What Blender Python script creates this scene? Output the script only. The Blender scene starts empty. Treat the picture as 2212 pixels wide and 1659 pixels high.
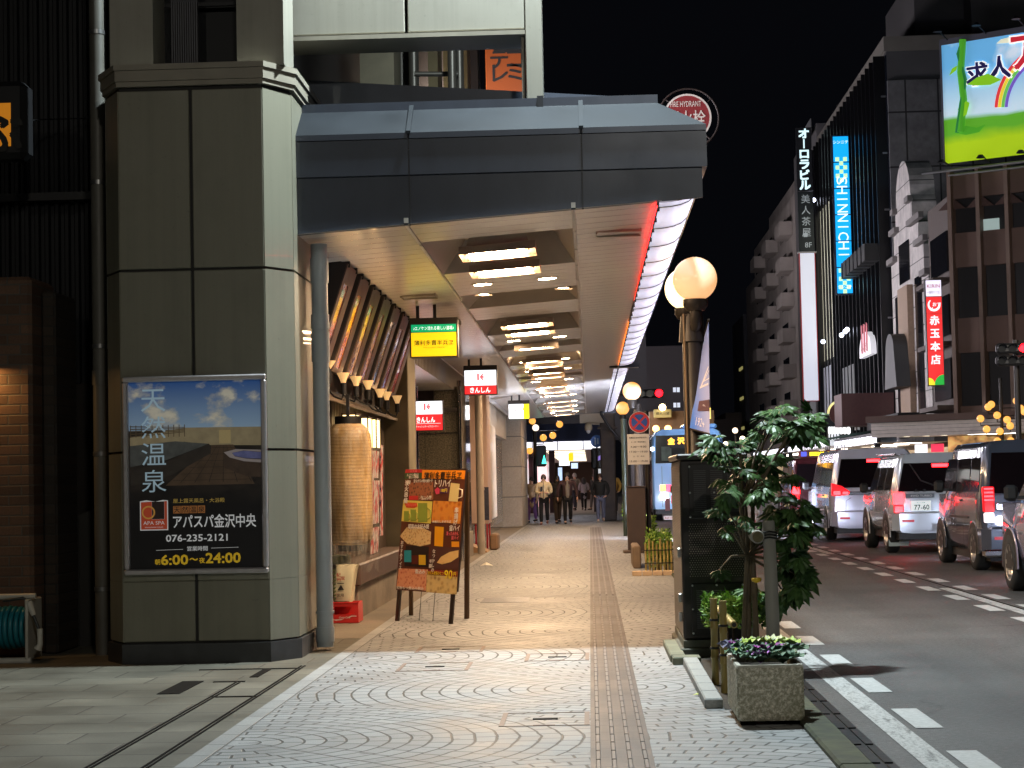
import bpy, math, random
from mathutils import Vector, Matrix
R = math.radians
rnd = random.Random(7)
scn = bpy.context.scene
COL = scn.collection

# ------------------------------------------------------------------ camera, world, exposure
CAM_H = 1.33
FPX, CX, CY = 4158.6, 1106.0, 829.5          # lens in pixels of a 2212 x 1659 frame
def _basis():
    y = Vector(((1275-CX)/FPX, -(1038.8-CY)/FPX, -1.0)).normalized()
    z = Vector((-math.sin(R(1.35)), math.cos(R(1.35)), 0.0))
    z = (z - y*z.dot(y)).normalized()
    x = y.cross(z)
    return Matrix((x, y, z))
CAMR = _basis()
cd = bpy.data.cameras.new('camera'); cam = bpy.data.objects.new('camera', cd); COL.objects.link(cam)
cam.matrix_world = Matrix.Translation((0, 0, CAM_H)) @ CAMR.to_4x4()
cd.sensor_width = 36.0; cd.lens = FPX/2212*36.0; cd.clip_start = 0.1; cd.clip_end = 2000
scn.camera = cam
wd = bpy.data.worlds.new('World'); scn.world = wd; wd.use_nodes = True
bg = wd.node_tree.nodes['Background']
bg.inputs[0].default_value = (0.5, 0.55, 0.8, 1); bg.inputs[1].default_value = 0.0035   # night sky
scn.view_settings.view_transform = 'Standard'
scn.view_settings.look = 'None'
scn.view_settings.exposure = 0.0
scn.view_settings.gamma = 1.0
scn.cycles.use_denoising = True
scn.cycles.max_bounces = 6
scn.cycles.sample_clamp_indirect = 12.0
scn.cycles.caustics_reflective = False; scn.cycles.caustics_refractive = False
scn.cycles.use_light_tree = True

def at(px, py, Y):
    r = CAMR @ Vector(((px-CX)/FPX, -(py-CY)/FPX, -1.0)); t = Y/r.y
    return Vector((r.x*t, Y, CAM_H + r.z*t))
def atx(px, py, X):
    r = CAMR @ Vector(((px-CX)/FPX, -(py-CY)/FPX, -1.0)); t = X/r.x
    return Vector((X, r.y*t, CAM_H + r.z*t))
def gnd(px, py, Z=0.0):
    r = CAMR @ Vector(((px-CX)/FPX, -(py-CY)/FPX, -1.0)); t = (Z-CAM_H)/r.z
    return Vector((r.x*t, r.y*t, Z))

# ------------------------------------------------------------------ materials
def lin(c):
    def f(v):
        v /= 255.0
        return v/12.92 if v <= 0.04045 else ((v+0.055)/1.055)**2.4
    return tuple(f(v) for v in c)
MATS = {}
def mat(name, rgb, rough=.6, metal=0.0, emit=0.0, noise=0.0, scale=6.0, bump=0.0, coat=0.0, spec=.5, ecol=None, stretch=None, detail=6, alpha=None, trans=0.0):
    """rgb: linear albedo; noise: uneven tint; bump: surface relief."""
    if name in MATS: return MATS[name]
    m = bpy.data.materials.new(name); m.use_nodes = True; MATS[name] = m
    nt = m.node_tree; b = nt.nodes['Principled BSDF']
    b.inputs['Base Color'].default_value = (*rgb, 1); b.inputs['Roughness'].default_value = rough
    b.inputs['Metallic'].default_value = metal; b.inputs['Coat Weight'].default_value = coat
    b.inputs['Specular IOR Level'].default_value = spec
    if trans: b.inputs['Transmission Weight'].default_value = trans
    if alpha is not None: b.inputs['Alpha'].default_value = alpha
    if emit:
        b.inputs['Emission Color'].default_value = (*(ecol or rgb), 1); b.inputs['Emission Strength'].default_value = emit
    if noise or bump:
        tc = nt.nodes.new('ShaderNodeTexCoord'); mp = nt.nodes.new('ShaderNodeMapping')
        nt.links.new(tc.outputs['Object'], mp.inputs[0])
        if stretch: mp.inputs['Scale'].default_value = stretch
        nz = nt.nodes.new('ShaderNodeTexNoise'); nz.inputs['Scale'].default_value = scale; nz.inputs['Detail'].default_value = detail
        nt.links.new(mp.outputs[0], nz.inputs[0])
        if noise:
            mr = nt.nodes.new('ShaderNodeMapRange'); mr.inputs[1].default_value = .25; mr.inputs[2].default_value = .75
            mr.inputs[3].default_value = 1-noise; mr.inputs[4].default_value = 1+noise
            nt.links.new(nz.outputs[0], mr.inputs[0])
            vm = nt.nodes.new('ShaderNodeVectorMath'); vm.operation = 'SCALE'; vm.inputs[0].default_value = rgb
            nt.links.new(mr.outputs[0], vm.inputs['Scale']); nt.links.new(vm.outputs[0], b.inputs['Base Color'])
            rr = nt.nodes.new('ShaderNodeMapRange'); rr.inputs[3].default_value = max(.02, rough-.12); rr.inputs[4].default_value = min(1, rough+.12)
            nt.links.new(nz.outputs[0], rr.inputs[0]); nt.links.new(rr.outputs[0], b.inputs['Roughness'])
        if bump:
            bp = nt.nodes.new('ShaderNodeBump'); bp.inputs['Strength'].default_value = min(1, bump); bp.inputs['Distance'].default_value = .01
            nt.links.new(nz.outputs[0], bp.inputs['Height']); nt.links.new(bp.outputs[0], b.inputs['Normal'])
    return m
def glow(name, rgb255, strength, rough=.3):
    c = lin(rgb255)
    return mat(name, tuple(min(.8, v) for v in c), rough, emit=strength, ecol=c)
class NG:
    """short-hand for writing a node tree"""
    def __init__(s, m): s.nt = m.node_tree; s.n = s.nt.nodes; s.l = s.nt.links; s.b = s.n['Principled BSDF']
    def put(s, sock, v):
        if isinstance(v, bpy.types.NodeSocket): s.l.new(v, sock)
        else: sock.default_value = v
    def m(s, op, a, b=None, c=None):
        q = s.n.new('ShaderNodeMath'); q.operation = op
        for i, v in enumerate((a, b, c)):
            if v is not None: s.put(q.inputs[i], v)
        return q.outputs[0]
    def mix(s, f, a, b):
        q = s.n.new('ShaderNodeMix'); q.data_type = 'RGBA'
        s.put(q.inputs[0], f); s.put(q.inputs[6], (*a, 1) if isinstance(a, tuple) else a); s.put(q.inputs[7], (*b, 1) if isinstance(b, tuple) else b)
        return q.outputs[2]
    def pos(s):
        q = s.n.new('ShaderNodeNewGeometry'); x = s.n.new('ShaderNodeSeparateXYZ'); s.l.new(q.outputs['Position'], x.inputs[0])
        return x.outputs[0], x.outputs[1], x.outputs[2]
    def obj(s):
        q = s.n.new('ShaderNodeTexCoord'); x = s.n.new('ShaderNodeSeparateXYZ'); s.l.new(q.outputs['Object'], x.inputs[0])
        return x.outputs[0], x.outputs[1], x.outputs[2]
    def vec(s, a, b, c=0.0):
        q = s.n.new('ShaderNodeCombineXYZ')
        for i, v in enumerate((a, b, c)): s.put(q.inputs[i], v)
        return q.outputs[0]
    def noise(s, v, scale, detail=4, rough=.5):
        q = s.n.new('ShaderNodeTexNoise'); q.inputs['Scale'].default_value = scale; q.inputs['Detail'].default_value = detail; q.inputs['Roughness'].default_value = rough
        if v is not None: s.l.new(v, q.inputs[0])
        return q.outputs[0]
    def white(s, v):
        q = s.n.new('ShaderNodeTexWhiteNoise'); s.l.new(v, q.inputs[0]); return q.outputs[0]
    def rng(s, v, a, b, c, d):
        q = s.n.new('ShaderNodeMapRange')
        for i, k in enumerate((v, a, b, c, d)): s.put(q.inputs[i], k)
        return q.outputs[0]
    def bump(s, h, strength=.5, dist=.01):
        q = s.n.new('ShaderNodeBump'); q.inputs['Strength'].default_value = strength; q.inputs['Distance'].default_value = dist
        s.l.new(h, q.inputs['Height']); s.l.new(q.outputs[0], s.b.inputs['Normal'])
    def color(s, c): s.put(s.b.inputs['Base Color'], c)

# ------------------------------------------------------------------ objects
def tag(o, label=None, cat=None, group=None, kind=None):
    if label: o['label'] = label
    if cat: o['category'] = cat
    if group: o['group'] = group
    if kind: o['kind'] = kind
    return o
def thing(name, label, cat, loc=(0, 0, 0), group=None):
    o = bpy.data.objects.new(name, None); COL.objects.link(o); o.location = loc; o.empty_display_size = .2
    return tag(o, label, cat, group)
def wloc(o):
    v = Vector((0, 0, 0))
    while o is not None: v += o.location; o = o.parent
    return v
def copy_tree(o, parent=None):
    c = o.copy(); COL.objects.link(c)
    if parent: c.parent = parent
    for ch in [x for x in KIDS.get(o.name, [])]: KIDS.setdefault(c.name, []).append(copy_tree(ch, c))
    return c
KIDS = {}
class MB:
    def __init__(s): s.v = []; s.f = []; s.i = []; s.sm = []; s.mi = 0; s.smooth = False
    def add(s, vs, fs, smooth=None):
        k = len(s.v); s.v += [tuple(v) for v in vs]
        for f in fs: s.f.append([k+a for a in f]); s.i.append(s.mi); s.sm.append(s.smooth if smooth is None else smooth)
        return s
    def use(s, i): s.mi = i; return s
    def box(s, x0, x1, y0, y1, z0, z1):
        v = [(x, y, z) for z in (z0, z1) for y in (y0, y1) for x in (x0, x1)]
        return s.add(v, [(0, 2, 3, 1), (4, 5, 7, 6), (0, 1, 5, 4), (2, 6, 7, 3), (0, 4, 6, 2), (1, 3, 7, 5)])
    def bbox(s, x0, x1, y0, y1, z0, z1, b=.01):
        """box with chamfered vertical and top edges"""
        b = min(b, (x1-x0)/2.2, (y1-y0)/2.2, (z1-z0)/2.2)
        def ring(x0, x1, y0, y1, z, c): return [(x0+c, y0, z), (x1-c, y0, z), (x1, y0+c, z), (x1, y1-c, z), (x1-c, y1, z), (x0+c, y1, z), (x0, y1-c, z), (x0, y0+c, z)]
        rs = [ring(x0+b, x1-b, y0+b, y1-b, z0, b*.4), ring(x0, x1, y0, y1, z0+b, b), ring(x0, x1, y0, y1, z1-b, b), ring(x0+b, x1-b, y0+b, y1-b, z1, b*.4)]
        return s.rings(rs, True, True, smooth=False)
    def rings(s, rs, cap0=True, cap1=True, smooth=None, closed=True):
        n = len(rs[0]); v = [p for r in rs for p in r]; f = []
        for a in range(len(rs)-1):
            for k in range(n if closed else n-1):
                q = (k+1) % n
                f.append((a*n+k, a*n+q, (a+1)*n+q, (a+1)*n+k))
        s.add(v, f, smooth)
        if cap0: s.add(rs[0], [tuple(range(n))[::-1]], False)
        if cap1: s.add(rs[-1], [tuple(range(n))], False)
        return s
    def prism(s, poly, fn, t0, t1, smooth=False):
        """poly: 2D outline; fn(a, b, t) -> xyz, extruded from t0 to t1"""
        r0 = [fn(a, b, t0) for a, b in poly]; r1 = [fn(a, b, t1) for a, b in poly]
        return s.rings([r0, r1], True, True, smooth)
    def quad(s, a, b, c, d): return s.add([a, b, c, d], [(0, 1, 2, 3)])
    def face(s, pts): return s.add(pts, [tuple(range(len(pts)))])
    def cyl(s, p0, p1, r0, r1=None, n=12, cap=True, smooth=True):
        return s.tube([p0, p1], [r0, r0 if r1 is None else r1], n, cap, smooth)
    def tube(s, pts, rad, n=8, cap=True, smooth=True):
        pts = [Vector(p) for p in pts]
        if not isinstance(rad, (list, tuple)): rad = [rad]*len(pts)
        rs = []; prev = None
        for i, p in enumerate(pts):
            d = (pts[min(i+1, len(pts)-1)]-pts[max(i-1, 0)])
            if d.length < 1e-9: d = Vector((0, 0, 1))
            d.normalize()
            if prev is None:
                u = d.cross(Vector((0, 1, 0)) if abs(d.y) < .9 else Vector((1, 0, 0)))
            else: u = prev - d*prev.dot(d)
            u.normalize(); prev = u; w = d.cross(u)
            rs.append([p + (u*math.cos(2*math.pi*k/n) + w*math.sin(2*math.pi*k/n))*rad[i] for k in range(n)])
        return s.rings(rs, cap, cap, smooth)
    def lathe(s, c, prof, n=20, cap0=True, cap1=True, smooth=True, sx=1, sy=1):
        """prof: (radius, z) pairs about the vertical through c"""
        c = Vector(c)
        return s.rings([[(c.x+r*sx*math.cos(2*math.pi*k/n), c.y+r*sy*math.sin(2*math.pi*k/n), c.z+z) for k in range(n)] for r, z in prof], cap0, cap1, smooth)
    def ball(s, c, r, n=20, m=12, sx=1, sy=1, sz=1):
        prof = [(r*math.sin(math.pi*i/m)+1e-4, -r*sz*math.cos(math.pi*i/m)) for i in range(m+1)]
        return s.lathe(c, prof, n, True, True, True, sx, sy)
    def disc(s, c, r, u, w, n=20):
        c = Vector(c); u = Vector(u); w = Vector(w)
        return s.face([c+u*r*math.cos(2*math.pi*k/n)+w*r*math.sin(2*math.pi*k/n) for k in range(n)])
    def build(s, name, mats, parent=None, top=None, local=False):
        """ONE mesh object; vertices are given in world space unless local"""
        me = bpy.data.meshes.new(name)
        off = Vector((0, 0, 0))
        if parent is not None: off = Vector((0, 0, 0)) if local else wloc(parent)
        elif top is not None: off = Vector(top)
        elif s.v and not local:
            xs, ys, zs = zip(*s.v); off = Vector(((min(xs)+max(xs))/2, (min(ys)+max(ys))/2, min(zs)))
        me.from_pydata([(v[0]-off.x, v[1]-off.y, v[2]-off.z) for v in s.v], [], s.f)
        if not isinstance(mats, (list, tuple)): mats = [mats]
        for m in mats: me.materials.append(m)
        me.polygons.foreach_set('material_index', s.i); me.polygons.foreach_set('use_smooth', s.sm)
        me.update()
        o = bpy.data.objects.new(name, me); COL.objects.link(o)
        if parent is not None: o.parent = parent; KIDS.setdefault(parent.name, []).append(o)
        else: o.location = off
        return o
def struct(o): o['kind'] = 'structure'; return o

# ------------------------------------------------------------------ lettering
_TX = {}
def glyphs(s, bold=0.0):
    key = (s, bold)
    if key not in _TX:
        cu = bpy.data.curves.new('lettering', 'FONT'); cu.body = s; cu.size = 1.0; cu.offset = bold; cu.resolution_u = 2; cu.fill_mode = 'FRONT'
        ob = bpy.data.objects.new('lettering', cu)
        me = bpy.data.meshes.new_from_object(ob)
        v = [tuple(p.co) for p in me.vertices]; f = [tuple(p.vertices) for p in me.polygons]
        bpy.data.objects.remove(ob); bpy.data.curves.remove(cu); bpy.data.meshes.remove(me)
        _TX[key] = (v, f)
    return _TX[key]
def put_text(mb, s, c, w=None, h=None, right=(1, 0, 0), up=(0, 0, 1), bold=0.0, slant=0.0):
    """writes s into mb, centred on c; w and/or h: the size of the whole line (metres)"""
    v, f = glyphs(s)
    if not v: return mb
    x0 = min(p[0] for p in v); x1 = max(p[0] for p in v); y0 = min(p[1] for p in v); y1 = max(p[1] for p in v)
    sx = (w/(x1-x0)) if w else None; sy = (h/(y1-y0)) if h else None
    sx = sx or sy; sy = sy or sx
    c = Vector(c); u = Vector(right); t = Vector(up); nn = u.cross(t)
    for i, (a, e) in enumerate(((0, 0), (1, 1), (-1, 1), (1, -1), (-1, -1)) if bold else ((0, 0),)):   # heavier strokes: the same glyph laid again, a hair apart
        k = c + nn*(.0004*i) + u*(a*bold*.75*sx) + t*(e*bold*.75*sy)
        mb.add([k + u*((p[0]-(x0+x1)/2)*sx + slant*(p[1]-(y0+y1)/2)*sy) + t*((p[1]-(y0+y1)/2)*sy) for p in v], f, False)
    return mb
def put_column(mb, s, c, size, pitch, right=(1, 0, 0), up=(0, 0, 1), bold=0.0, squash=1.0):
    """vertical writing, top character first, centred on c"""
    n = len(s); c = Vector(c)
    for i, ch in enumerate(s):
        cc = c + Vector(up)*((n-1)/2-i)*pitch
        if ch == 'ー': mb.quad(*[cc + Vector(right)*a*size*.06 + Vector(up)*b*size*.42*squash for a, b in ((-1, -1), (1, -1), (1, 1), (-1, 1))]); continue
        if ch == ' ': continue
        v, f = glyphs(ch)
        x0 = min(p[0] for p in v); x1 = max(p[0] for p in v); y0 = min(p[1] for p in v); y1 = max(p[1] for p in v); u = Vector(right); t = Vector(up); nn = u.cross(t)
        for i_, (a, e) in enumerate(((0, 0), (1, 1), (-1, 1), (1, -1), (-1, -1)) if bold else ((0, 0),)):
            k = cc + nn*(.0004*i_) + (u*a + t*e)*(bold*.75*size)
            mb.add([k + u*((p[0]-(x0+x1)/2)*size) + t*((p[1]-(y0+y1)/2)*size*squash) for p in v], f, False)
    return mb
# ================================================================== THE SETTING
# ---- materials of the ground
m = mat('asphalt', (.05, .05, .05), .55); g = NG(m); X, Y, Z = g.pos(); P = g.vec(X, Y, 0.0)
fine = g.noise(P, 160, 2, .7); big = g.noise(P, .7, 5, .6); mid = g.noise(P, 30, 3, .6)
v = g.m('MULTIPLY', g.rng(fine, .3, .75, .35, 2.1), g.rng(big, .3, .7, .75, 1.25)); v = g.m('MULTIPLY', v, g.rng(mid, .3, .7, .85, 1.15))
lane = g.noise(g.vec(g.m('MULTIPLY', X, 1.6), g.m('MULTIPLY', Y, .05), 0.0), 1.0, 4, .6); v = g.m('MULTIPLY', v, g.rng(lane, .35, .65, .78, 1.2))
cell = g.n.new('ShaderNodeTexVoronoi'); cell.feature = 'DISTANCE_TO_EDGE'; cell.inputs['Scale'].default_value = .35; g.l.new(g.vec(g.m('ADD', X, g.m('MULTIPLY', g.noise(P, 1.5, 4), .9)), Y, 0.0), cell.inputs[0])
crk = g.m('MULTIPLY', g.rng(cell.outputs['Distance'], .0, .012, 1, 0), g.rng(g.noise(P, .25, 2), .5, .6, 0, .55)); v = g.m('MULTIPLY', v, g.m('SUBTRACT', 1.0, crk))
q = g.n.new('ShaderNodeVectorMath'); q.operation = 'SCALE'; q.inputs[0].default_value = (.078, .075, .073); g.l.new(v, q.inputs['Scale']); g.color(q.outputs[0])
g.put(g.b.inputs['Roughness'], g.rng(mid, .3, .7, .42, .68)); g.bump(fine, .6, .006)

m = mat('fan_paving', (.3, .3, .3), .6); g = NG(m); X, Y, Z = g.pos()
PER, ROW = 4.8, .112
wob = g.noise(g.vec(X, Y, 0.0), 3.0, 3); wob2 = g.m('MULTIPLY', g.m('SUBTRACT', wob, .5), .05)
dyl = g.m('ABSOLUTE', g.m('SUBTRACT', g.m('MODULO', g.m('ADD', Y, 96-10.05+PER/2), PER), PER/2))
dyr = g.m('SUBTRACT', PER/2, dyl)
xl = g.m('ADD', X, 1.86); xr = g.m('SUBTRACT', X, .12)
# sidewalk part beyond the guiding strip: mirrored centres
xr = g.m('ABSOLUTE', xr)
rl = g.m('SQRT', g.m('ADD', g.m('MULTIPLY', xl, xl), g.m('MULTIPLY', dyl, dyl)))
rr = g.m('SQRT', g.m('ADD', g.m('MULTIPLY', xr, xr), g.m('MULTIPLY', dyr, dyr)))
sel = g.m('LESS_THAN', rl, rr)
r_ = g.m('ADD', g.m('MINIMUM', rl, rr), wob2)
al = g.m('ARCTAN2', dyl, xl); ar = g.m('ARCTAN2', dyr, xr)
ang = g.m('ADD', g.m('MULTIPLY', sel, al), g.m('MULTIPLY', g.m('SUBTRACT', 1.0, sel), ar))
k = g.m('DIVIDE', r_, ROW); ki = g.m('FLOOR', k); kf = g.m('SUBTRACT', k, ki)
arc = g.m('MULTIPLY', ang, g.m('MULTIPLY', g.m('ADD', ki, .5), ROW))
t = g.m('ADD', g.m('DIVIDE', arc, .185), g.m('MULTIPLY', g.m('MODULO', ki, 2.0), .5)); ti = g.m('FLOOR', t); tf = g.m('SUBTRACT', t, ti)
j1 = g.m('ABSOLUTE', g.m('SUBTRACT', kf, .5)); j2 = g.m('ABSOLUTE', g.m('SUBTRACT', tf, .5))
mor = g.m('MAXIMUM', g.m('MULTIPLY', g.rng(j1, .425, .46, 0, 1), 1.0), g.m('MULTIPLY', g.rng(j2, .452, .475, 0, 1), .95))
idn = g.white(g.vec(ki, ti, sel)); fine = g.noise(g.vec(X, Y, 0.0), 150, 2, .7); dirt = g.noise(g.vec(X, Y, 0.0), 1.1, 5, .65)
val = g.m('MULTIPLY', g.rng(idn, 0, 1, .86, 1.08), g.rng(fine, .25, .75, .78, 1.22)); val = g.m('MULTIPLY', val, g.rng(dirt, .3, .7, .62, 1.18)); gum = g.noise(g.vec(X, Y, 7.0), 9.0, 1); val = g.m('MULTIPLY', val, g.rng(gum, .70, .73, 1.0, .55))
q = g.n.new('ShaderNodeVectorMath'); q.operation = 'SCALE'; q.inputs[0].default_value = (.30, .305, .308); g.l.new(val, q.inputs['Scale'])
g.color(g.mix(mor, q.outputs[0], (.03, .029, .027))); g.put(g.b.inputs['Roughness'], g.rng(dirt, .3, .7, .45, .7))
g.bump(g.m('SUBTRACT', g.m('MULTIPLY', fine, .3), mor), .55, .006)

def tiles(name, rgb, tx, ty, mortar, rough=.6, shift=0.0, jw=.006, ax=0, ay=1, vary=.12, scale=90, grime=.25, tint=None, spec=.5):
    """square or running-bond tiles from two of the world axes"""
    m = mat(name, rgb, rough, spec=spec); g = NG(m); p = g.pos(); A, B = p[ax], p[ay]
    b = g.m('DIVIDE', B, ty); bi = g.m('FLOOR', b); bf = g.m('SUBTRACT', b, bi)
    a = g.m('ADD', g.m('DIVIDE', A, tx), g.m('MULTIPLY', g.m('MODULO', g.m('ABSOLUTE', bi), 2.0), shift)); ai = g.m('FLOOR', a); af = g.m('SUBTRACT', a, ai)
    j = g.m('MAXIMUM', g.rng(g.m('ABSOLUTE', g.m('SUBTRACT', af, .5)), .5-jw/tx, .5-jw/tx*.4, 0, 1), g.rng(g.m('ABSOLUTE', g.m('SUBTRACT', bf, .5)), .5-jw/ty, .5-jw/ty*.4, 0, 1))
    idn = g.white(g.vec(ai, bi)); P = g.vec(*p); fine = g.noise(P, scale, 3, .65); dirt = g.noise(P, 1.3, 5, .6)
    val = g.m('MULTIPLY', g.rng(idn, 0, 1, 1-vary, 1+vary), g.m('MULTIPLY', g.rng(fine, .3, .7, .85, 1.15), g.rng(dirt, .3, .7, 1-grime, 1+grime*.6)))
    q = g.n.new('ShaderNodeVectorMath'); q.operation = 'SCALE'; q.inputs[0].default_value = rgb; g.l.new(val, q.inputs['Scale'])
    c = q.outputs[0]
    if tint: c = g.mix(g.rng(g.white(g.vec(bi, ai, 3.0)), .55, .8, 0, 1), c, tint)
    g.color(g.mix(j, c, mortar)); g.put(g.b.inputs['Roughness'], g.rng(dirt, .3, .7, max(.03, rough-.1), min(1, rough+.1)))
    g.bump(g.m('SUBTRACT', g.m('MULTIPLY', fine, .15), j), .5, .006)
    return m
tiles('beige_stone', (.122, .112, .086), .62, .44, (.028, .024, .018), .55, .5, .008, vary=.16, grime=.4)
tiles('border_stone', (.30, .30, .295), .12, .4, (.06, .06, .055), .6, 0, .006)
tiles('guide_tile', (.066, .054, .051), .3, .3, (.03, .026, .024), .55, 0, .004)
mat('guide_bar', (.115, .1, .095), .5, noise=.15, scale=40)
tiles('pebble_apron', (.2, .165, .125), 3.0, 3.0, (.08, .07, .05), .8, 0, .006, scale=55, vary=.03)
mat('mossy_kerb', (.055, .06, .032), .85, noise=.6, scale=9, bump=.6)
mat('grate_iron', (.012, .012, .013), .5, metal=.6, noise=.4, scale=20)
mat('groove_dark', (.006, .0055, .005), .9, spec=.1)
m = mat('road_paint', (.62, .62, .6), .55); g = NG(m); X, Y, Z = g.pos(); P = g.vec(X, Y, 0.0)
w = g.rng(g.noise(P, 28, 6, .75), .3, .62, 0, 1); g.color(g.mix(w, (.36, .36, .35), (.58, .58, .57))); g.bump(w, .3, .003)
m = mat('worn_paint', (.55, .55, .53), .6); g = NG(m); X, Y, Z = g.pos(); P = g.vec(X, Y, 0.0)
w = g.rng(g.noise(P, 40, 6, .8), .36, .5, 0, 1); w2 = g.rng(g.noise(g.vec(g.m('MULTIPLY', X, 6.0), Y, 0.0), 3, 5, .7), .3, .48, 0, 1)
g.color(g.mix(g.m('MULTIPLY', w, w2), (.06, .06, .058), (.5, .5, .49)))
mat('soil', (.03, .022, .014), .95, noise=.5, scale=30, bump=1.0)
mat('far_paving', (.33, .31, .28), .6, noise=.2, scale=2)

struct(MB().quad((-400, -80, 0), (400, -80, 0), (400, 900, 0), (-400, 900, 0)).build('ground', MATS['asphalt'], top=(0, 0, 0)))
def sheet(name, x0, x1, y0, y1, z, m): return struct(MB().quad((x0, y0, z), (x1, y0, z), (x1, y1, z), (x0, y1, z)).build(name, m, top=(0, 0, 0)))
sheet('sidewalk', -1.91, 1.09, -12, 63.2, .004, MATS['fan_paving'])
sheet('sidewalk_border', -2.02, -1.91, -12, 63.2, .005, MATS['border_stone'])
sheet('stone_pavement', -14, -2.02, -12, 16.8, .004, MATS['beige_stone'])
sheet('shop_apron', -6, -2.02, 16.8, 63.2, .0045, MATS['pebble_apron'])
sheet('far_sidewalk', -8, 1.6, 77, 170, .004, MATS['far_paving'])
sheet('opposite_sidewalk', 12.6, 18, 5, 66, .004, MATS['far_paving'])
sheet('opposite_sidewalk', 12.6, 18, 80, 230, .004, MATS['far_paving'])
# drain slots in the stone pavement and in front of the corner pillar
b = MB()
for x in (-2.16, -2.44):
    for dx in (-.013, .013): b.box(x+dx-.006, x+dx+.006, 6, 14.3 if x > -2.3 else 13.2, .003, .009)
b.box(-2.44, -2.16, 12.25, 12.29, .003, .009); b.box(-2.62, -2.4, 13.2, 13.24, .003, .009); b.box(-2.9, -2.16, 14.1, 14.13, .003, .009)
b.box(-2.42, -2.36, 13.5, 14.1, .003, .009); b.box(-2.85, -2.7, 12.5, 13.3, .003, .008)
struct(b.build('drain_slot', MATS['groove_dark'], top=(0, 0, 0)))
# kerb and gutter
b = MB()
for i in range(38): b.bbox(1.09, 1.25, -2+i*1.8, -2+i*1.8+1.79, -.02, .035, .012)
struct(b.build('kerb', MATS['mossy_kerb'], top=(0, 0, 0)))
b = MB(); b.quad((1.25, -2, .004), (1.37, -2, .004), (1.37, 66, .004), (1.25, 66, .004))
for i in range(30):
    y = 6.5+i*.62
    b.box(1.262, 1.30, y, y+.56, .004, .012); b.box(1.32, 1.358, y, y+.56, .004, .012)
struct(b.build('gutter', MATS['grate_iron'], top=(0, 0, 0)))
# road markings
b = MB()
for i in range(34):
    y = 5.0+.12+i*1.7
    b.quad((1.67, y, .004), (1.815, y, .004), (1.815, y+.85, .004), (1.67, y+.85, .004))
for i in range(30):
    y = 13.6+i*1.7
    b.quad((3.80, y, .004), (3.95, y, .004), (3.95, y+.85, .004), (3.80, y+.85, .004))
    b.quad((4.22, y, .004), (4.37, y, .004), (4.37, y+.85, .004), (4.22, y+.85, .004))
# arrow in the second lane
b.quad((5.95, 27.5, .004), (6.1, 27.5, .004), (6.1, 31, .004), (5.95, 31, .004)); b.face([(5.7, 31, .004), (6.35, 31, .004), (6.03, 33, .004)])
for i in range(9): b.quad((2.2+i*1.05, 64.5, .004), (2.7+i*1.05, 64.5, .004), (2.7+i*1.05, 68.5, .004), (2.2+i*1.05, 68.5, .004))
struct(b.build('road_marking', MATS['road_paint'], top=(0, 0, 0)))
b = MB(); b.quad((1.49, -5, .003), (1.63, -5, .003), (1.63, 60, .003), (1.49, 60, .003))
b.quad((4.0, 14, .003), (4.13, 14, .003), (4.13, 22.6, .003), (4.0, 22.6, .003)); b.quad((4.0, 33, .003), (4.13, 33, .003), (4.13, 41, .003), (4.0, 41, .003))
struct(b.build('worn_lane_line', MATS['worn_paint'], top=(0, 0, 0)))
sheet('lane_joint', 4.14, 4.165, 5, 60, .002, MATS['groove_dark'])
# tactile guiding strip: tiles with four raised bars
b = MB(); b.quad((-.03, -5, .008), (.27, -5, .008), (.27, 55, .008), (-.03, 55, .008))
b.use(1)
for i in range(-10, 170):
    y = 5+i*.3
    if y > 54.6: break
    for k in range(4):
        x = -.03+.0375+k*.075
        if y < 22: b.bbox(x-.0115, x+.0115, y+.012, y+.288, .006, .0135, .005)
        elif i % 2 == 0: b.box(x-.011, x+.011, y+.01, y+.59, .006, .013)
struct(b.build('tactile_strip', [MATS['guide_tile'], MATS['guide_bar']], top=(0, 0, 0)))
# inspection covers set into the paving
mat('cover_rim', (.19, .13, .105), .6, noise=.3, scale=30)
def cover(name, label, x0, x1, y0, y1, handle=True):
    t = thing(name, label, 'cover', ((x0+x1)/2, (y0+y1)/2, .004))
    b = MB()
    for a in ((x0, x0+.028, y0, y1), (x1-.028, x1, y0, y1)): b.box(*a, .003, .0075)
    for a in ((x0, x1, y0, y0+.008), (x0, x1, y1-.008, y1)): b.box(*a, .003, .0068)
    b.build('rim', MATS['cover_rim'], t)
    if handle:
        xm, ym = (x0+x1)/2, (y0+y1)/2; h = MB()
        h.box(xm-.07, xm+.07, ym-.022, ym+.022, .003, .0085); h.build('handle', MATS['groove_dark'], t)
        for ya, yb in ((y0+.012, y0+.03), (y1-.03, y1-.012)): h = MB(); h.box(xm-.06, xm+.06, ya, yb, .003, .0082); h.build('lifting_slot', MATS['cover_rim'], t)
cover('manhole_cover', 'square paved cover with brown rim beside the guiding strip, nearest the viewer', -.53, -.035, 10.55, 11.15)
cover('manhole_cover', 'paved cover with brown rim against the guiding strip at the shade line', -.52, -.04, 14.35, 14.95)
cover('manhole_cover', 'paved cover with two brown end bars on white-lit paving before the canopy', -1.42, -.9, 13.75, 14.35)
cover('manhole_cover', 'paved cover whose brown bars straddle the edge of the canopy shade', -1.42, -.88, 15.25, 15.75)
t = thing('floor_grate', 'grey steel drain grate in the warm paving behind the menu board', 'grate', (-.9, 21.9, .004))
b = MB()
for i in range(14): b.box(-1.25, -.72, 21.4+i*.07, 21.4+i*.07+.045, .003, .009)
b.build('grating', mat('steel_grate', (.2, .2, .21), .4, metal=.8), t)
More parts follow.
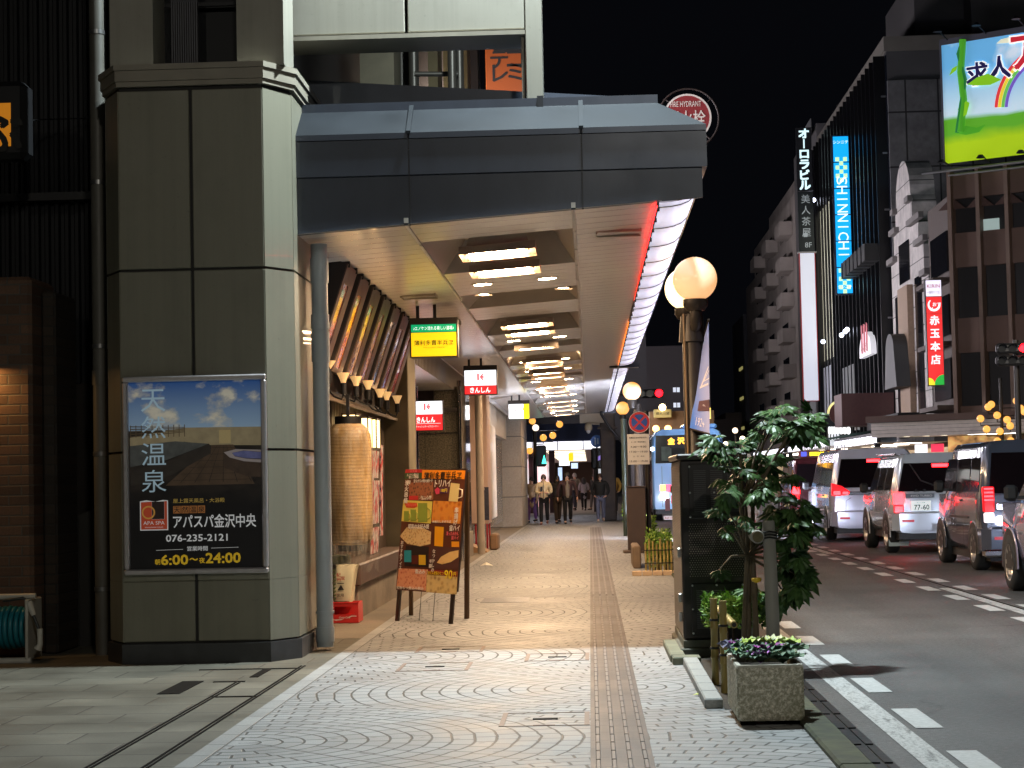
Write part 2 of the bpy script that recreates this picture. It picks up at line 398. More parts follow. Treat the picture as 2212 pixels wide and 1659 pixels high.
# ================================================================== CORNER BUILDING AND ARCADE CANOPY
mat('panel_grey', lin((118, 116, 102)), .42, noise=.1, scale=2.2, coat=.12)
mat('panel_grey_upper', lin((136, 133, 122)), .45, noise=.1, scale=2.0)
mat('joint_dark', (.012, .011, .01), .7)
mat('plinth_stone', (.035, .036, .038), .45, noise=.35, scale=8)
mat('cornice_grey', lin((132, 126, 113)), .5, noise=.15, scale=4)
def streak(name, base, amt=.35, dark=.5, sc=(3.2, 3.2, .10), seed=0.0):
    'rain streaks and grime running down a panel'
    g = NG(MATS[name]); X, Y, Z = g.pos(); P = g.vec(g.m('MULTIPLY', X, sc[0]), g.m('MULTIPLY', Y, sc[1]), g.m('ADD', g.m('MULTIPLY', Z, sc[2]), seed))
    s1 = g.rng(g.noise(P, 3.0, 6, .65), .45, .75, 0, amt); s2 = g.rng(g.noise(g.vec(X, Y, Z), 2.3, 5, .6), .5, .75, 0, amt*.8); sp = g.rng(g.noise(g.vec(X, Y, Z), 26, 3, .7), .64, .72, 0, amt)
    f = g.m('MINIMUM', g.m('ADD', g.m('ADD', s1, s2), sp), .85)
    g.color(g.mix(f, base, tuple(v*dark for v in base)))
streak('panel_grey', lin((122, 120, 105)), .4, .62); streak('panel_grey_upper', lin((138, 135, 124)), .4, .62)
ch = thing('corner_building', 'grey panelled corner building whose pillar carries the hot spring poster', 'building', (-3.0, 15.2, 0))
def ringp(d):   # plan of the pillar, offset outward by d
    return [(-3.60-d*.4, 14.7-d), (-2.47+d*.4, 14.7-d), (-2.29+d, 15.0-d*.4), (-2.29+d, 16.6), (-3.78-d, 16.6), (-3.78-d, 15.02-d*.4)]
XYZ = lambda a, b, t: (a, b, t)
b = MB(); b.prism(ringp(-.018), XYZ, .15, 4.46); b.build('pillar_core', MATS['joint_dark'], ch)
rows = ((.17, .63, .002), (.632, 1.615, 0), (1.635, 3.02, 0), (3.04, 4.43, 0))
b = MB()
for z0, z1, e in rows:
    for x0, x1 in ((-3.60, -3.046), (-3.022, -2.472)): b.bbox(x0, x1, 14.70+e, 14.74, z0, z1, .006)
    for (ax, ay), (bx, by) in (((-2.468, 14.703), (-2.292, 14.997)), ((-3.778, 15.017), (-3.604, 14.703))):
        n = Vector((by-ay, -(bx-ax), 0)).normalized()*.03
        b.prism([(ax, ay), (bx, by), (bx-n.x, by-n.y), (ax-n.x, ay-n.y)], XYZ, z0, z1)
    b.box(-2.32, -2.290, 15.0, 16.6, z0, z1); b.box(-3.78, -3.75, 15.02, 16.6, z0, z1)
b.build('cladding', MATS['panel_grey'], ch)
MB().prism(ringp(.02), XYZ, 0, .155).build('plinth', MATS['plinth_stone'], ch)
b = MB()
for d, z0, z1 in ((.02, 4.462, 4.50), (.035, 4.502, 4.585), (.05, 4.587, 4.63)): b.prism(ringp(d), XYZ, z0, z1)
b.build('cornice', MATS['cornice_grey'], ch)
# storey above the cornice
U = 14.78
xs = [at(x, 60, U).x for x in (237, 330, 355, 415, 511, 612)]
b = MB(); b.box(xs[0], xs[1], U, U+.5, 4.63, 8); b.build('upper_column', MATS['panel_grey_upper'], ch)
b = MB(); b.box(xs[4], xs[5], U, U+.5, 4.63, 8); b.build('upper_column', MATS['panel_grey_upper'], ch)
mat('dark_glass', (.006, .007, .009), .35, spec=.2)
mat('dark_metal', (.02, .02, .022), .5, metal=.5)
b = MB(); b.box(xs[1], xs[4], U+.42, U+.46, 4.63, 8); b.build('window', MATS['dark_glass'], ch)
b = MB()
for i in range(12): b.box(xs[2]+i*.018, xs[2]+i*.018+.011, U+.25, U+.3, 4.63, 8)
b.build('corrugation', mat('grey_corrugated', (.09, .09, .1), .5, metal=.3), ch)
b = MB(); b.box(xs[1]+.03, xs[4]-.03, U+.3, U+.33, 5.18, 5.21); b.build('rail', MATS['dark_metal'], ch)
# beam and post over the canopy roof
BY = 15.62
p0, p1 = at(617, 90, BY), at(1134, 76, BY); zb = (p0.z+p1.z)/2
xm = at(877, 40, BY).x
b = MB()
b.bbox(p0.x, xm-.012, BY, BY+.45, zb+.05, 7.6, .008); b.bbox(xm+.012, p1.x-.004, BY, BY+.45, zb+.05, 7.6, .008)
b.build('beam', MATS['panel_grey_upper'], ch)
b = MB(); b.box(p0.x, p1.x, BY-.03, BY+.5, zb, zb+.035); b.build('beam_sill', MATS['cornice_grey'], ch)
b = MB(); b.box(p0.x, p1.x, BY+.02, BY+.4, zb+.034, zb+.052); b.build('beam_joint', MATS['joint_dark'], ch)
q0, q1 = at(1136, 150, BY), at(1172, 150, BY)
b = MB(); b.bbox(q0.x, q1.x, BY-.01, BY+.42, 4.36, 8.6, .008); b.build('post', MATS['panel_grey_upper'], ch)
b = MB(); b.box(q0.x-.035, q0.x-.012, BY+.04, BY+.4, 4.36, zb); b.build('post_trim', MATS['cornice_grey'], ch)
# ---- poster in its aluminium frame
mat('aluminium', (.55, .52, .53), .38, metal=.75, noise=.06, scale=20)
PX0, PX1, PZ0, PZ1 = at(266, 1030, 14.66).x, at(577, 1030, 14.66).x, at(420, 1240, 14.66).z, at(420, 811, 14.66).z
pst = thing('poster_frame', 'aluminium framed hot spring poster mounted on the grey corner pillar', 'poster', ((PX0+PX1)/2, 14.7, PZ0))
b = MB(); fw = .042
for a in ((PX0, PX1, PZ0, PZ0+fw), (PX0, PX1, PZ1-fw, PZ1), (PX0, PX0+fw, PZ0+fw, PZ1-fw), (PX1-fw, PX1, PZ0+fw, PZ1-fw)): b.bbox(a[0], a[1], 14.645, 14.70, a[2], a[3], .01)
b.build('frame', MATS['aluminium'], pst)
m = mat('poster_sheet', (.1, .1, .1), .4); g = NG(m); X, Y, Z = g.pos()
u = g.rng(X, PX0+fw, PX1-fw, 0, 1); v = g.rng(Z, PZ0+fw, PZ1-fw, 0, 1)
uv = g.vec(g.m('MULTIPLY', u, 1.0), g.m('MULTIPLY', v, 2.0)); n1 = g.noise(uv, 3.4, 6, .55)
n2 = g.noise(g.vec(g.m('ADD', u, 7.3), v), 2.2, 2)
cl = g.rng(g.m('ADD', n1, g.m('MULTIPLY', g.m('SUBTRACT', n2, .5), .5)), .53, .64, 0, 1)
sky = g.mix(g.rng(v, .74, 1.0, 0, 1), lin((150, 178, 205)), lin((48, 92, 160)))
sky = g.mix(cl, sky, g.mix(g.rng(n1, .5, .75, 0, 1), lin((190, 185, 170)), lin((238, 232, 215))))
low = g.mix(g.rng(g.noise(g.vec(g.m('MULTIPLY', u, 1.0), g.m('MULTIPLY', v, 3.0)), 6, 5), .35, .7, 0, 1), lin((20, 17, 16)), lin((50, 42, 36)))
blk = g.mix(g.rng(v, .33, .48, 0, 1), lin((14, 12, 14)), low)
pc = g.mix(g.rng(v, .735, .745, 0, 1), blk, sky); g.color(pc); g.l.new(pc, g.b.inputs['Emission Color']); g.b.inputs['Emission Strength'].default_value = .20
MB().quad((PX0+fw, 14.688, PZ0+fw), (PX1-fw, 14.688, PZ0+fw), (PX1-fw, 14.688, PZ1-fw), (PX0+fw, 14.688, PZ1-fw)).build('poster_sheet', MATS['poster_sheet'], pst)
def pp(u, v, d=.006): return (PX0 + (PX1-PX0)*(u-28)/(1142-28), 14.688-d, PZ1 - (PZ1-PZ0)*(v-45)/(1590-45))   # u, v: reading of a close-up of the poster
def pflat(pts, d): return [pp(a, c, d) for a, c in pts]
def ink(name, rgb, **k):
    if name.startswith('print_'): k.update(emit=.20, ecol=lin(rgb))     # the poster is lit from behind
    return mat(name, lin(rgb), .5, **k)
b = MB(); b.face(pflat([(78, 520), (500, 450), (1100, 455), (1100, 600), (700, 590), (500, 560), (78, 600)], .001)); b.build('picture_wall', ink('print_wall', (148, 134, 104), noise=.25, scale=14), pst)
b = MB()
for i in range(5): b.face(pflat([(78, 430+i*20), (500, 445+i*9), (500, 450+i*9), (78, 438+i*20)], .002))
for i in range(11): b.face(pflat([(80+i*42, 425), (86+i*42, 425), (86+i*42, 520), (80+i*42, 520)], .002))
b.build('picture_fence', ink('print_fence', (86, 72, 52)), pst)
b = MB(); b.face(pflat([(710, 590), (880, 590), (1040, 900), (350, 900)], .0015)); b.build('picture_path', ink('print_path', (74, 58, 44), noise=.5, scale=9), pst)
b = MB(); b.face(pflat([(78, 585), (430, 555), (690, 580), (360, 700), (78, 750)], .003)); b.build('picture_pool', ink('print_pool', (74, 76, 74), noise=.45, scale=18), pst)
b = MB(); b.face(pflat([(690, 578), (708, 600), (705, 655), (380, 830), (78, 900), (78, 775), (360, 712)], .0035)); b.build('picture_kerb', ink('print_kerb', (44, 38, 33), noise=.4, scale=14), pst)
b = MB(); b.face(pflat([(806, 650), (900, 628), (1100, 640), (1100, 850), (980, 840), (806, 770)], .003)); b.build('picture_tub', ink('print_tub', (62, 48, 38), noise=.5, scale=14), pst)
b = MB(); b.face(pflat([(870, 655), (960, 640), (1100, 655), (1100, 705), (980, 700), (890, 680)], .004)); b.build('picture_tub_water', ink('print_water', (92, 96, 140), noise=.4, scale=20), pst)
b = MB(); b.face(pflat([(806, 650), (900, 626), (1100, 636), (1100, 652), (960, 638), (868, 655), (890, 683), (980, 703), (1100, 712), (1100, 735), (960, 722), (850, 690)], .0045)); b.build('picture_tub_rim', ink('print_rim', (150, 140, 138)), pst)
b = MB(); b.face(pflat([(770, 475), (860, 475), (860, 580), (770, 580)], .002)); b.build('picture_door', ink('print_door', (176, 156, 110)), pst)
b = MB()
for i in range(6): b.face(pflat([(720-i*62, 610+i*50), (900+i*28, 610+i*50), (900+i*28, 613+i*50), (720-i*62, 613+i*50)], .0025))
for i in range(6): b.face(pflat([(730+i*24, 592), (732+i*24, 592), (470+i*110, 880), (464+i*110, 880)], .0025))
b.build('picture_grout', ink('print_grout', (40, 31, 24)), pst)
W1 = ink('print_white', (225, 226, 228)); Y1 = ink('print_yellow', (226, 186, 40)); B1 = ink('print_pale_blue', (178, 205, 222))
b = MB(); sc = (PX1-PX0)/(1142-28)
for i, chh in enumerate('天然温泉'): put_text(b, chh, pp(262, 232+i*210, .006), w=190*sc, h=172*sc)
b.build('lettering', B1, pst)
b = MB(); b.face(pflat([(150, 1018), (200, 1010), (270, 1022), (330, 1010), (368, 1014), (368, 1246), (150, 1246)], .005)); b.build('logo_rim', W1, pst)
b = MB(); b.face(pflat([(158, 1026), (242, 1022), (242, 1160), (360, 1160), (360, 1238), (158, 1238)], .0055)); b.face(pflat([(340, 1020), (360, 1020), (360, 1160), (340, 1160)], .0055)); b.build('logo_ground', ink('print_vermilion', (190, 74, 44)), pst)
b = MB(); b.face(pflat([(243, 1022), (339, 1022), (339, 1159), (243, 1159)], .0056)); b.build('logo_block', ink('print_dark', (40, 26, 24)), pst)
b = MB(); n = 28
for i in range(n):
    a0, a1 = 2*math.pi*i/n, 2*math.pi*(i+1)/n
    b.face(pflat([(216+52*math.cos(a0), 1106+52*math.sin(a0)), (216+52*math.cos(a1), 1106+52*math.sin(a1)), (216+40*math.cos(a1), 1106+40*math.sin(a1)), (216+40*math.cos(a0), 1106+40*math.sin(a0))], .0062))
b.build('logo_ring', ink('print_gold', (206, 150, 70)), pst)
b = MB(); put_text(b, 'APA SPA', pp(258, 1188, .0065), w=165*sc, h=28*sc); put_text(b, 'KANAZAWA CHUO', pp(258, 1222, .0065), w=140*sc, h=10*sc)
put_text(b, 'アパスパ金沢中央', pp(727, 1182, .006), w=640*sc, h=102*sc, bold=.018); put_text(b, '076-235-2121', pp(588, 1310, .006), w=475*sc, h=52*sc, bold=.02)
put_text(b, '営業時間', pp(592, 1393, .006), w=158*sc, h=36*sc, bold=.01)
b.face(pflat([(272, 1400), (480, 1396), (480, 1399), (272, 1403)], .006)); b.face(pflat([(698, 1391), (910, 1388), (910, 1391), (698, 1394)], .006))
b.build('lettering', W1, pst)
b = MB(); put_text(b, '朝', pp(282, 1492, .006), h=42*sc, bold=.02); put_text(b, '6:00', pp(414, 1478, .006), w=206*sc, h=74*sc, bold=.03); put_text(b, '〜', pp(562, 1476, .006), w=62*sc, bold=.03)
put_text(b, '夜', pp(626, 1486, .006), h=42*sc, bold=.02); put_text(b, '24:00', pp(790, 1470, .006), w=266*sc, h=76*sc, bold=.03); b.build('lettering', Y1, pst)
b = MB(); put_text(b, '屋上露天風呂・大浴殿', pp(608, 1020, .006), w=400*sc, h=34*sc); b.build('lettering', ink('print_ochre', (200, 168, 84)), pst)
b = MB()
for i in range(4): b.face(pflat([(408+i*63, 1060), (466+i*63, 1060), (466+i*63, 1118), (408+i*63, 1118)], .0055))
b.build('caption_block', ink('print_tan', (166, 106, 56)), pst)
b = MB()
for i, chh in enumerate('天然温泉'): put_text(b, chh, pp(437+i*63, 1089, .0062), w=48*sc, h=46*sc, bold=.01)
for i, chh in enumerate('大浴場'): put_text(b, chh, pp(312, 1052+i*42, .0062), h=26*sc)
b.build('lettering', ink('print_brown_black', (34, 22, 18)), pst)

# ------------------------------------------------------------------ canopy
CK = .067
def cz(x): return 3.34 + CK*(x+2.34)
mat('fascia_blue', lin((56, 63, 76)), .36, metal=.35, noise=.1, scale=1.5, coat=.2)
mat('fascia_seam', lin((40, 43, 49)), .4, metal=.4)
m = mat('soffit', (.6, .56, .5), .23, metal=.1, spec=.5); g = NG(m); X, Y, Z = g.pos()
f1 = g.m('FRACT', g.m('DIVIDE', Y, .33)); f2 = g.m('FRACT', g.m('DIVIDE', Y, .11))
ln = g.m('MAXIMUM', g.rng(g.m('ABSOLUTE', g.m('SUBTRACT', f1, .5)), .478, .488, 0, 1), 0.0)
g.color(g.mix(ln, (.80, .76, .72), (.16, .13, .1))); g.bump(g.m('SUBTRACT', g.noise(g.vec(X, g.m('MULTIPLY', Y, .15), Z), 2.2, 2), ln), .12, .02)
mat('soffit_recess', (.5, .46, .41), .5, noise=.08, scale=3)  # same paint as the soffit, darkened for the shade inside the recesses
mat('trim_white', (.6, .57, .53), .4, noise=.1, scale=20)
streak('fascia_blue', lin((57, 63, 75)), .45, .6, (1.2, 1.2, .3), 4.0)
cn = thing('arcade_canopy', 'long dark blue arcade canopy with lit edge roofing the pavement along the shops', 'canopy', (-.7, 15.2, 3.3))
FY = 15.2
A_REC = [(16.38, 18.95), (24.4, 27.05), (31.9, 34.3), (39.8, 42.4), (47.8, 50.4), (55.6, 58.0)]
B_REC = [(21.2, 22.8), (29.1, 30.3), (35.4, 37.0), (37.9, 38.9), (43.9, 45.4), (51.8, 53.3)]
recs = sorted(A_REC+B_REC)
XA, XB, XE = -1.40, -.10, .62
b = MB()
def cquad(x0, x1, y0, y1, dz=0.0): b.quad((x0, y0, cz(x0)+dz), (x0, y1, cz(x0)+dz), (x1, y1, cz(x1)+dz), (x1, y0, cz(x1)+dz))
cquad(-2.34, XA-.035, FY, 62); cquad(XB+.035, XE, FY, 62)
y = FY
for r0, r1 in recs: cquad(XA, XB, y, r0); y = r1
cquad(XA, XB, y, 62)
b.build('ceiling', MATS['soffit'], cn)
b = MB(); b.quad((-2.6, FY, 4.0), (.9, FY, 4.0), (.9, 62, 4.0), (-2.6, 62, 4.0))
for x in (XA, XB): b.box(x-(.034 if x == XA else 0), x+(.034 if x == XB else 0), FY, 62, cz(x)+.012, cz(x)+.05)
for r0, r1 in recs:
    h = .34 if r1-r0 > 1.9 else .22
    zl, zr = cz(XA), cz(XB)
    b.quad((XA, r0, zl), (XA, r1, zl), (XA+.22, r1, zl+h), (XA+.22, r0, zl+h))
    b.quad((XB, r0, zr), (XB-.22, r0, zr+h), (XB-.22, r1, zr+h), (XB, r1, zr))
    b.quad((XA, r0, zl), (XA+.22, r0, zl+h), (XB-.22, r0, zr+h), (XB, r0, zr))
    b.quad((XA, r1, zl), (XB, r1, zr), (XB-.22, r1, zr+h), (XA+.22, r1, zl+h))
    b.quad((XA+.22, r0, zl+h), (XA+.22, r1, zl+h), (XB-.22, r1, zr+h), (XB-.22, r0, zr+h))
b.build('recess_lining', MATS['soffit_recess'], cn)
b = MB()
for x in (XA-.018, XB+.018):
    b = MB()
    for i in range(35):
        yy = FY+.05+i*1.32; b.box(x-.013, x+.013, yy, yy+1.27, cz(x)-.006, cz(x)+.006)
    b.build('groove_trim', MATS['trim_white'], cn)
# access hatch outlines in the soffit
b = MB()
for hx0, hx1, hy0, hy1 in ((.1, .5, 16.75, 17.1), (-2.0, -1.62, 20.6, 20.95), (-1.95, -1.6, 24.1, 24.5)):
    b = MB()
    for s_ in ((hx0, hx1, hy0, hy0+.02), (hx0, hx1, hy1-.02, hy1), (hx0, hx0+.012, hy0+.02, hy1-.02), (hx1-.012, hx1, hy0+.02, hy1-.02)):
        zz = cz((s_[0]+s_[1])/2)-CK*.25; b.box(s_[0], s_[1], s_[2], s_[3], zz-.004, zz+.02)
    b.build('hatch_trim', mat('soffit_line', (.3, .26, .2), .5), cn)
b = MB(); b.box(-2.36, -2.32, FY+.02, 62, 3.26, 3.37); b.build('eaves_trim', MATS['trim_white'], cn)
b = MB()
for i in range(30): b.box(XA+.4, XA+.43, FY+.2+i*1.6, FY+.2+i*1.6+.6, cz(XA+.4)-.002, cz(XA+.4)+.02)
# fascia (facing the viewer), in bands
xl, xr = -2.345, .985
def band(name, poly, x0, x1, m=MATS['fascia_blue']):
    MB().prism(poly, lambda a, c, t: (t, a, c), x0, x1).build(name, m, cn)
sx = [xl, at(884, 400, FY).x, at(1258, 400, FY).x, xr]
for i in range(3):
    x0, x1 = sx[i]+(.006 if i else 0), sx[i+1]-(.006 if i < 2 else 0)
    b = MB(); zb0, zb1 = cz(x0)-.004, cz(x1)-.004; xe = min(x1, .945)
    b.add([(x0, FY+.03, zb0), (xe, FY+.03, zb1), (xe, FY+.03, 3.80), (x0, FY+.03, 3.80), (x0, FY+.07, zb0), (xe, FY+.07, zb1), (xe, FY+.07, 3.80), (x0, FY+.07, 3.80)],
          [(0, 1, 2, 3), (7, 6, 5, 4), (0, 4, 5, 1), (1, 5, 6, 2), (0, 3, 7, 4)])
    b.build('lower_fascia', MATS['fascia_blue'], cn)
    band('upper_fascia', [(FY, 3.80), (FY, 4.085), (FY+.06, 4.085), (FY+.06, 3.80)], x0, x1)
    band('eaves_rail', [(FY-.012, 4.09), (FY-.012, 4.135), (FY+.06, 4.135), (FY+.06, 4.09)], x0, x1)
    b = MB(); xt = x1 if i < 2 else .615
    b.quad((x0, FY-.01, 4.136), (x1, FY-.01, 4.136), (xt, FY+.34, 4.385), (x0, FY+.34, 4.385))
    b.build('roof_slope', mat('slope_blue', lin((30, 33, 37)), .6, noise=.25, scale=3, spec=.1), cn)
for x in sx[1:3]:
    b = MB(); b.box(x-.006, x+.006, FY+.012, FY+.05, cz(x)-.01, 4.09); b.build('seam', MATS['fascia_seam'], cn)
    b = MB(); b.add([(x-.018, FY-.02, 4.125), (x+.018, FY-.02, 4.125), (x+.018, FY+.34, 4.40), (x-.018, FY+.34, 4.40), (x-.018, FY-.02, 4.15), (x+.018, FY-.02, 4.15), (x+.018, FY+.34, 4.425), (x-.018, FY+.34, 4.425)], [(4, 5, 6, 7), (0, 1, 5, 4), (0, 4, 7, 3), (1, 2, 6, 5)]); b.build('batten', MATS['slope_blue'], cn)
b = MB(); b.box(xl, .62, FY+.345, FY+.40, 4.36, 4.455); b.build('ridge_rail', MATS['fascia_blue'], cn)
b = MB(); b.box(-.36, -.31, FY+.33, FY+.345, 4.35, 4.47); b.build('ridge_clip', MATS['fascia_seam'], cn)
b = MB(); l0, l1 = at(640, 172, 16.5), at(1312, 207, 16.5)
b.add([(l0.x, 16.5, 4.3), (l1.x, 16.5, 4.3), (l1.x, 16.5, l1.z), (l0.x, 16.5, l0.z), (l0.x, 16.6, 4.3), (l1.x, 16.6, 4.3), (l1.x, 16.6, l1.z), (l0.x, 16.6, l0.z)], [(0, 1, 2, 3), (7, 6, 5, 4), (3, 2, 6, 7), (1, 5, 6, 2)])
b.build('parapet', MATS['fascia_blue'], cn)
b = MB(); b.quad((xl, FY+.4, 4.37), (.62, FY+.4, 4.37), (.62, 62, 4.37), (xl, 62, 4.37)); b.quad((.62, FY+.34, 4.385), (xr, FY, 4.136), (xr, 62, 4.136), (.62, 62, 4.385)); b.build('roof_deck', MATS['fascia_blue'], cn)
b = MB(); b.box(.945, .985, FY+.061, 37, 3.80, 4.13); b.box(.87, .905, 37.3, 62, 3.80, 4.13); b.box(-2.3, .87, 62, 62.1, 3.5, 4.3); b.build('side_fascia', MATS['fascia_blue'], cn)
# lit edge: translucent panels curving up to the street side
m = mat('edge_light', (.7, .7, .75), .35); g = NG(m); X, Y, Z = g.pos()
fy = g.m('FRACT', g.m('DIVIDE', g.m('SUBTRACT', Y, FY+.32), 1.32)); tb = g.rng(g.m('ABSOLUTE', g.m('SUBTRACT', fy, .5)), .1, .5, 1.25, .8)
nz = g.noise(g.vec(g.m('MULTIPLY', X, 14.0), g.m('MULTIPLY', Y, .6), Z), 3, 3); hot = g.rng(X, .68, .9, .85, 2.0)
st = g.m('MULTIPLY', g.m('MULTIPLY', tb, g.rng(nz, .3, .7, .85, 1.12)), hot)
g.b.inputs['Emission Color'].default_value = (.78, .77, 1.0, 1); g.put(g.b.inputs['Emission Strength'], g.m('MULTIPLY', st, .78))
prof = [(.60, 3.528), (.70, 3.535), (.78, 3.548), (.85, 3.575), (.90, 3.62), (.925, 3.69), (.935, 3.79)]
def edge_run(y0, y1, dx):
    yy = y0; first = True
    while yy < y1-.2:
        ye = min(y1, FY+.32+1.32*(math.floor((yy-FY-.32)/1.32+1e-6)+1))
        b = MB(); b.rings([[(x+dx, a, z) for x, z in prof] for a in (yy+.012, ye-.012)], False, False, True, closed=False)
        o = b.build('light_panel', MATS['edge_light'], cn)
        b = MB(); b.rings([[(x+dx, a, z-o_) for x, z in prof] for a, o_ in ((ye-.02, -.002), (ye-.01, .008), (ye+.004, .008), (ye+.012, -.002))], False, False, True, closed=False)
        b.build('rib', MATS['trim_white'], cn); yy = ye
edge_run(FY+.08, 37.0, 0); edge_run(37.5, 62, -.08)
b = MB(); b.box(.42, .99, 37.05, 37.4, 3.50, 3.60); b.build('bracket', MATS['fascia_seam'], cn)
b = MB(); b.box(.585, .60, FY+.08, 62, 3.505, 3.55)
for i in range(72): b.box(.592, .612, FY+.3+i*.66, FY+.33+i*.66, 3.495, 3.53)
b.build('edge_trim', mat('bolt_dark', (.05, .045, .05), .5), cn)
for y0_, y1_, nm_, c_, e_ in ((15.3, 17.6, 'red', (255, 26, 30), 30), (17.6, 19.4, 'red_soft', (255, 30, 30), 18), (19.4, 21.2, 'red_faint', (255, 40, 30), 9), (21.2, 23.4, 'rose', (255, 60, 40), 5), (26.5, 36.5, 'orange', (255, 120, 40), 9)):  # added emissive lines standing in for red and orange tint on the ceiling
    b = MB(); b.quad((.583, y0_, 3.507), (.583, y0_, 3.517), (.583, y1_, 3.517), (.583, y1_, 3.507)); b.build('edge_tint_line', glow('edge_line_'+nm_, c_, e_), cn)
# cross-wall at the end of the canopy and its steel column
col = thing('arcade_column', 'rusty brown steel column carrying the far end of the arcade canopy', 'column', (.62, 64, 0))
b = MB(); b.bbox(.36, .86, 64.0, 64.5, 0, 3.7, .04); b.build('shaft', mat('rusty_brown', (.05, .033, .022), .7, noise=.6, scale=3, bump=.3), col)
b = MB(); b.box(-.3, .5, 63.9, 64.3, 3.25, 3.62); b.build('bracket', mat('bracket_tan', (.3, .24, .17), .6), col)
b = MB(); b.box(.28, .94, 63.92, 64.58, 3.05, 3.12); b.build('collar', MATS['rusty_brown'] if 'rusty_brown' in MATS else MATS['dark_metal'], col)

# ------------------------------------------------------------------ lights under the canopy
TUBE = mat('tube_glow', (.8, .7, .55), .4, emit=156, ecol=(1.0, .69, .41))
DOWN = mat('downlight_glow', (.8, .7, .55), .4, emit=130, ecol=(1.0, .66, .38))
mat('trough_metal', (.36, .3, .25), .3, metal=.6)
def trough(y, label, grp, dz=.0, hw=.29):
    x0, x1 = -1.10, -.43; z = cz(-.8)-.12-dz
    t = thing('ceiling_light', label, 'ceiling light', (-.79, y, z+.2), grp)
    b = MB(); k = CK*(x1-x0)
    b.add([(x0, y-hw, z), (x1, y-hw, z+k), (x1, y+hw, z+k), (x0, y+hw, z), (x0, y-hw, z+.07), (x1, y-hw, z+k+.07), (x1, y+hw, z+k+.07), (x0, y+hw, z+.07)], [(0, 1, 5, 4), (2, 3, 7, 6), (0, 4, 7, 3), (1, 2, 6, 5), (4, 5, 6, 7)])
    b.build('housing', MATS['trough_metal'], t)
    b = MB(); b.quad((x0+.085, y-hw+.05, z+.012), (x0+.085, y+hw-.05, z+.012), (x1-.1, y+hw-.05, z+k+.012), (x1-.1, y-hw+.05, z+k+.012)); b.build('diffuser', TUBE, t)
    b = MB(); b.add([(x0+.06, y-hw+.03, z+.072), (x1-.06, y-hw+.03, z+k+.072), (x1-.06, y+hw-.03, z+k+.072), (x0+.06, y+hw-.03, z+.072), (x0+.14, y-hw*.65, z+.30), (x1-.14, y-hw*.65, z+k+.30), (x1-.14, y+hw*.65, z+k+.30), (x0+.14, y+hw*.65, z+.30)], [(0, 1, 5, 4), (1, 2, 6, 5), (2, 3, 7, 6), (3, 0, 4, 7)]); b.build('reflector_hood', MATS['soffit_recess'], t)
    b = MB()
    for e in (x0+.05, x1-.06):
        for yy in (y-hw+.06, y+hw-.1): b.box(e-.006, e+.006, yy, yy+.04, z+(e-x0)*CK-.002, z+(e-x0)*CK+.02)
    b.build('end_clip', MATS['cover_rim'], t)
    b = MB()
    for e in (x0+.15, x1-.15): b.cyl((e, y, z+.16+(e-x0)*CK), (e, y, z+.5), .008, n=6)
    b.build('hanger', MATS['dark_metal'], t); return t
GL = 'ceiling troughs along the arcade'
trough(16.98, 'warm trough light in the first ceiling recess, nearest the canopy front', None)
trough(18.42, 'warm trough light just behind the first one, by the two round downlights', None)
trough(24.85, 'warm trough light inside the second deep ceiling recess', None)
trough(26.15, 'warm trough light at the rear lip of the second deep recess', None)
for yy in (29.1, 32.4, 33.9, 35.9, 37.4, 41.2, 43.6, 45.3, 49.0, 52.0, 55.0, 58.5): trough(yy, 'small warm trough light in the row far along the arcade ceiling', GL, 0, .15)
def downlight(x, y, label, grp):
    z = cz(x)-.004; t = thing('downlight', label, 'ceiling light', (x, y, z), grp)
    MB().disc((x, y, z-.006), .095, (1, 0, CK), (0, 1, 0), 24).build('diffuser', DOWN, t)
    b = MB(); b.rings([[(x+r*math.cos(a*math.pi/12), y+r*math.sin(a*math.pi/12), z+CK*r*math.cos(a*math.pi/12)-o_) for a in range(24)] for r, o_ in ((.096, .008), (.12, .004), (.122, -.004))], False, False); b.build('rim', MATS['trim_white'], t)
downlight(-.40, 20.13, 'round downlight flush in the ceiling behind the first troughs, on the road side', None)
downlight(-1.08, 20.13, 'round downlight flush in the ceiling behind the first troughs, on the shop side', None)
for yy in (28.3, 33.4, 36.2, 40.1, 43.3, 47.2, 51.1, 54.3, 58.6):
    for x in (-.40, -1.08): downlight(x, yy, 'round flush downlight among those far along the arcade ceiling', 'flush downlights far along the arcade')
def spot(x, y, label, grp):
    z = cz(x)+.02; t = thing('spotlight', label, 'ceiling light', (x, y, z), grp)
    b = MB(); b.lathe((x, y, z), [(.05, .14), (.06, .1), (.1, .0), (.105, -.004)], 16, True, False); b.build('shade', MATS['trough_metal'], t)
    MB().disc((x, y, z+.01), .085, (1, 0, 0), (0, 1, 0)).build('lens', DOWN, t)
    b = MB(); b.cyl((x, y, z+.14), (x, y, z+.3), .012, n=6); b.build('stem', MATS['dark_metal'], t)
spot(-.25, 21.6, 'bell shaped spotlight hanging in the shallow recess, on the road side', None)
spot(-1.14, 21.5, 'bell shaped spotlight hanging in the shallow recess, on the shop side', None)

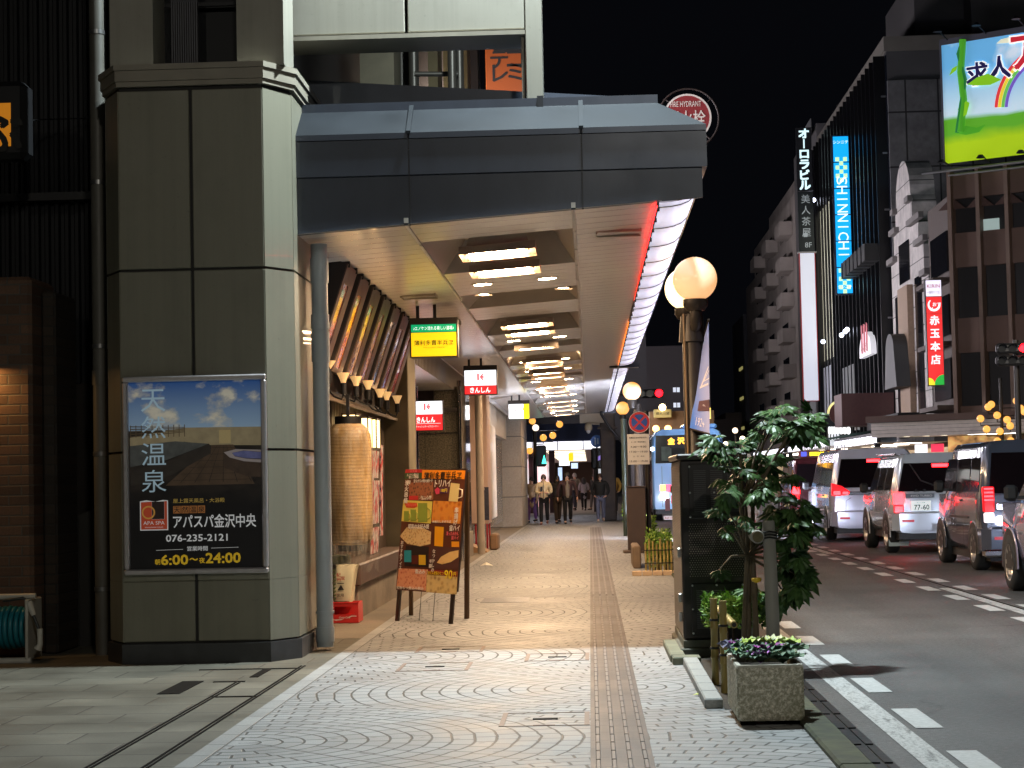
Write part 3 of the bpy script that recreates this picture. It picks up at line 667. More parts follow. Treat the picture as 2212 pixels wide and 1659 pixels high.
# floodlight on the post above the canopy edge, lighting the roof lip and the pavement below
FZ = 8.5
fl = thing('floodlight', 'white floodlight fixed to the post above the front edge of the canopy', 'floodlight', (.12, 14.95, FZ+.05))
b = MB(); b.bbox(-.08, .32, 14.79, 15.11, FZ, FZ+.12, .02); b.build('housing', MATS['dark_metal'], fl)
b = MB(); b.tube([(-.4, 15.7, FZ+.06), (-.08, 14.95, FZ+.06)], .02, 8); b.build('bracket', MATS['dark_metal'], fl)
b = MB(); b.quad((-.06, 14.81, FZ-.004), (-.06, 15.09, FZ-.004), (.30, 15.09, FZ-.004), (.30, 14.81, FZ-.004)); b.build('lens', mat('flood_glow', (.8, .8, .8), .4, emit=4300, ecol=(.86, 1.0, 1.04)), fl)
# ================================================================== ALLEY LEFT OF THE PILLAR
def pipe_thing(name, label, x, y, z0, z1, r, m, clamps=(), collars=(), cat='pipe'):
    t = thing(name, label, cat, (x, y, z0))
    MB().cyl((x, y, z0), (x, y, z1), r, n=18).build('pipe', m, t)
    for z in clamps: MB().cyl((x, y, z), (x, y, z+.035), r+.006, n=18).build('clamp', mat('clamp_steel', (.2, .2, .2), .35, metal=.8), t)
    for z, h in collars: MB().cyl((x, y, z), (x, y, z+h), r+.008, n=18).build('collar', m, t)
    return t
pipe_thing('drainpipe', 'dull grey drainpipe standing in the dark alley beside the corner pillar', -3.99, 15.6, 0, 7, .06, mat('pipe_grey', lin((84, 82, 76)), .5, noise=.15, scale=5), (.52, 1.62, 2.5, 3.85, 5.1), ((2.2, .12),))
wl = thing('corrugated_wall', 'dark corrugated metal wall closing the alley above the brickwork', 'wall', (-6, 17.0, 0))
b = MB(); pr = []
n = 70
for i in range(n+1):
    x = -10+(6.3/n)*i
    for dx, d in ((0, 0), (.03, 0), (.045, -.03), (.075, -.03)): pr.append((x+dx, 17.0+d))
b.rings([[(x, y, 2.3) for x, y in pr], [(x, y, 9) for x, y in pr]], False, False, False, closed=False)
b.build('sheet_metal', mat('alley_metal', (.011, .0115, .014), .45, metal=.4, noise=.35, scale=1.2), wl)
b = MB(); b.box(-10, -3.8, 16.86, 17.0, 3.93, 4.0); b.build('ledge', mat('alley_ledge', (.03, .03, .031), .6), wl)
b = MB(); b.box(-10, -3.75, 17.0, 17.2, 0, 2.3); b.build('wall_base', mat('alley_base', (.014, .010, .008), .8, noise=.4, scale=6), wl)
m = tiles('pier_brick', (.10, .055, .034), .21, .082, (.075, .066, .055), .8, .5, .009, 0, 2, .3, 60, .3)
bp = thing('brick_pier', 'red brown brick pier lit from above by a wall lamp in the alley', 'pier', (-5.3, 15.6, 0))
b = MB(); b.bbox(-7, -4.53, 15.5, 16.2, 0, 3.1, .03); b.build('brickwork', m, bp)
m2 = tiles('pier_brick_shaded', (.03, .021, .015), .21, .082, (.022, .02, .018), .85, .5, .009, 0, 2, .3, 60, .3)  # same brick, with the shade on the return put into its colour
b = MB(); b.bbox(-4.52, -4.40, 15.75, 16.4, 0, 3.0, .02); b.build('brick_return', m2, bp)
lw = thing('wall_lamp', 'black down-facing wall lamp shining on the brick pier', 'lamp', (-4.98, 15.4, 2.35))
b = MB(); b.lathe((-4.93, 15.36, 2.36), [(.03, .34), (.1, .3), (.11, .02), (.13, 0)], 16, True, False); b.build('shade', MATS['dark_metal'], lw)
b = MB(); b.box(-4.96, -4.9, 15.38, 15.5, 2.58, 2.62); b.build('arm', MATS['dark_metal'], lw)
MB().disc((-4.93, 15.36, 2.37), .1, (1, 0, 0), (0, 1, 0)).build('bulb', glow('wall_lamp_glow', (255, 190, 110), 60), lw)
st = thing('stair_wall', 'dark concrete stair wall with a sloping top behind the drainpipe', 'wall', (-4.3, 16.5, 0))
a, c = at(93, 1147, 16.5), at(206, 1097, 16.5)
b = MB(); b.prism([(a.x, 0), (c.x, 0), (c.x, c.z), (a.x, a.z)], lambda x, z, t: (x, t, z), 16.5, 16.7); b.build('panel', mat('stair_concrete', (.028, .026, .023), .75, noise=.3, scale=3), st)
b = MB(); xm = a.x+(c.x-a.x)*.66; b.box(xm, xm+.012, 16.49, 16.5, 0, 1.1); b.build('joint', MATS['joint_dark'], st)
sg = thing('signboard', 'black rounded signboard with an orange panel high up the alley wall', 'sign', at(10, 260, 15.7))
a, c = at(-80, 345, 15.7), at(55, 172, 15.7); b = MB(); b.bbox(a.x, c.x, 15.7, 15.95, a.z, c.z, .05); b.build('box', MATS['dark_metal'], sg)
a, c = at(-60, 318, 15.69), at(23, 222, 15.69); b = MB(); b.quad((a.x, 15.69, a.z), (c.x, 15.69, a.z), (c.x, 15.69, c.z), (a.x, 15.69, c.z)); b.build('panel', glow('alley_orange', (225, 140, 30), .42), sg)
p = at(2, 288, 15.68); b = MB(); put_text(b, 'ぶ', p, h=.3, bold=.03); b.build('lettering', ink('ink_black', (14, 12, 10)), sg)
cb = MB(); cb.tube([at(55, 262, 15.9), at(90, 258, 16.5), at(200, 255, 16.9)], .006, 5); tag(cb.build('cable', MATS['dark_metal']), 'thin cable strung from the black signboard across the corrugated wall', 'cable')
# hose reel
hr = thing('hose_reel', 'teal garden hose wound on a white reel at the foot of the brick pier', 'hose reel', (-4.6, 15.1, 0))
hc = Vector((-4.62, 15.15, .27))
b = MB()
for i in range(7):
    xx = hc.x-.12+i*.042; rr_ = .155-.004*abs(i-3)
    b.rings([[(xx+.02*math.cos(k*math.pi/4), hc.y+(rr_+.02*math.sin(k*math.pi/4))*math.cos(a_*math.pi/14), hc.z+(rr_+.02*math.sin(k*math.pi/4))*math.sin(a_*math.pi/14)) for k in range(8)] for a_ in range(29)], False, False, True)
b.build('hose', mat('hose_teal', lin((30, 112, 126)), .35), hr)
wp = mat('white_plastic', lin((190, 188, 178)), .4, noise=.1)
for sx_ in (-.19, .19): b = MB(); b.bbox(hc.x+sx_-.012, hc.x+sx_+.012, hc.y-.2, hc.y+.2, .02, .5, .01); b.build('side_plate', wp, hr)
b = MB(); b.tube([hc+Vector((-.2, -.1, .25)), hc+Vector((.24, -.1, .25))], .022, 8); b.build('handle', wp, hr)
b = MB(); b.tube([hc+Vector((-.25, -.17, -.25)), hc+Vector((.22, -.17, -.25))], .026, 8); b.build('foot', wp, hr)
b = MB(); b.tube([hc+Vector((.2, -.15, .2)), hc+Vector((.25, -.19, .1))], [.03, .02], 8); b.build('hose_joint', wp, hr); b = MB(); b.tube([hc+Vector((.3, -.2, 0)), hc+Vector((.3, -.2, -.12)), hc+Vector((.28, -.2, -.16))], [.022, .022, .034], 8); b.build('nozzle', wp, hr)
b = MB(); b.tube([hc+Vector((.24, -.19, .12)), hc+Vector((.29, -.2, .0))], .012, 6); b.tube([hc+Vector((0, -.16, .22)), hc+Vector((.16, -.17, .24)), hc+Vector((.2, -.15, .2))], .012, 6); b.build('hose_end', mat('hose_dark', (.02, .025, .025), .4), hr)

# ================================================================== GRILL BAR SHOP FRONT
pw = mat('pipe_blue_grey', lin((176, 186, 192)), .42, noise=.08, scale=4)
pipe_thing('downpipe', 'pale blue-grey round downpipe standing at the grill bar corner under the canopy', -2.183, 15.67, .03, 3.32, .068, pw, (), ((.07, .12), (.3, .02), (2.35, .25), (2.62, .12), (3.0, .2)))
shop = thing('grill_bar', 'grill bar shop front with dark lattice wall, low concrete plinth and ribbed boards', 'shop', (-2.6, 20, 0))
WX = -2.62
tiles('bar_plinth', (.3, .25, .19), 3, 3, (.2, .17, .13), .85, 0, .004, 1, 2, .05, 40, .35)
b = MB(); b.box(-3.2, -2.33, 19.1, 24.3, 0, .34); b.build('plinth', MATS['bar_plinth'], shop)
b = MB(); b.bbox(-3.2, -2.29, 19.0, 24.2, .34, .56, .015); b.build('sill_board', mat('sill_brown', lin((86, 66, 54)), .55, noise=.2, scale=5), shop)
b = MB(); b.box(-2.8, WX, 16.6, 24.3, .0, 2.3); b.build('back_wall', mat('bar_dark_wall', (.018, .014, .012), .7, noise=.3), shop)
b = MB()
for i in range(40): b.box(WX, WX+.035, 19.3+i*.125, 19.3+i*.125+.055, .56, 2.2)
b.build('lattice_slat', mat('lattice_brown', lin((96, 80, 64)), .6, noise=.2, scale=9), shop)
b = MB(); b.quad((-2.75, 16.6, 2.34), (-2.42, 16.6, 2.16), (-2.42, 24.3, 2.16), (-2.75, 24.3, 2.34)); b.box(-2.44, -2.42, 16.6, 24.3, 2.14, 2.17)
b.build('pelmet', mat('pelmet_brown', lin((108, 92, 74)), .6, noise=.2, scale=3), shop)
b = MB(); b.box(-3.0, -2.7, 16.6, 24.3, 2.2, 3.5); b.build('upper_wall', mat('bar_upper', lin((70, 60, 52)), .7, noise=.2), shop)
b = MB(); b.bbox(-3.2, -2.28, 24.3, 25.25, 0, 3.34, .01); b.build('pillar', mat('mortar_pillar', lin((104, 94, 72)), .75, noise=.25, scale=3, bump=.3), shop)
b = MB(); b.box(-2.62, -2.42, 16.62, 16.9, 0, 2.25); b.build('corner_frame', MATS['dark_metal'], shop)
b = MB(); b.box(-2.5, -2.3, 16.1, 16.5, .42, .72); b.box(-2.4, -2.28, 16.5, 16.62, .0, 2.3); b.build('door_frame', MATS['dark_metal'], shop)
# slanting menu light boxes leaning out over the pavement
PRINTS = []
for i, (c1, c2, c3) in enumerate((((150, 40, 40), (220, 150, 130), (90, 50, 60)), ((220, 120, 40), (240, 190, 120), (200, 60, 60)), ((240, 200, 160), (230, 140, 60), (90, 60, 70)), ((200, 80, 70), (240, 190, 150), (120, 70, 110)), ((120, 100, 40), (70, 60, 50), (160, 140, 60)), ((190, 80, 90), (230, 170, 150), (220, 110, 60)), ((200, 70, 80), (240, 160, 130), (120, 50, 60)))):
    m = mat('menu_print_%d' % i, (.2, .1, .1), .18, coat=.4); g = NG(m); X, Y, Z = g.pos(); P = g.vec(g.m('MULTIPLY', X, 1.0), g.m('MULTIPLY', Y, .8), Z)
    q = g.n.new('ShaderNodeTexVoronoi'); q.inputs['Scale'].default_value = 9; g.l.new(P, q.inputs[0])
    c = g.mix(g.rng(g.noise(P, 3.5, 4), .42, .58, 0, 1), lin(c1), lin(c2)); c = g.mix(g.rng(g.noise(P, 14, 4), .5, .66, 0, 1), c, lin(c3))
    c = g.mix(g.rng(q.outputs['Distance'], .0, .12, .8, 0), c, lin((245, 235, 220))); g.color(c); PRINTS.append(m)
frame_b = mat('menu_frame', lin((76, 60, 54)), .45, noise=.15); side_b = mat('menu_side', (.012, .009, .009), .5)
NEARS = ['nearest the pale downpipe', 'second from the pale downpipe, with orange print', 'third from the pale downpipe, with pale flame print', 'middle of the row of seven', 'third from the yellow hanging sign, with dull olive print', 'second from the yellow hanging sign', 'nearest the yellow hanging sign']
for i in range(7):
    y0 = 17.16+i*1.035; y1 = y0+.70
    t = thing('menu_lightbox', 'slanting framed menu board, '+NEARS[i], 'menu board', (-2.3, y0, 2.6), 'slanting menu boards above the grill bar')
    T, Bm = Vector((-2.14, 0, 3.33)), Vector((-2.44, 0, 2.43)); d = (T-Bm); nrm = Vector((d.z, 0, -d.x)).normalized()   # outward, slightly down
    def fp(s, y, o): v = Bm + d*s + nrm*o; return (v.x, y, v.z)
    b = MB(); b.add([fp(0, y0, 0), fp(0, y1, 0), fp(1, y1, 0), fp(1, y0, 0), fp(0, y0, -.17), fp(0, y1, -.17), fp(1, y1, -.17), fp(1, y0, -.17)], [(0, 4, 7, 3), (1, 2, 6, 5), (3, 7, 6, 2), (0, 1, 5, 4), (4, 5, 6, 7), (0, 3, 2, 1)]); b.build('case', side_b, t)
    b = MB()
    for s0, s1, a0, a1 in ((0, .05, y0, y1), (.82, 1, y0, y1), (.05, .82, y0, y0+.13), (.05, .82, y0+.43, y1)):
        b.quad(fp(s0, a0, .012), fp(s0, a1, .012), fp(s1, a1, .012), fp(s1, a0, .012)); b.quad(fp(s0, a0, 0), fp(s0, a0, .012), fp(s1, a0, .012), fp(s1, a0, 0)); b.quad(fp(s0, a1, 0), fp(s1, a1, 0), fp(s1, a1, .012), fp(s0, a1, .012)); b.quad(fp(s0, a0, 0), fp(s0, a1, 0), fp(s0, a1, .012), fp(s0, a0, .012)); b.quad(fp(s1, a0, 0), fp(s1, a0, .012), fp(s1, a1, .012), fp(s1, a1, 0))
    b.build('frame', frame_b, t)
    b = MB(); b.quad(fp(.05, y0+.13, .004), fp(.05, y0+.43, .004), fp(.82, y0+.43, .004), fp(.82, y0+.13, .004)); b.build('print', PRINTS[i], t)
    b = MB(); b.box(-2.3, -2.12, y0+.05, y0+.09, 3.3, 3.37); b.box(-2.3, -2.12, y1-.1, y1-.06, 3.3, 3.37); b.build('bracket', MATS['dark_metal'], t)
# up-facing lamps that light the boards
LG = glow('board_lamp_glow', (255, 205, 140), 55)
ys = [(17.0, 2.445), (18.1, 2.40), (19.1, 2.42), (20.15, 2.434), (21.3, 2.40), (22.0, 2.40), (23.2, 2.41)]
LAMP_L = ['with cool white rim beside the pale downpipe', 'second from the pale downpipe', 'third from the pale downpipe', 'fourth from the pale downpipe', 'unlit-looking clear one, third from the plaster pillar', 'tilted one, second from the plaster pillar', 'nearest the plaster pillar']
for i, (yy, zz) in enumerate(ys):
    x = -2.31; t = thing('board_lamp', 'up-facing cup lamp under the menu boards, '+LAMP_L[i], 'lamp', (x, yy, zz), 'cup lamps under the slanting menu boards')
    big = 1.25 if i == 0 else 1.0
    b = MB(); b.lathe((x, yy, zz-.10), [(.022, 0), (.03, .03), (.055*big, .085), (.062*big, .10)], 16, True, False); b.build('reflector', mat('cup_glass', lin((235, 200, 150)), .2, emit=.5, ecol=lin((255, 200, 130))), t)
    if i not in (4,): MB().disc((x, yy, zz-.004), .052*big, (1, 0, 0), (0, 1, 0), 18).build('bulb', LG if i else glow('cool_lamp_glow', (235, 240, 255), 25), t)
    b = MB(); b.cyl((x, yy, zz-.2), (x, yy, zz-.095), .03, n=12); b.build('socket', MATS['dark_metal'], t)
    b = MB(); b.tube([(x, yy, zz-.2), (x-.02, yy, zz-.25), (x-.09, yy, zz-.22), (x-.14, yy, zz-.16)], .01, 6); b.build('arm', MATS['dark_metal'], t)
bf = thing('round_lamp_housing', 'big black round lamp housing behind the pale downpipe', 'lamp', (-2.42, 16.75, 2.3))
b = MB(); b.cyl((-2.6, 16.95, 2.28), (-2.36, 16.7, 2.30), .14, .16, 20); b.build('housing', MATS['dark_metal'], bf)
# paper lantern in plastic wrap
m = mat('lantern_paper', (.4, .2, .06), .5); g = NG(m); X, Y, Z = g.pos()
rib = g.m('ABSOLUTE', g.m('SUBTRACT', g.m('FRACT', g.m('DIVIDE', Z, .0335)), .5)); st_ = g.rng(g.noise(g.vec(X, Y, g.m('MULTIPLY', Z, .4)), 6, 4), .35, .65, .55, 1.2)
q = g.n.new('ShaderNodeVectorMath'); q.operation = 'SCALE'; q.inputs[0].default_value = lin((172, 142, 96)); g.l.new(st_, q.inputs['Scale'])
g.color(g.mix(g.rng(rib, .38, .48, 0, .7), q.outputs[0], lin((104, 66, 26)))); g.bump(rib, .2, .01)
g.b.inputs['Emission Strength'].default_value = .02; g.l.new(q.outputs[0], g.b.inputs['Emission Color'])
ln_ = thing('paper_lantern', 'tall amber paper lantern wrapped in clear plastic hanging by the grill bar', 'lantern', (-2.38, 19, .7))
LC = (-2.385, 19.0, 0)
b = MB(); b.lathe(LC, [(.13, .75), (.19, .765), (.222, .80), (.229, 1.0), (.231, 1.4), (.228, 1.75), (.22, 1.84), (.19, 1.90), (.14, 1.945)], 40, True, True); b.build('paper', m, ln_)
b = MB(); b.lathe(LC, [(.118, .69), (.122, .75)], 24); b.build('bottom_ring', ink('lantern_ring', (26, 28, 38)), ln_)
b = MB(); b.lathe(LC, [(.135, 1.945), (.135, 2.02)], 24); b.box(-2.40, -2.37, 18.98, 19.02, 2.02, 2.24); b.build('top_ring', ink('lantern_top', (16, 13, 13)), ln_)
m = mat('clear_wrap', (.9, .85, .75), .22, alpha=.16, spec=.6); g = NG(m); X, Y, Z = g.pos()
wr = g.noise(g.vec(g.m('MULTIPLY', X, 16), g.m('MULTIPLY', Y, 16), g.m('MULTIPLY', Z, 2.2)), 1.3, 5, .65); g.bump(wr, .9, .02); g.put(g.b.inputs['Alpha'], g.rng(wr, .42, .68, .0, .2))
b = MB(); rs = []
for z, rr_ in ((.48, .20), (.6, .235), (.74, .238), (1.0, .241), (1.5, .243), (1.8, .238), (1.9, .205), (1.945, .15)):
    rs.append([(LC[0]+rr_*(1+.03*math.sin(7*a+z*9)+.015*math.sin(17*a+z*4))*math.cos(a), LC[1]+rr_*(1+.03*math.sin(7*a+z*9))*math.sin(a), z) for a in [2*math.pi*k/48 for k in range(48)]])
b.rings(rs, False, False, True); b.build('plastic_wrap', m, ln_)
b = MB(); b.rings([[(-2.15+.02*math.sin(k*1.1), 19.05+k*.05, z+.03*math.sin(k*.8)) for k in range(12)] for z in (.5, 1.2, 1.95)], False, False, True, closed=False); b.build('plastic_skirt', m, ln_)
# wall lanterns
WL = glow('wall_lantern_glow', (255, 226, 160), 3.2)
for i, (y0, y1, z0, z1) in enumerate(((19.43, 20.1, 1.74, 2.05), (20.47, 21.0, 1.74, 2.05), (21.28, 21.9, 1.75, 2.06))):
    t = thing('wall_lantern', 'lit cream box lantern on the lattice wall, '+('half behind the amber paper lantern', 'in the middle of the three', 'nearest the hanging paper strips')[i], 'lantern', (-2.45, y0, z0), 'cream box lanterns on the lattice wall')
    b = MB(); b.box(-2.5, -2.36, y0, y0+.36, z0, z1); b.build('diffuser', WL, t)
    b = MB()
    for yy in (y0-.012, y0+.36):
        for xx in (-2.505, -2.365): b.box(xx, xx+.014, yy, yy+.012, z0-.02, z1+.02)
    for zz in (z0-.02, z1): b.box(-2.505, -2.351, y0-.012, y0+.372, zz, zz+.02)
    b.build('frame', mat('lantern_frame', lin((70, 50, 34)), .5), t)
# paper notices
m = mat('notice_print', (.5, .2, .2), .6); g = NG(m); X, Y, Z = g.pos(); P = g.vec(0.0, Y, Z)
c = g.mix(g.rng(g.noise(P, 6, 4), .44, .56, 0, 1), lin((236, 222, 214)), lin((206, 52, 52))); c = g.mix(g.rng(g.noise(P, 11, 3), .56, .66, 0, 1), c, lin((70, 50, 90))); g.color(c)
def notice(y0, y1, z0, z1, label, x=-2.55, m=MATS['notice_print']):
    b = MB(); b.add([(x, y0, z0), (x, y1, z0), (x+.02, y1, z1), (x+.02, y0, z1), (x-.012, y0, z0), (x-.012, y1, z0), (x+.008, y1, z1), (x+.008, y0, z1)], [(0, 1, 2, 3), (0, 3, 7, 4), (1, 5, 6, 2), (2, 6, 7, 3), (0, 4, 5, 1), (4, 7, 6, 5)])
    return tag(b.build('paper_notice', m), label, 'notice')
notice(21.15, 21.75, .95, 1.72, 'red and white paper menu sheet hanging just behind the lantern wrap', -2.46)
notice(22.3, 23.15, 1.42, 1.74, 'pink printed notice, upper of two on the lattice by the plaster pillar')
notice(22.3, 23.1, .88, 1.39, 'pink printed notice, lower of two on the lattice by the plaster pillar')
notice(23.3, 23.55, .72, 1.82, 'long narrow red paper strip beside the plaster pillar')
notice(21.3, 22.0, .57, .86, 'red striped cloth notice above the brown sill board', -2.44)
b = MB(); b.box(-2.56, -2.545, 21.4, 21.55, 1.3, 1.7); tag(b.build('wooden_plaque', mat('plaque_wood', lin((190, 140, 84)), .6, noise=.2)), 'thin wooden name plaque under the middle wall lantern', 'plaque')
# crate with a bagged sack on it
cr = thing('bottle_crate', 'red plastic bottle crate on the pavement behind the pale downpipe', 'crate', (-2.40, 18.8, 0))
rp = mat('crate_red', lin((206, 48, 44)), .35, noise=.08)
b = MB(); cx0, cx1, cy0, cy1 = -2.56, -2.27, 18.64, 19.0
b.box(cx0, cx1, cy0, cy1, .01, .03)
b.box(cx0, cx1, cy0, cy0+.016, .03, .09); b.box(cx0, cx1, cy0, cy0+.016, .165, .20)
for x0, x1 in ((cx0, cx0+.035), (cx1-.035, cx1)): b.box(x0, x1, cy0, cy0+.016, .09, .165)
b.box(cx0, cx1, cy1-.016, cy1, .03, .2)
for x0, x1 in ((cx0, cx0+.016), (cx1-.016, cx1)): b.box(x0, x1, cy0+.016, cy1-.016, .03, .2)
b.build('crate_body', rp, cr)
b = MB(); b.bbox(cx0-.005, cx1+.005, cy0-.006, cy0+.01, .195, .21, .004); b.build('rim', rp, cr)
b = MB(); put_text(b, 'Coca-Cola', (-2.405, cy0-.004, .062), w=.11, slant=.2, bold=.02)
b.face([(-2.53, cy0-.003, .045), (-2.49, cy0-.003, .032), (-2.44, cy0-.003, .037), (-2.41, cy0-.003, .05), (-2.45, cy0-.003, .045), (-2.5, cy0-.003, .043)])
b.face([(-2.38, cy0-.003, .058), (-2.33, cy0-.003, .07), (-2.29, cy0-.003, .068), (-2.29, cy0-.003, .076), (-2.34, cy0-.003, .077)]); b.build('lettering', ink('crate_white', (232, 226, 220)), cr)
sk = thing('charcoal_bag', 'printed paper charcoal bag with open clear top standing on the red crate', 'bag', (-2.42, 18.8, .21))
m = mat('bag_paper', lin((206, 198, 168)), .6, noise=.15, scale=8, bump=.4)
rs = []
for z, x0, x1, y0, y1 in ((.21, -2.52, -2.34, 18.68, 18.95), (.36, -2.53, -2.33, 18.68, 18.95), (.5, -2.50, -2.31, 18.70, 18.94), (.56, -2.50, -2.29, 18.72, 18.92)):
    n = 24; rs.append([((x0+x1)/2+(x1-x0)/2*max(-1, min(1, 1.3*math.cos(2*math.pi*k/n)))+.006*math.sin(k*2.3+z*30), (y0+y1)/2+(y1-y0)/2*max(-1, min(1, 1.3*math.sin(2*math.pi*k/n))), z+.008*math.sin(k*1.7)) for k in range(n)])
MB().rings(rs, True, True, True).build('sack', m, sk)
b = MB()
for i, w_ in enumerate(('紀州', '炭')): put_column(b, w_, (-2.46+i*.04, 18.665, .45-i*.01), .042, .045, bold=.02)
b.build('lettering', ink('bag_red', (170, 60, 44)), sk)
b = MB(); b.box(-2.475, -2.41, 18.666, 18.672, .385, .393); b.face([(-2.475, 18.668, .325), (-2.41, 18.668, .325), (-2.44, 18.668, .375)]); put_text(b, '徳用', (-2.45, 18.664, .275), w=.07, bold=.01); b.build('print_mark', ink('bag_ink', (30, 26, 24)), sk)
b = MB()
for i in range(9): b.face([(-2.515, 18.672, .225+i*.035), (-2.49, 18.672, .235+i*.035), (-2.49, 18.672, .252+i*.035), (-2.515, 18.672, .242+i*.035)])
b.build('print_stripe', ink('bag_green', (92, 104, 58)), sk)
b = MB(); rs = []
for z, r_ in ((.55, .10), (.62, .12), (.72, .15), (.8, .14)): rs.append([(-2.4+r_*(1+.2*math.sin(5*a+z*20))*math.cos(a), 18.82+r_*(1+.2*math.cos(4*a))*math.sin(a), z) for a in [2*math.pi*k/30 for k in range(30)]])
b.rings(rs, False, False, True); b.build('clear_top', MATS['clear_wrap'], sk)
tb = MB(); tb.lathe((-2.62, 19.25, 0), [(.16, 0), (.2, .3), (.21, .62), (.2, .64)], 20); tag(tb.build('plastic_bin', mat('bin_green', lin((104, 112, 74)), .5, noise=.2)), 'dull green plastic bin half hidden behind the charcoal bag', 'bin')

# ================================================================== BANK FRONT AND SHOPS FARTHER ALONG
bank = thing('bank_front', 'bank entrance with speckled granite wall, chrome bands and louvred soffit', 'bank', (-2.6, 33, 0))
m = mat('granite', (.2, .19, .15), .22, coat=.3); g = NG(m); X, Y, Z = g.pos(); P = g.vec(X, Y, Z)
sp = g.noise(P, 42, 3, .8); j = g.rng(g.m('ABSOLUTE', g.m('SUBTRACT', g.m('FRACT', g.m('DIVIDE', g.m('ADD', X, 5.02), .55)), .5)), .493, .497, 0, 1)
g.color(g.mix(j, g.mix(g.rng(sp, .4, .6, 0, 1), lin((78, 72, 58)), lin((140, 130, 108))), (.03, .03, .025)))
b = MB(); b.box(-3.6, -2.24, 33, 35.9, 0, 3.0); b.build('granite_wall', m, bank)
chrome = mat('chrome', (.62, .6, .57), .12, metal=1.0)
b = MB(); b.box(-3.6, -2.23, 32.985, 33, 2.19, 2.215); b.box(-3.6, -2.23, 32.98, 33, 2.56, 2.64); b.build('chrome_band', chrome, bank)
b = MB(); b.cyl((-2.22, 32.98, 0), (-2.22, 32.98, 3.1), .035, n=12); b.cyl((-2.80, 31.0, 0), (-2.80, 31.0, 3.1), .05, n=12); b.build('chrome_post', chrome, bank)
b = MB(); b.box(-3.4, -2.3, 25.26, 25.6, 0, 3.3); b.build('dark_frame', mat('frame_brown', lin((50, 36, 28)), .4), bank)
b = MB(); b.box(-2.34, -2.23, 33.1, 36.0, .45, 3.0); b.build('mirror_panel', mat('mirror_dark', (.05, .045, .04), .06, metal=.6), bank)
b = MB(); b.box(-2.36, -2.21, 33.1, 36.05, 0, .45); b.build('base_block', mat('base_grey', lin((150, 142, 128)), .6, noise=.1), bank)
b = MB()
for i in range(46): b.box(-2.42, -2.3, 25.7+i*.24, 25.7+i*.24+.1, 2.95, 3.3)
b.build('louvre', mat('louvre_grey', lin((126, 116, 104)), .5), bank)
b = MB(); b.quad((-3.6, 25.6, 2.94), (-2.3, 25.6, 2.94), (-2.3, 37, 2.94), (-3.6, 37, 2.94)); b.build('inner_soffit', MATS['soffit'], bank)
b = MB(); b.box(-3.5, -3.3, 25.7, 33, 0, 2.9); b.build('glass_wall', mat('bank_glass', (.03, .028, .026), .1, coat=.3), bank)
b = MB(); b.box(-3.2, -2.65, 32.96, 32.985, 2.75, 2.95); b.build('screen_box', mat('screen_dark', (.02, .01, .01), .3), bank)
cp = thing('closed_circuit_lamp', 'tiny bright white lamp on the bank entrance post', 'lamp', (-2.83, 30.9, 1.55))
MB().ball((-2.83, 30.9, 1.56), .025, 10, 8).build('bulb', glow('small_white_glow', (235, 240, 255), 12), cp)
pipe_thing('downpipe', 'beige round downpipe standing by the far end of the granite wall', -2.07, 36.2, 0, 3.36, .072, mat('pipe_beige', lin((178, 164, 148)), .45, noise=.08), (), ((.2, .05), (1.2, .04)))
# display case of white panels beyond the bank
dc = thing('panel_case', 'pale bolted panel case standing on red legs beyond the bank', 'case', (-2.25, 42, 0))
cream = mat('cream_panel', lin((205, 190, 168)), .35, noise=.06, coat=.2)
b = MB(); b.bbox(-2.62, -2.12, 40.5, 43.6, .55, 2.6, .03); b.build('panel', cream, dc)
b = MB(); b.bbox(-2.5, -2.08, 39.2, 40.4, .5, 3.2, .02); b.build('front_panel', mat('pink_panel', lin((206, 176, 158)), .4), dc)
b = MB(); b.box(-2.2, -2.07, 39.18, 39.2, .58, 1.25); b.build('poster', ink('case_poster', (46, 50, 70), noise=.5, scale=30), dc)
for x, y in ((-2.35, 39.25), (-2.12, 39.25), (-2.12, 40.2)):
    b = MB(); b.cyl((x, y, 0), (x, y, .5), .018, n=8); b.build('leg', mat('leg_red', lin((190, 40, 46)), .4), dc)
b = MB(); b.cyl((-2.11, 40.46, .7), (-2.11, 40.46, 2.5), .02, n=8); b.build('light_tube', glow('cool_tube', (255, 245, 250), 5), dc)
b = MB()
for z in (.9, 1.4, 1.9, 2.3): b.box(-2.2, -2.18, 40.48, 40.5, z, z+.02); b.box(-2.4, -2.38, 40.48, 40.5, z, z+.02)
b.build('bolt', MATS['dark_metal'], dc)
b = MB(); b.box(-2.32, -2.2, 40.47, 40.5, 1.95, 2.0); b.build('red_label', ink('red_label_ink', (200, 60, 50)), dc)
sd = thing('shopfront', 'glass shop front with pale bolted lintel panels past the bank pipe', 'shop', (-2.5, 47, 0))
b = MB(); b.box(-2.9, -2.45, 36.4, 57, 2.6, 3.35); b.build('lintel', cream, sd)
b = MB(); b.box(-2.9, -2.62, 36.4, 57, 0, 2.6); b.build('glazing', mat('shop_glass', (.09, .075, .06), .08, coat=.3), sd)
b = MB()
for i in range(26): b.box(-2.63, -2.6, 37+i*.8, 37.04+i*.8, .2, 2.6)
b.build('glazing_bar', chrome, sd)
ramp = MB(); ramp.prism([(-2.35, 0), (-2.0, 0), (-2.0, .02), (-2.35, .16)], lambda x, z, t: (x, t, z), 36.9, 37.9); tag(ramp.build('step_ramp', mat('ramp_tan', lin((180, 140, 100)), .7)), 'tan wedge ramp on the pavement before the pale panel case', 'ramp')
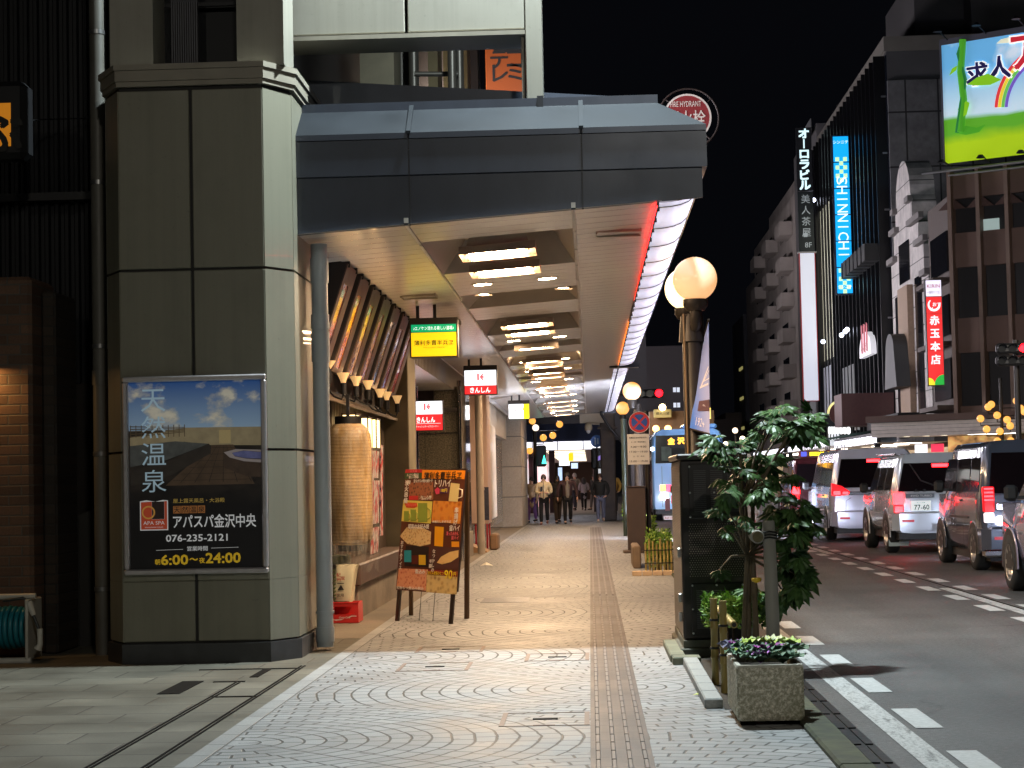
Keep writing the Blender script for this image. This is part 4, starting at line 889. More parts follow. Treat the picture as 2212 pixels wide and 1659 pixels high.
bk = MB(); bk.bbox(-2.02, -1.86, 38.2, 39.1, 0, .32, .03); tag(bk.build('stone_block', mat('block_brown', lin((140, 110, 84)), .7, noise=.2)), 'brown stone block on the pavement before the pale panel case', 'block')
ec = thing('end_pier', 'beige tiled building pier at the far end of the left shop row', 'pier', (-2.3, 58, 0))
tiles('end_tile', lin((170, 156, 136)), 1.4, .9, (.1, .09, .07), .5, 0, .02, 0, 2, .05, 20, .15)
b = MB(); b.bbox(-3.6, -2.03, 57.3, 62.5, 0, 3.55, .02); b.build('tiled_body', MATS['end_tile'], ec)
# dark row of buildings above the shops, seen over the canopy
row = thing('shop_building', 'dark upper storey of the shop row behind the canopy roof', 'building', (-5, 30, 0))
dk = mat('storey_dark', (.035, .03, .026), .8, noise=.4, scale=1)
b = MB(); b.box(-9, -2.9, 17.2, 62, 3.5, 12); b.build('storey', dk, row)
for px0, px1, py0, py1, Yd, nm, rgb in ((778, 850, 92, 186, 22, 'duct', (120, 112, 92)), (925, 944, 80, 178, 25, 'render_strip', (150, 134, 100)), (958, 975, 80, 178, 26, 'render_strip', (150, 134, 100)), (1000, 1008, 80, 178, 27, 'render_strip', (138, 122, 92)), (905, 1000, 80, 190, 30, 'render_wall', (82, 70, 56)), (868, 1030, 60, 200, 34, 'gable_wall', (56, 46, 38)), (640, 780, 60, 190, 36, 'rear_wall', (44, 33, 26))):
    a, c = at(px0, py1, Yd), at(px1, py0, Yd); b = MB(); b.box(a.x, c.x, Yd, Yd+.8, 4.4, c.z+.4); b.build(nm, mat('store_%s_%d' % (nm, px0), lin(rgb), .8, noise=.25, scale=3), row)
for px, Yd, rr_ in ((868, 23, .11), (893, 22.5, .06), (992, 22, .05), (976, 21.5, .05)):
    a, c = at(px, 190, Yd), at(px, 70, Yd); b = MB(); b.cyl((a.x, Yd, 4.4), (c.x, Yd, c.z+.5), rr_, n=10); b.build('flue', mat('flue_metal', (.1, .09, .075), .4, metal=.5), row)
a, c = at(895, 160, 21.9), at(990, 160, 21.9); b = MB(); b.cyl(a, c, .03, n=8); b.build('flue_rail', MATS['flue_metal'], row)
def hang_board(name, label, px0, px1, py0, py1, Yd, m, txt=()):
    a, c = at(px0, py1, Yd), at(px1, py0, Yd); t = thing(name, label, 'sign', ((a.x+c.x)/2, Yd, a.z))
    b = MB(); b.bbox(a.x, c.x, Yd, Yd+.12, a.z, c.z, .01); b.build('board', m, t)
    for s_, px, py, h, tm in txt:
        b = MB(); put_text(b, s_, at(px, py, Yd-.006), h=h, bold=.02); b.build('lettering', tm, t)
    return t, a, c
orange = glow('dim_orange', (120, 56, 20), .2); blk = ink('ink_black', (14, 12, 10))
t, a, c = hang_board('club_sign', 'orange club sign with black katakana seen under the grey beam', 1050, 1150, 60, 200, 30, orange, (('テ', 1078, 129, .26, blk), ('コ', 1113, 128, .26, blk), ('レ', 1080, 158, .26, blk), ('ミ', 1113, 155, .26, blk)))
a, c = at(1066, 113, 29.98), at(1150, 60, 29.98); b = MB(); b.box(a.x, c.x, 29.98, 30, a.z, c.z); b.build('black_panel', blk, t)
b = MB(); put_text(b, 'CLUB', at(1095, 94, 29.96), w=.42); b.build('lettering', glow('dim_white', (190, 190, 190), .5), t)
hang_board('yellow_sign', 'amber sign with black strokes at the pillar end of the opening over the canopy', 600, 656, 70, 175, 24, glow('dim_amber', (176, 116, 44), .35), (('酒', 639, 110, .3, blk), ('処', 639, 145, .3, blk)))
hang_board('narrow_sign', 'narrow dark sign with small white marks beside the amber one', 657, 676, 70, 175, 24.4, ink('slate', (60, 62, 66)), (('ス', 667, 112, .12, W1), ('ナ', 667, 132, .12, W1), ('ク', 667, 150, .12, W1)))
hang_board('narrow_sign', 'narrow magenta sign above the dark canopy parapet', 677, 690, 70, 175, 24.8, glow('dim_magenta', (120, 40, 62), .3))

# ------------------------------------------------------------------ signs hanging over the pavement
def hung_sign(label, x0, x1, y, z0, z1, bands, depth=.2, rods=True, cap=.07):
    """bands: (fraction from the top 0..1, fraction to, material)"""
    t = thing('hanging_sign', label, 'sign', ((x0+x1)/2, y, z0))
    b = MB(); b.box(x0-.015, x1+.015, y+.004, y+depth, z0-.012, z1); b.box(x0-.015, x1+.015, y-.004, y+depth+.002, z1, z1+cap); b.build('case', mat('sign_case', (.035, .03, .025), .4, metal=.4), t)
    for f0, f1, m in bands:
        b = MB(); b.quad((x0, y, z1-(z1-z0)*f1), (x1, y, z1-(z1-z0)*f1), (x1, y, z1-(z1-z0)*f0), (x0, y, z1-(z1-z0)*f0)); b.build('face', m, t)
    if rods:
        for xx in (x0+(x1-x0)*.14, x0+(x1-x0)*.52):
            b = MB(); b.box(xx-.018, xx+.018, y+.06, y+.1, z1+cap, cz(xx)+.02); b.build('rod', MATS['dark_metal'], t)
    return t
def letters(t, m, *items):
    b = MB()
    for s_, c, kw in items: put_text(b, s_, c, **kw)
    return b.build('lettering', m, t)
yel = glow('sign_yellow', (250, 205, 20), .95); grn = glow('sign_green', (0, 160, 105), .9); wht = glow('sign_white', (248, 250, 255), 1.5); red = glow('sign_red', (228, 44, 48), 1.0)
lw_ = glow('letter_white', (255, 255, 255), 1.2)
YS = 21.82
t = hung_sign('yellow and green lit bar sign hanging from the ceiling over the pavement', -2.0, -1.485, YS, 2.786, 3.15, ((0, .24, grn), (.255, 1, yel)), .22, cap=.075)
letters(t, lw_, ('♪エノケン流れる楽しい酒場♪', (-1.742, YS-.004, 3.107), dict(w=.46, h=.045)))
letters(t, blk, ('薄利多賣半兵ヱ', (-1.742, YS-.004, 2.94), dict(w=.45, h=.06, bold=.01)))
letters(t, ink('sign_ochre', (196, 140, 20)), ('Hakuritabai Hanbei', (-1.742, YS-.004, 2.888), dict(w=.25, h=.02)))
def k_mark(t, c, s, y):
    b = MB(); cx, z = c; r_ = s
    b.face([(cx-.42*r_, y, z+.5*r_), (cx-.2*r_, y, z+.46*r_), (cx-.2*r_, y, z-.46*r_), (cx-.42*r_, y, z-.5*r_)])
    b.face([(cx-.12*r_, y, z), (cx+.35*r_, y, z+.5*r_), (cx+.4*r_, y, z+.3*r_), (cx+.12*r_, y, z+.02*r_)])
    b.face([(cx-.12*r_, y, z-.02*r_), (cx+.12*r_, y, z-.04*r_), (cx+.4*r_, y, z-.3*r_), (cx+.35*r_, y, z-.5*r_)])
    b.face([(cx+.05*r_, y, z-.01*r_), (cx+.45*r_, y, z+.2*r_), (cx+.45*r_, y, z-.2*r_)])
    b.build('emblem', glow('emblem_red', (222, 40, 50), .9), t)
YK = 31.47
t = hung_sign('white and red lit bank sign with a small red bird mark hanging from the ceiling', -2.02, -1.5, YK, 2.79, 3.18, ((0, .64, wht), (.645, 1, red)), .2, cap=.08)
k_mark(t, (-1.76, 3.07), .12, YK-.004); letters(t, lw_, ('きんしん', (-1.765, YK-.004, 2.855), dict(w=.33, h=.085, bold=.03)))
a, c = at(890, 930, 30.6), at(955, 866, 30.6)
t = hung_sign('white and red lit bank cash corner sign projecting low beside the granite wall', a.x, c.x, 30.6, a.z, c.z, ((0, .45, wht), (.455, 1, red)), .16, rods=False, cap=.01)
zt = c.z; hh = c.z-a.z; xm = (a.x+c.x)/2
k_mark(t, (xm, zt-.19*hh), .11, 30.596); letters(t, lw_, ('きんしん', (xm-.02, 30.596, zt-.64*hh), dict(w=.29, h=.085, bold=.03)), ('キャッシュサービスコーナー', (xm, 30.596, zt-.87*hh), dict(w=.36, h=.032)))
b = MB(); b.box(a.x+.03, c.x-.03, 30.594, 30.599, zt-.775*hh, zt-.765*hh); b.build('rule', lw_, t)
YE = 45.24
t = hung_sign('white and yellow lit sign with small black arrow marks, farthest of those hanging', -1.875, -1.40, YE, 2.83, 3.17, ((0, 1, wht),), .2, cap=.09)
b = MB(); b.quad((-1.53, YE-.004, 2.83), (-1.40, YE-.004, 2.83), (-1.40, YE-.004, 3.17), (-1.53, YE-.004, 3.17)); b.build('yellow_face', glow('sign_lemon', (240, 226, 20), .95), t)
b = MB(); b.box(-1.775, -1.77, YE-.008, YE-.006, 2.94, 3.08); b.face([(-1.76, YE-.008, 3.03), (-1.70, YE-.008, 3.03), (-1.70, YE-.008, 2.97)]); b.face([(-1.73, YE-.008, 3.05), (-1.71, YE-.008, 3.08), (-1.69, YE-.008, 3.05)])
for q_ in ((-1.62, -1.615, 2.97, 3.09), (-1.62, -1.5, 3.085, 3.09), (-1.505, -1.5, 3.0, 3.09), (-1.62, -1.54, 2.97, 2.975)): b.box(q_[0], q_[1], YE-.008, YE-.006, q_[2], q_[3])
b.face([(-1.58, YE-.008, 3.07), (-1.53, YE-.008, 3.07), (-1.53, YE-.008, 3.02)]); b.build('pictogram', blk, t)

# ------------------------------------------------------------------ menu board on the pavement
ab = thing('menu_stand', 'dark wooden A-frame menu stand covered in food pictures on the pavement', 'menu stand', (-1.6, 18.6, 0))
# front panel: bottom edge legs at (-1.94,18.87)-(-1.33,18.29); leans back
L0, R0 = Vector((-1.935, 18.86, 0)), Vector((-1.335, 18.29, 0)); ax = (R0-L0).normalized(); back = Vector((.42, .907, 0))
Wd = (R0-L0).length
def ap(s, h, o=0.0):    # s across 0..1, h height, o out of the sheet
    v = L0 + ax*(Wd*s) + back*(.30*h/1.52) - back*o; return Vector((v.x, v.y, h))
S0, S1, H0, H1 = -.02, 1.045, .305, 1.475
wood = mat('stand_wood', lin((92, 68, 42)), .5, noise=.3, scale=8, stretch=(1, 1, .2)); wood_d = mat('stand_dark', lin((44, 34, 28)), .45, noise=.2)
def bar(name, a0, a1, w, d, m):
    b = MB(); u = ax*w/2; o = back*d/2
    b.add([a0-u-o, a0+u-o, a0+u+o, a0-u+o, a1-u-o, a1+u-o, a1+u+o, a1-u+o], [(0, 1, 5, 4), (1, 2, 6, 5), (2, 3, 7, 6), (3, 0, 4, 7), (4, 5, 6, 7), (3, 2, 1, 0)]); b.build(name, m, ab)
bar('leg', ap(.03, 0), ap(.03, 1.46), .045, .03, wood_d); bar('leg', ap(.97, 0), ap(.97, 1.46), .045, .03, wood_d)
B0, B1 = Vector((-1.853, 19.62, 0)), Vector((-1.245, 19.0, 0))
def apb(s, h): v = B0.lerp(B1, s).lerp(ap(s, 1.46, -.03), h/1.5); return Vector((v.x, v.y, h))
bar('rear_leg', apb(.0, 0), apb(.03, 1.44), .045, .03, wood); bar('rear_leg', apb(1.0, 0), apb(1.03, 1.44), .05, .035, wood)
bar('rear_rail', apb(.08, .32), apb(1.02, .32), .03, .04, wood)
b = MB(); b.add([ap(S0, H0, .018), ap(S1, H0, .018), ap(S1, H1, .018), ap(S0, H1, .018), ap(S0, H0, -.02), ap(S1, H0, -.02), ap(S1, H1, -.02), ap(S0, H1, -.02)], [(0, 1, 2, 3), (7, 6, 5, 4), (0, 4, 5, 1), (1, 5, 6, 2), (2, 6, 7, 3), (3, 7, 4, 0)]); b.build('backing_board', wood_d, ab)
for s_ in (.42, .66): b = MB(); b.tube([ap(s_, H0), ap(s_, .02)], .003, 4); b.build('cord', blk, ab)
def sp_(u, v, o=.0): # u, v: reading of a close-up, sheet from (66,40)-(815,70) to (66,1290)-(700,1320)
    vv = (v-50)/(1285-50); lft = 178-(178-66)*vv; rgt = 815-(815-705)*vv
    s = (u-lft)/(rgt-lft); return ap(S0+(S1-S0)*s, H1-(H1-H0)*vv, .021+o)
def sheet_(name, pts, m, o=.0):
    b = MB(); b.face([sp_(a, c, o) for a, c in pts]); return b.build(name, m, ab)
def rect(a0, c0, a1, c1): return [(a0, c1), (a1, c1), (a1, c0), (a0, c0)]
def pic(name, c1, c2, c3, sc=26):
    if name in MATS: return MATS[name]
    m = mat(name, (.2, .1, .05), .35, coat=.2); g = NG(m); X, Y, Z = g.pos(); P = g.vec(X, Y, Z)
    q = g.n.new('ShaderNodeTexVoronoi'); q.inputs['Scale'].default_value = sc; g.l.new(P, q.inputs[0])
    c = g.mix(g.rng(g.noise(P, sc*.8, 3), .4, .6, 0, 1), lin(c1), lin(c2)); c = g.mix(g.rng(q.outputs['Distance'], .1, .5, 0, .8), c, lin(c3)); g.color(c); return m
sheet_('sheet_ground', rect(0, 0, 1, 1) if 0 else [(66, 1285), (705, 1310), (815, 66), (178, 40)], ink('menu_brown', (92, 44, 26)), -.001)
sheet_('header_red', [(172, 78), (355, 78), (358, 46), (180, 42)], ink('menu_red', (196, 40, 44)))
sheet_('header_green', [(160, 138), (352, 138), (356, 80), (172, 80)], ink('menu_green', (58, 78, 40)), .0005)
sheet_('header_orange', [(354, 140), (800, 158), (812, 70), (360, 50)], ink('menu_orange', (244, 142, 22)), .0005)
sheet_('grill_picture', rect(215, 180, 474, 362), pic('pic_grill', (96, 50, 30), (40, 24, 20), (170, 100, 70), 30))
sheet_('drink_panel', [(130, 580), (445, 605), (465, 378), (152, 362)], ink('menu_pale_yellow', (226, 208, 96)))
sheet_('fried_picture', [(474, 372), (772, 384), (752, 606), (452, 590)], pic('pic_fried', (206, 108, 30), (168, 80, 20), (230, 150, 60), 16))
sheet_('noodle_plate', [(112, 735), (190, 812), (330, 838), (440, 812), (448, 690), (340, 640), (190, 642)], pic('pic_noodle', (206, 150, 84), (160, 100, 54), (236, 206, 150), 40))
sheet_('juice_glass', [(480, 830), (570, 838), (582, 640), (488, 634)], ink('menu_juice', (240, 164, 20)), .001)
sheet_('banana_plate', [(430, 1058), (726, 1064), (744, 846), (440, 838)], ink('menu_plum', (84, 50, 44)))
sheet_('sausage', [(505, 1000), (560, 1015), (650, 990), (728, 940), (732, 870), (640, 890), (550, 940)], pic('pic_sausage', (214, 158, 80), (190, 120, 56), (240, 200, 130), 10), .001)
sheet_('cocktail_panel', [(160, 1040), (415, 1050), (425, 840), (175, 830)], ink('menu_black', (40, 26, 26)))
for nm, pts, rgb in (('blue_drink', rect(158, 880, 235, 1000), (44, 150, 168)), ('cola_drink', rect(238, 930, 310, 1020), (90, 30, 20)), ('yellow_drink', rect(315, 925, 388, 1025), (222, 176, 40))): sheet_(nm, pts, ink('menu_'+nm, rgb), .001)
sheet_('stew_picture', [(72, 1250), (388, 1284), (400, 1070), (100, 1066)], pic('pic_stew', (214, 112, 70), (196, 84, 54), (240, 170, 130), 34))
sheet_('oden_picture', [(390, 1295), (704, 1310), (718, 1084), (400, 1070)], pic('pic_oden', (206, 158, 90), (150, 100, 50), (236, 206, 140), 18))
sheet_('oden_banner', [(405, 1120), (712, 1135), (718, 1085), (410, 1070)], ink('menu_crimson', (140, 26, 36)), .001)
sheet_('beer_mug', [(634, 378), (730, 386), (752, 205), (660, 192)], ink('menu_beer', (222, 196, 130)), .001)
b = MB(); b.tube([sp_(735, 350, .002), sp_(775, 335, .002), sp_(778, 265, .002), sp_(745, 255, .002)], .006, 5); b.build('mug_handle', ink('menu_cream', (228, 214, 190)), ab)
for nm, u0, v0, u1, v1 in (('green_mug', 310, 395, 410, 590), ('green_mug', 230, 460, 290, 582), ('green_mug', 158, 475, 212, 580)):
    sheet_(nm, rect(u0, v0, u1, v1), ink('menu_olive', (140, 156, 60)), .001)
    b = MB(); b.tube([sp_(u1, v0+(v1-v0)*.25, .003), sp_(u1+(u1-u0)*.35, v0+(v1-v0)*.4, .003), sp_(u1+(u1-u0)*.35, v0+(v1-v0)*.75, .003), sp_(u1, v0+(v1-v0)*.85, .003)], .004, 5); b.build('mug_handle', MATS['menu_olive'], ab)
sheet_('price_tag', rect(215, 318, 312, 362), MATS['menu_red'], .001); sheet_('price_tag', rect(548, 240, 632, 298), ink('menu_purple', (80, 40, 90)), .001); sheet_('price_tag', rect(660, 785, 738, 840), ink('menu_amber', (230, 150, 30)), .001)
sheet_('burst', [(165, 400), (200, 385), (300, 392), (306, 430), (270, 446), (185, 440)], ink('menu_coral', (222, 90, 40)), .001)
sheet_('burst', [(490, 260), (520, 235), (545, 255), (540, 300), (505, 308)], ink('menu_pink', (214, 60, 96)), .001)
rt = ax; upv = (ap(0, 1.0)-ap(0, .0)).normalized()
def tx(m, *items):
    b = MB()
    for s_, u, v, w, h, vert in items:
        c = sp_(u, v, .003); k = (Wd*1.04)/640
        if vert: put_column(b, s_, c, w*k, h*k, rt, upv, .02)
        else: put_text(b, s_, c, w*k, h*k, rt, upv, .015)
    b.build('lettering', m, ab)
mw, my = ink('menu_white', (240, 232, 222)), ink('menu_lemon', (244, 214, 40))
tx(blk, ('薄利多賣半兵ヱ', 578, 118, 405, 58, 0))
tx(mw, ('炭火串焼', 188, 275, 46, 44, 1), ('昔ながらの特大焼トリ', 368, 165, 205, 24, 0), ('トリハイ', 578, 195, 170, 52, 0), ('エノケン流れる', 258, 100, 130, 22, 0), ('楽しい酒場♪', 270, 124, 110, 20, 0),
   ('串揚げ', 712, 530, 44, 44, 1), ('昭和のお好み焼', 318, 635, 225, 36, 0), ('宙ハイ', 695, 650, 105, 42, 0), ('おすすめアイス', 128, 930, 32, 31, 1), ('本格だしまぜそば', 560, 585, 200, 18, 0), ('特製', 214, 178, 40, 30, 0), ('煮込み', 330, 1092, 110, 34, 0), ('名物もつ煮込み税込', 220, 1262, 300, 22, 0), ('半額', 440, 1010, 30, 34, 1), ('なつかしの', 470, 980, 32, 34, 1), ('お一人様', 400, 330, 120, 16, 0), ('一品目から', 390, 350, 130, 14, 0))
tx(my, ('おてん全品ひとつ', 495, 1103, 165, 26, 0), ('90', 625, 1115, 84, 62, 0), ('円', 690, 1112, 26, 28, 0), ('180円', 590, 268, 66, 26, 0))
tx(ink('menu_rose', (240, 110, 120)), ('凍ったみかん', 672, 705, 130, 30, 0), ('宙ハイ', 698, 748, 76, 28, 0), ('元気屋', 268, 62, 80, 18, 0), ('メガジョッキ', 236, 415, 110, 18, 0))
# ================================================================== STREET FURNITURE
blackp = mat('pole_black', lin((44, 38, 33)), .45, metal=.3, noise=.2)
def globe_mat(n, c, s):
    m = mat(n, (.6, .5, .4), .12, emit=s, ecol=lin(c), coat=.12); return m
GA = globe_mat('globe_front', (255, 190, 126), .95); GB = globe_mat('globe_back', (255, 224, 160), 2.6); GC = globe_mat('globe_amber', (255, 178, 62), 1.15)
def globe(t, c, r, m):
    MB().ball(c, r, 32, 20).build('globe', m, t)
lp = thing('street_lamp', 'black street lamp with two big glowing globes behind the black cabinet', 'street lamp', (1.07, 19.6, 0))
c1 = at(1501, 603, 19.45); c2 = at(1482, 624, 20.2)
globe(lp, c1, .224, GA); globe(lp, c2, .224, GB)
b = MB(); b.lathe((1.07, 19.6, 0), [(.16, 0), (.16, .5), (.105, .55), (.10, 3.0)], 20); b.build('pole', blackp, lp)
for c in (c1, c2):
    b = MB(); b.lathe((c.x, c.y, c.z), [(.09, -.32), (.125, -.27), (.125, -.205)], 20); b.build('collar', blackp, lp)
    b = MB(); b.tube([(1.07, 19.6, 2.78), (c.x, c.y, c.z-.45), (c.x, c.y, c.z-.28)], [.05, .06, .06], 10); b.build('arm', blackp, lp)
b = MB(); b.cyl((1.07, 19.6, 2.72), (1.07, 19.6, 2.98), .135, .115, 20); b.build('pole_cap', blackp, lp)
b = MB(); b.tube([(1.0, 19.5, .6), (.985, 19.5, 3.0)], .012, 6); b.build('conduit', mat('conduit_tan', lin((120, 98, 70)), .5), lp)
# banner on the lamp
bn = thing('banner', 'long blue and lilac pole banner dated 1924 hanging from the street lamp', 'banner', at(1510, 940, 19.3))
m = mat('banner_cloth', (.2, .25, .5), .7); g = NG(m); X, Y, Z = g.pos()
g.color(g.mix(g.rng(Z, 1.85, 2.75, 0, 1), g.mix(g.rng(X, 1.05, 1.18, 0, 1), lin((54, 112, 214)), lin((160, 168, 220))), lin((136, 154, 216))))
bl, br, tl, tr_ = at(1490, 926, 19.45), at(1533, 938, 19.2), at(1519, 735, 19.6), at(1531, 690, 19.35)
def bnp(u, v, o=0.0):
    p = bl.lerp(br, u).lerp(tl.lerp(tr_, u), v); p.y += .05*math.sin(3.0*u+5*v)*.4 - o; return p
b = MB(); NU, NV = 6, 16
vs = [bnp(i/NU, j/NV) for j in range(NV+1) for i in range(NU+1)]
b.add(vs, [(j*(NU+1)+i, j*(NU+1)+i+1, (j+1)*(NU+1)+i+1, (j+1)*(NU+1)+i) for j in range(NV) for i in range(NU)], True)
vs2 = [bnp(i/NU, j/NV)+Vector((0, .006, 0)) for j in range(NV+1) for i in range(NU+1)]
b.add(vs2, [(j*(NU+1)+i, (j+1)*(NU+1)+i, (j+1)*(NU+1)+i+1, j*(NU+1)+i+1) for j in range(NV) for i in range(NU)], True)
b.build('cloth', m, bn)
bw = ink('banner_white', (216, 214, 228)); b = MB()
u_ = (br-bl).normalized(); v_ = (tl-bl).normalized()
put_text(b, '1924', bnp(.5, .09, .012), .135, .085, u_, v_)
for q in (((.30, .43), (.92, .43), (.92, .45), (.30, .45)), ((.30, .43), (.42, .43), (.96, .585), (.9, .60)), ((.52, .48), (.98, .48), (.98, .49), (.52, .49)), ((.52, .48), (.58, .48), (.98, .55), (.96, .56))): b.face([bnp(a, c, .012) for a, c in q])
b.build('lettering', bw, bn)
b = MB(); b.face([bnp(a, c, .010) for a, c in ((.3, .20), (.98, .20), (.98, .30), (.34, .30))]); b.build('patch', ink('banner_brown', (92, 66, 76)), bn)
b = MB(); put_text(b, '新社屋', bnp(.7, .25, .016), .06, None, u_, v_); b.build('lettering', bw, bn)
b = MB(); b.tube([Vector((1.07, 19.6, tl.z-.12)), tl, tr_], .012, 6); b.tube([Vector((1.07, 19.6, bl.z+.02)), bl, br], .01, 6); b.build('arm', blackp, bn)
# farther lamps along the kerb
def lamp(label, px, py, Yd, r, grp=None):
    c = at(px, py, Yd); t = thing('street_lamp', label, 'street lamp', (c.x+.12, Yd+.1, 0), grp)
    globe(t, c, r, GC); b = MB(); b.lathe((c.x+.12, Yd+.1, 0), [(.14, 0), (.14, .5), (.095, .55), (.09, c.z-.3)], 14); b.build('pole', blackp, t)
    b = MB(); b.lathe((c.x, c.y, c.z), [(.08, -.4), (.11, -.27), (.11, -r*.93)], 16); b.build('collar', blackp, t); return t
lamp('amber globe street lamp beside the round no stopping sign', 1365, 845, 45, .216)
lamp('smaller amber globe lamp farther along the kerb, under the canopy edge', 1345, 882, 61, .21)
# no stopping sign, its hours plate and the brown box under it
ns = thing('no_stopping_sign', 'round blue and red no stopping sign with a white hours plate below it', 'sign', (1.0, 35.6, 0))
SY = 35.45; c = at(1381, 912, SY); rr_ = 22.5/117.3
sr, sbl = ink('sign_rim_red', (206, 52, 58)), ink('sign_blue', (44, 86, 170)); swh = ink('sign_plate_white', (226, 222, 216))
MB().cyl((c.x, SY, c.z), (c.x, SY+.01, c.z), rr_, n=40).build('disc', sr, ns)
b = MB(); n = 10
for k in range(4):
    a0 = math.pi/4+k*math.pi/2+.13; a1 = a0+math.pi/2-.26
    b.face([(c.x+rr_*.76*math.cos(a), SY-.003, c.z+rr_*.76*math.sin(a)) for a in [a0+(a1-a0)*i/n for i in range(n+1)]] + [(c.x+rr_*.12*math.cos((a0+a1)/2), SY-.003, c.z+rr_*.12*math.sin((a0+a1)/2))])
b.build('blue_quarter', sbl, ns)
b = MB(); b.rings([[(c.x+q*rr_*math.cos(a*math.pi/20), SY-.002, c.z+q*rr_*math.sin(a*math.pi/20)) for a in range(40)] for q in (.985, 1.02)], False, False); b.build('rim', swh, ns)
a, d = at(1356.5, 1004, SY), at(1402, 937, SY)
b = MB(); b.bbox(a.x, d.x, SY, SY+.01, a.z, d.z, .006); b.build('hours_plate', swh, ns)
b = MB(); cx_ = (a.x+d.x)/2
for s_, f, w, h in (('駐輪のための停車を除く', .12, .33, .03), ('土・日・休日を除く', .26, .27, .028), ('7.30－9.00', .42, .29, .034), ('17.00－19.00', .58, .33, .034), ('土・日・休日', .73, .2, .028), ('15.00－19.00', .89, .33, .034)): put_text(b, s_, (cx_, SY-.003, d.z-(d.z-a.z)*f), w, h, bold=.01)
b.build('lettering', ink('sign_ink', (50, 48, 50)), ns)
b = MB(); b.cyl((1.06, SY+.1, 0), (1.06, SY+.1, c.z+.2), .045, n=12); b.build('pole', blackp, ns)
bx = thing('control_box', 'tall dark brown roadside box under the no stopping sign', 'cabinet', (.94, 35.4, 0))
a, d = at(1357, 1190, 35.2), at(1394, 1052, 35.2)
b = MB(); b.bbox(a.x, d.x, 35.2, 35.6, .04, d.z, .012); b.build('body', mat('box_brown', lin((74, 58, 52)), .5, noise=.1), bx)
b = MB(); b.bbox(a.x-.09, d.x-.05, 35.1, 35.7, 0, .05, .01); b.build('base', mat('box_base', lin((90, 76, 66)), .8), bx)
b = MB(); b.bbox(a.x-.012, d.x+.012, 35.18, 35.62, d.z, d.z+.02, .005); b.build('lid', MATS['box_brown'], bx)
gp = thing('sign_pole', 'slim dark green pole at the kerb behind the brown box', 'pole', (.8, 46, 0))
b = MB(); a = at(1346, 905, 46); b.cyl((a.x, 46, 0), (a.x, 46, a.z), .06, n=10); b.build('shaft', mat('pole_green', lin((44, 56, 44)), .5), gp)
b = MB(); b.cyl((a.x, 46, 1.0), (a.x, 46, 1.06), .075, n=10); b.build('band', mat('band_dark', (.02, .02, .02), .5), gp)
# black street cabinet
cb = thing('utility_cabinet', 'black perforated street cabinet on a concrete base at the kerb', 'cabinet', (.9, 15.2, 0))
cabm = mat('cabinet_black', lin((46, 41, 40)), .42, metal=.25, noise=.12, scale=6); X0, X1, Y0, Y1 = .672, 1.15, 14.46, 15.95
m = mat('cabinet_side', lin((82, 70, 62)), .42, metal=.3); g = NG(m); X, Y, Z = g.pos(); l_ = g.m('FRACT', g.m('DIVIDE', Z, .0125)); msk = g.rng(Y, 14.9, 14.92, .25, 1)
g.color(g.mix(g.m('MULTIPLY', g.rng(g.m('ABSOLUTE', g.m('SUBTRACT', l_, .5)), .2, .35, 0, 1), 1.0), lin((104, 88, 76)), lin((40, 33, 30)))); g.bump(l_, .6, .006)
b = MB(); b.bbox(X0-.03, X1+.03, Y0-.03, Y1+.03, 0, .07, .01); b.bbox(X0-.005, X1+.005, Y0-.008, Y1+.005, .07, .13, .006); b.build('base', mat('cab_concrete', lin((92, 92, 82)), .85, noise=.25, scale=9), cb)
b = MB(); b.bbox(X0, X1, Y0, Y1, .132, 1.47, .012); b.build('body', cabm, cb)
b = MB(); b.box(X0-.003, X0-.001, Y0+.03, Y1-.02, .15, 1.43); b.build('side_louvre', m, cb)
b = MB(); b.bbox(X0-.025, X1+.025, Y0-.03, Y1+.03, 1.472, 1.515, .01); b.build('lid', cabm, cb)
for z0, z1 in ((1.03, 1.44), (.165, .55)):
    b = MB(); b.bbox(X0+.06, X1-.02, Y0-.012, Y0-.001, z0, z1, .004); b.build('vent_panel', mat('cab_panel', lin((38, 35, 36)), .42, metal=.2), cb)
    b = MB()
    for k in range(3):
        xx = X0+.10+k*.125
        for i in range(int((z1-z0-.09)/.0145)): b.box(xx, xx+.09, Y0-.0175, Y0-.012, z0+.05+i*.0145, z0+.05+i*.0145+.007)
    b.build('louvre', mat('cab_louvre', lin((84, 82, 84)), .35, metal=.4), cb)
b = MB()
for i in range(24):
    for k in range(22): b.box(X0+.055+k*.0185+(i % 2)*.009, X0+.055+k*.0185+(i % 2)*.009+.006, Y0-.002, Y0-.0005, .60+i*.0168, .606+i*.0168)
b.build('perforated_grille', mat('cab_hole', lin((150, 142, 132)), .4, metal=.4), cb)
b = MB()
for z_ in (1.42, 1.225, 1.045, .535, .36, .18):
    for x_ in (X0+.07, X0+.25, X1-.035): b.ball((x_, Y0-.012, z_), .008, 8, 6)
b.build('rivet', mat('rivet_steel', (.6, .6, .58), .3, metal=.8), cb)
for z_ in (.26, .4, .74): b = MB(); b.bbox(X0-.03, X0-.003, Y0+.12, Y0+.17, z_, z_+.07, .006); b.build('hinge', mat('hinge_steel', (.45, .45, .44), .3, metal=.9), cb)
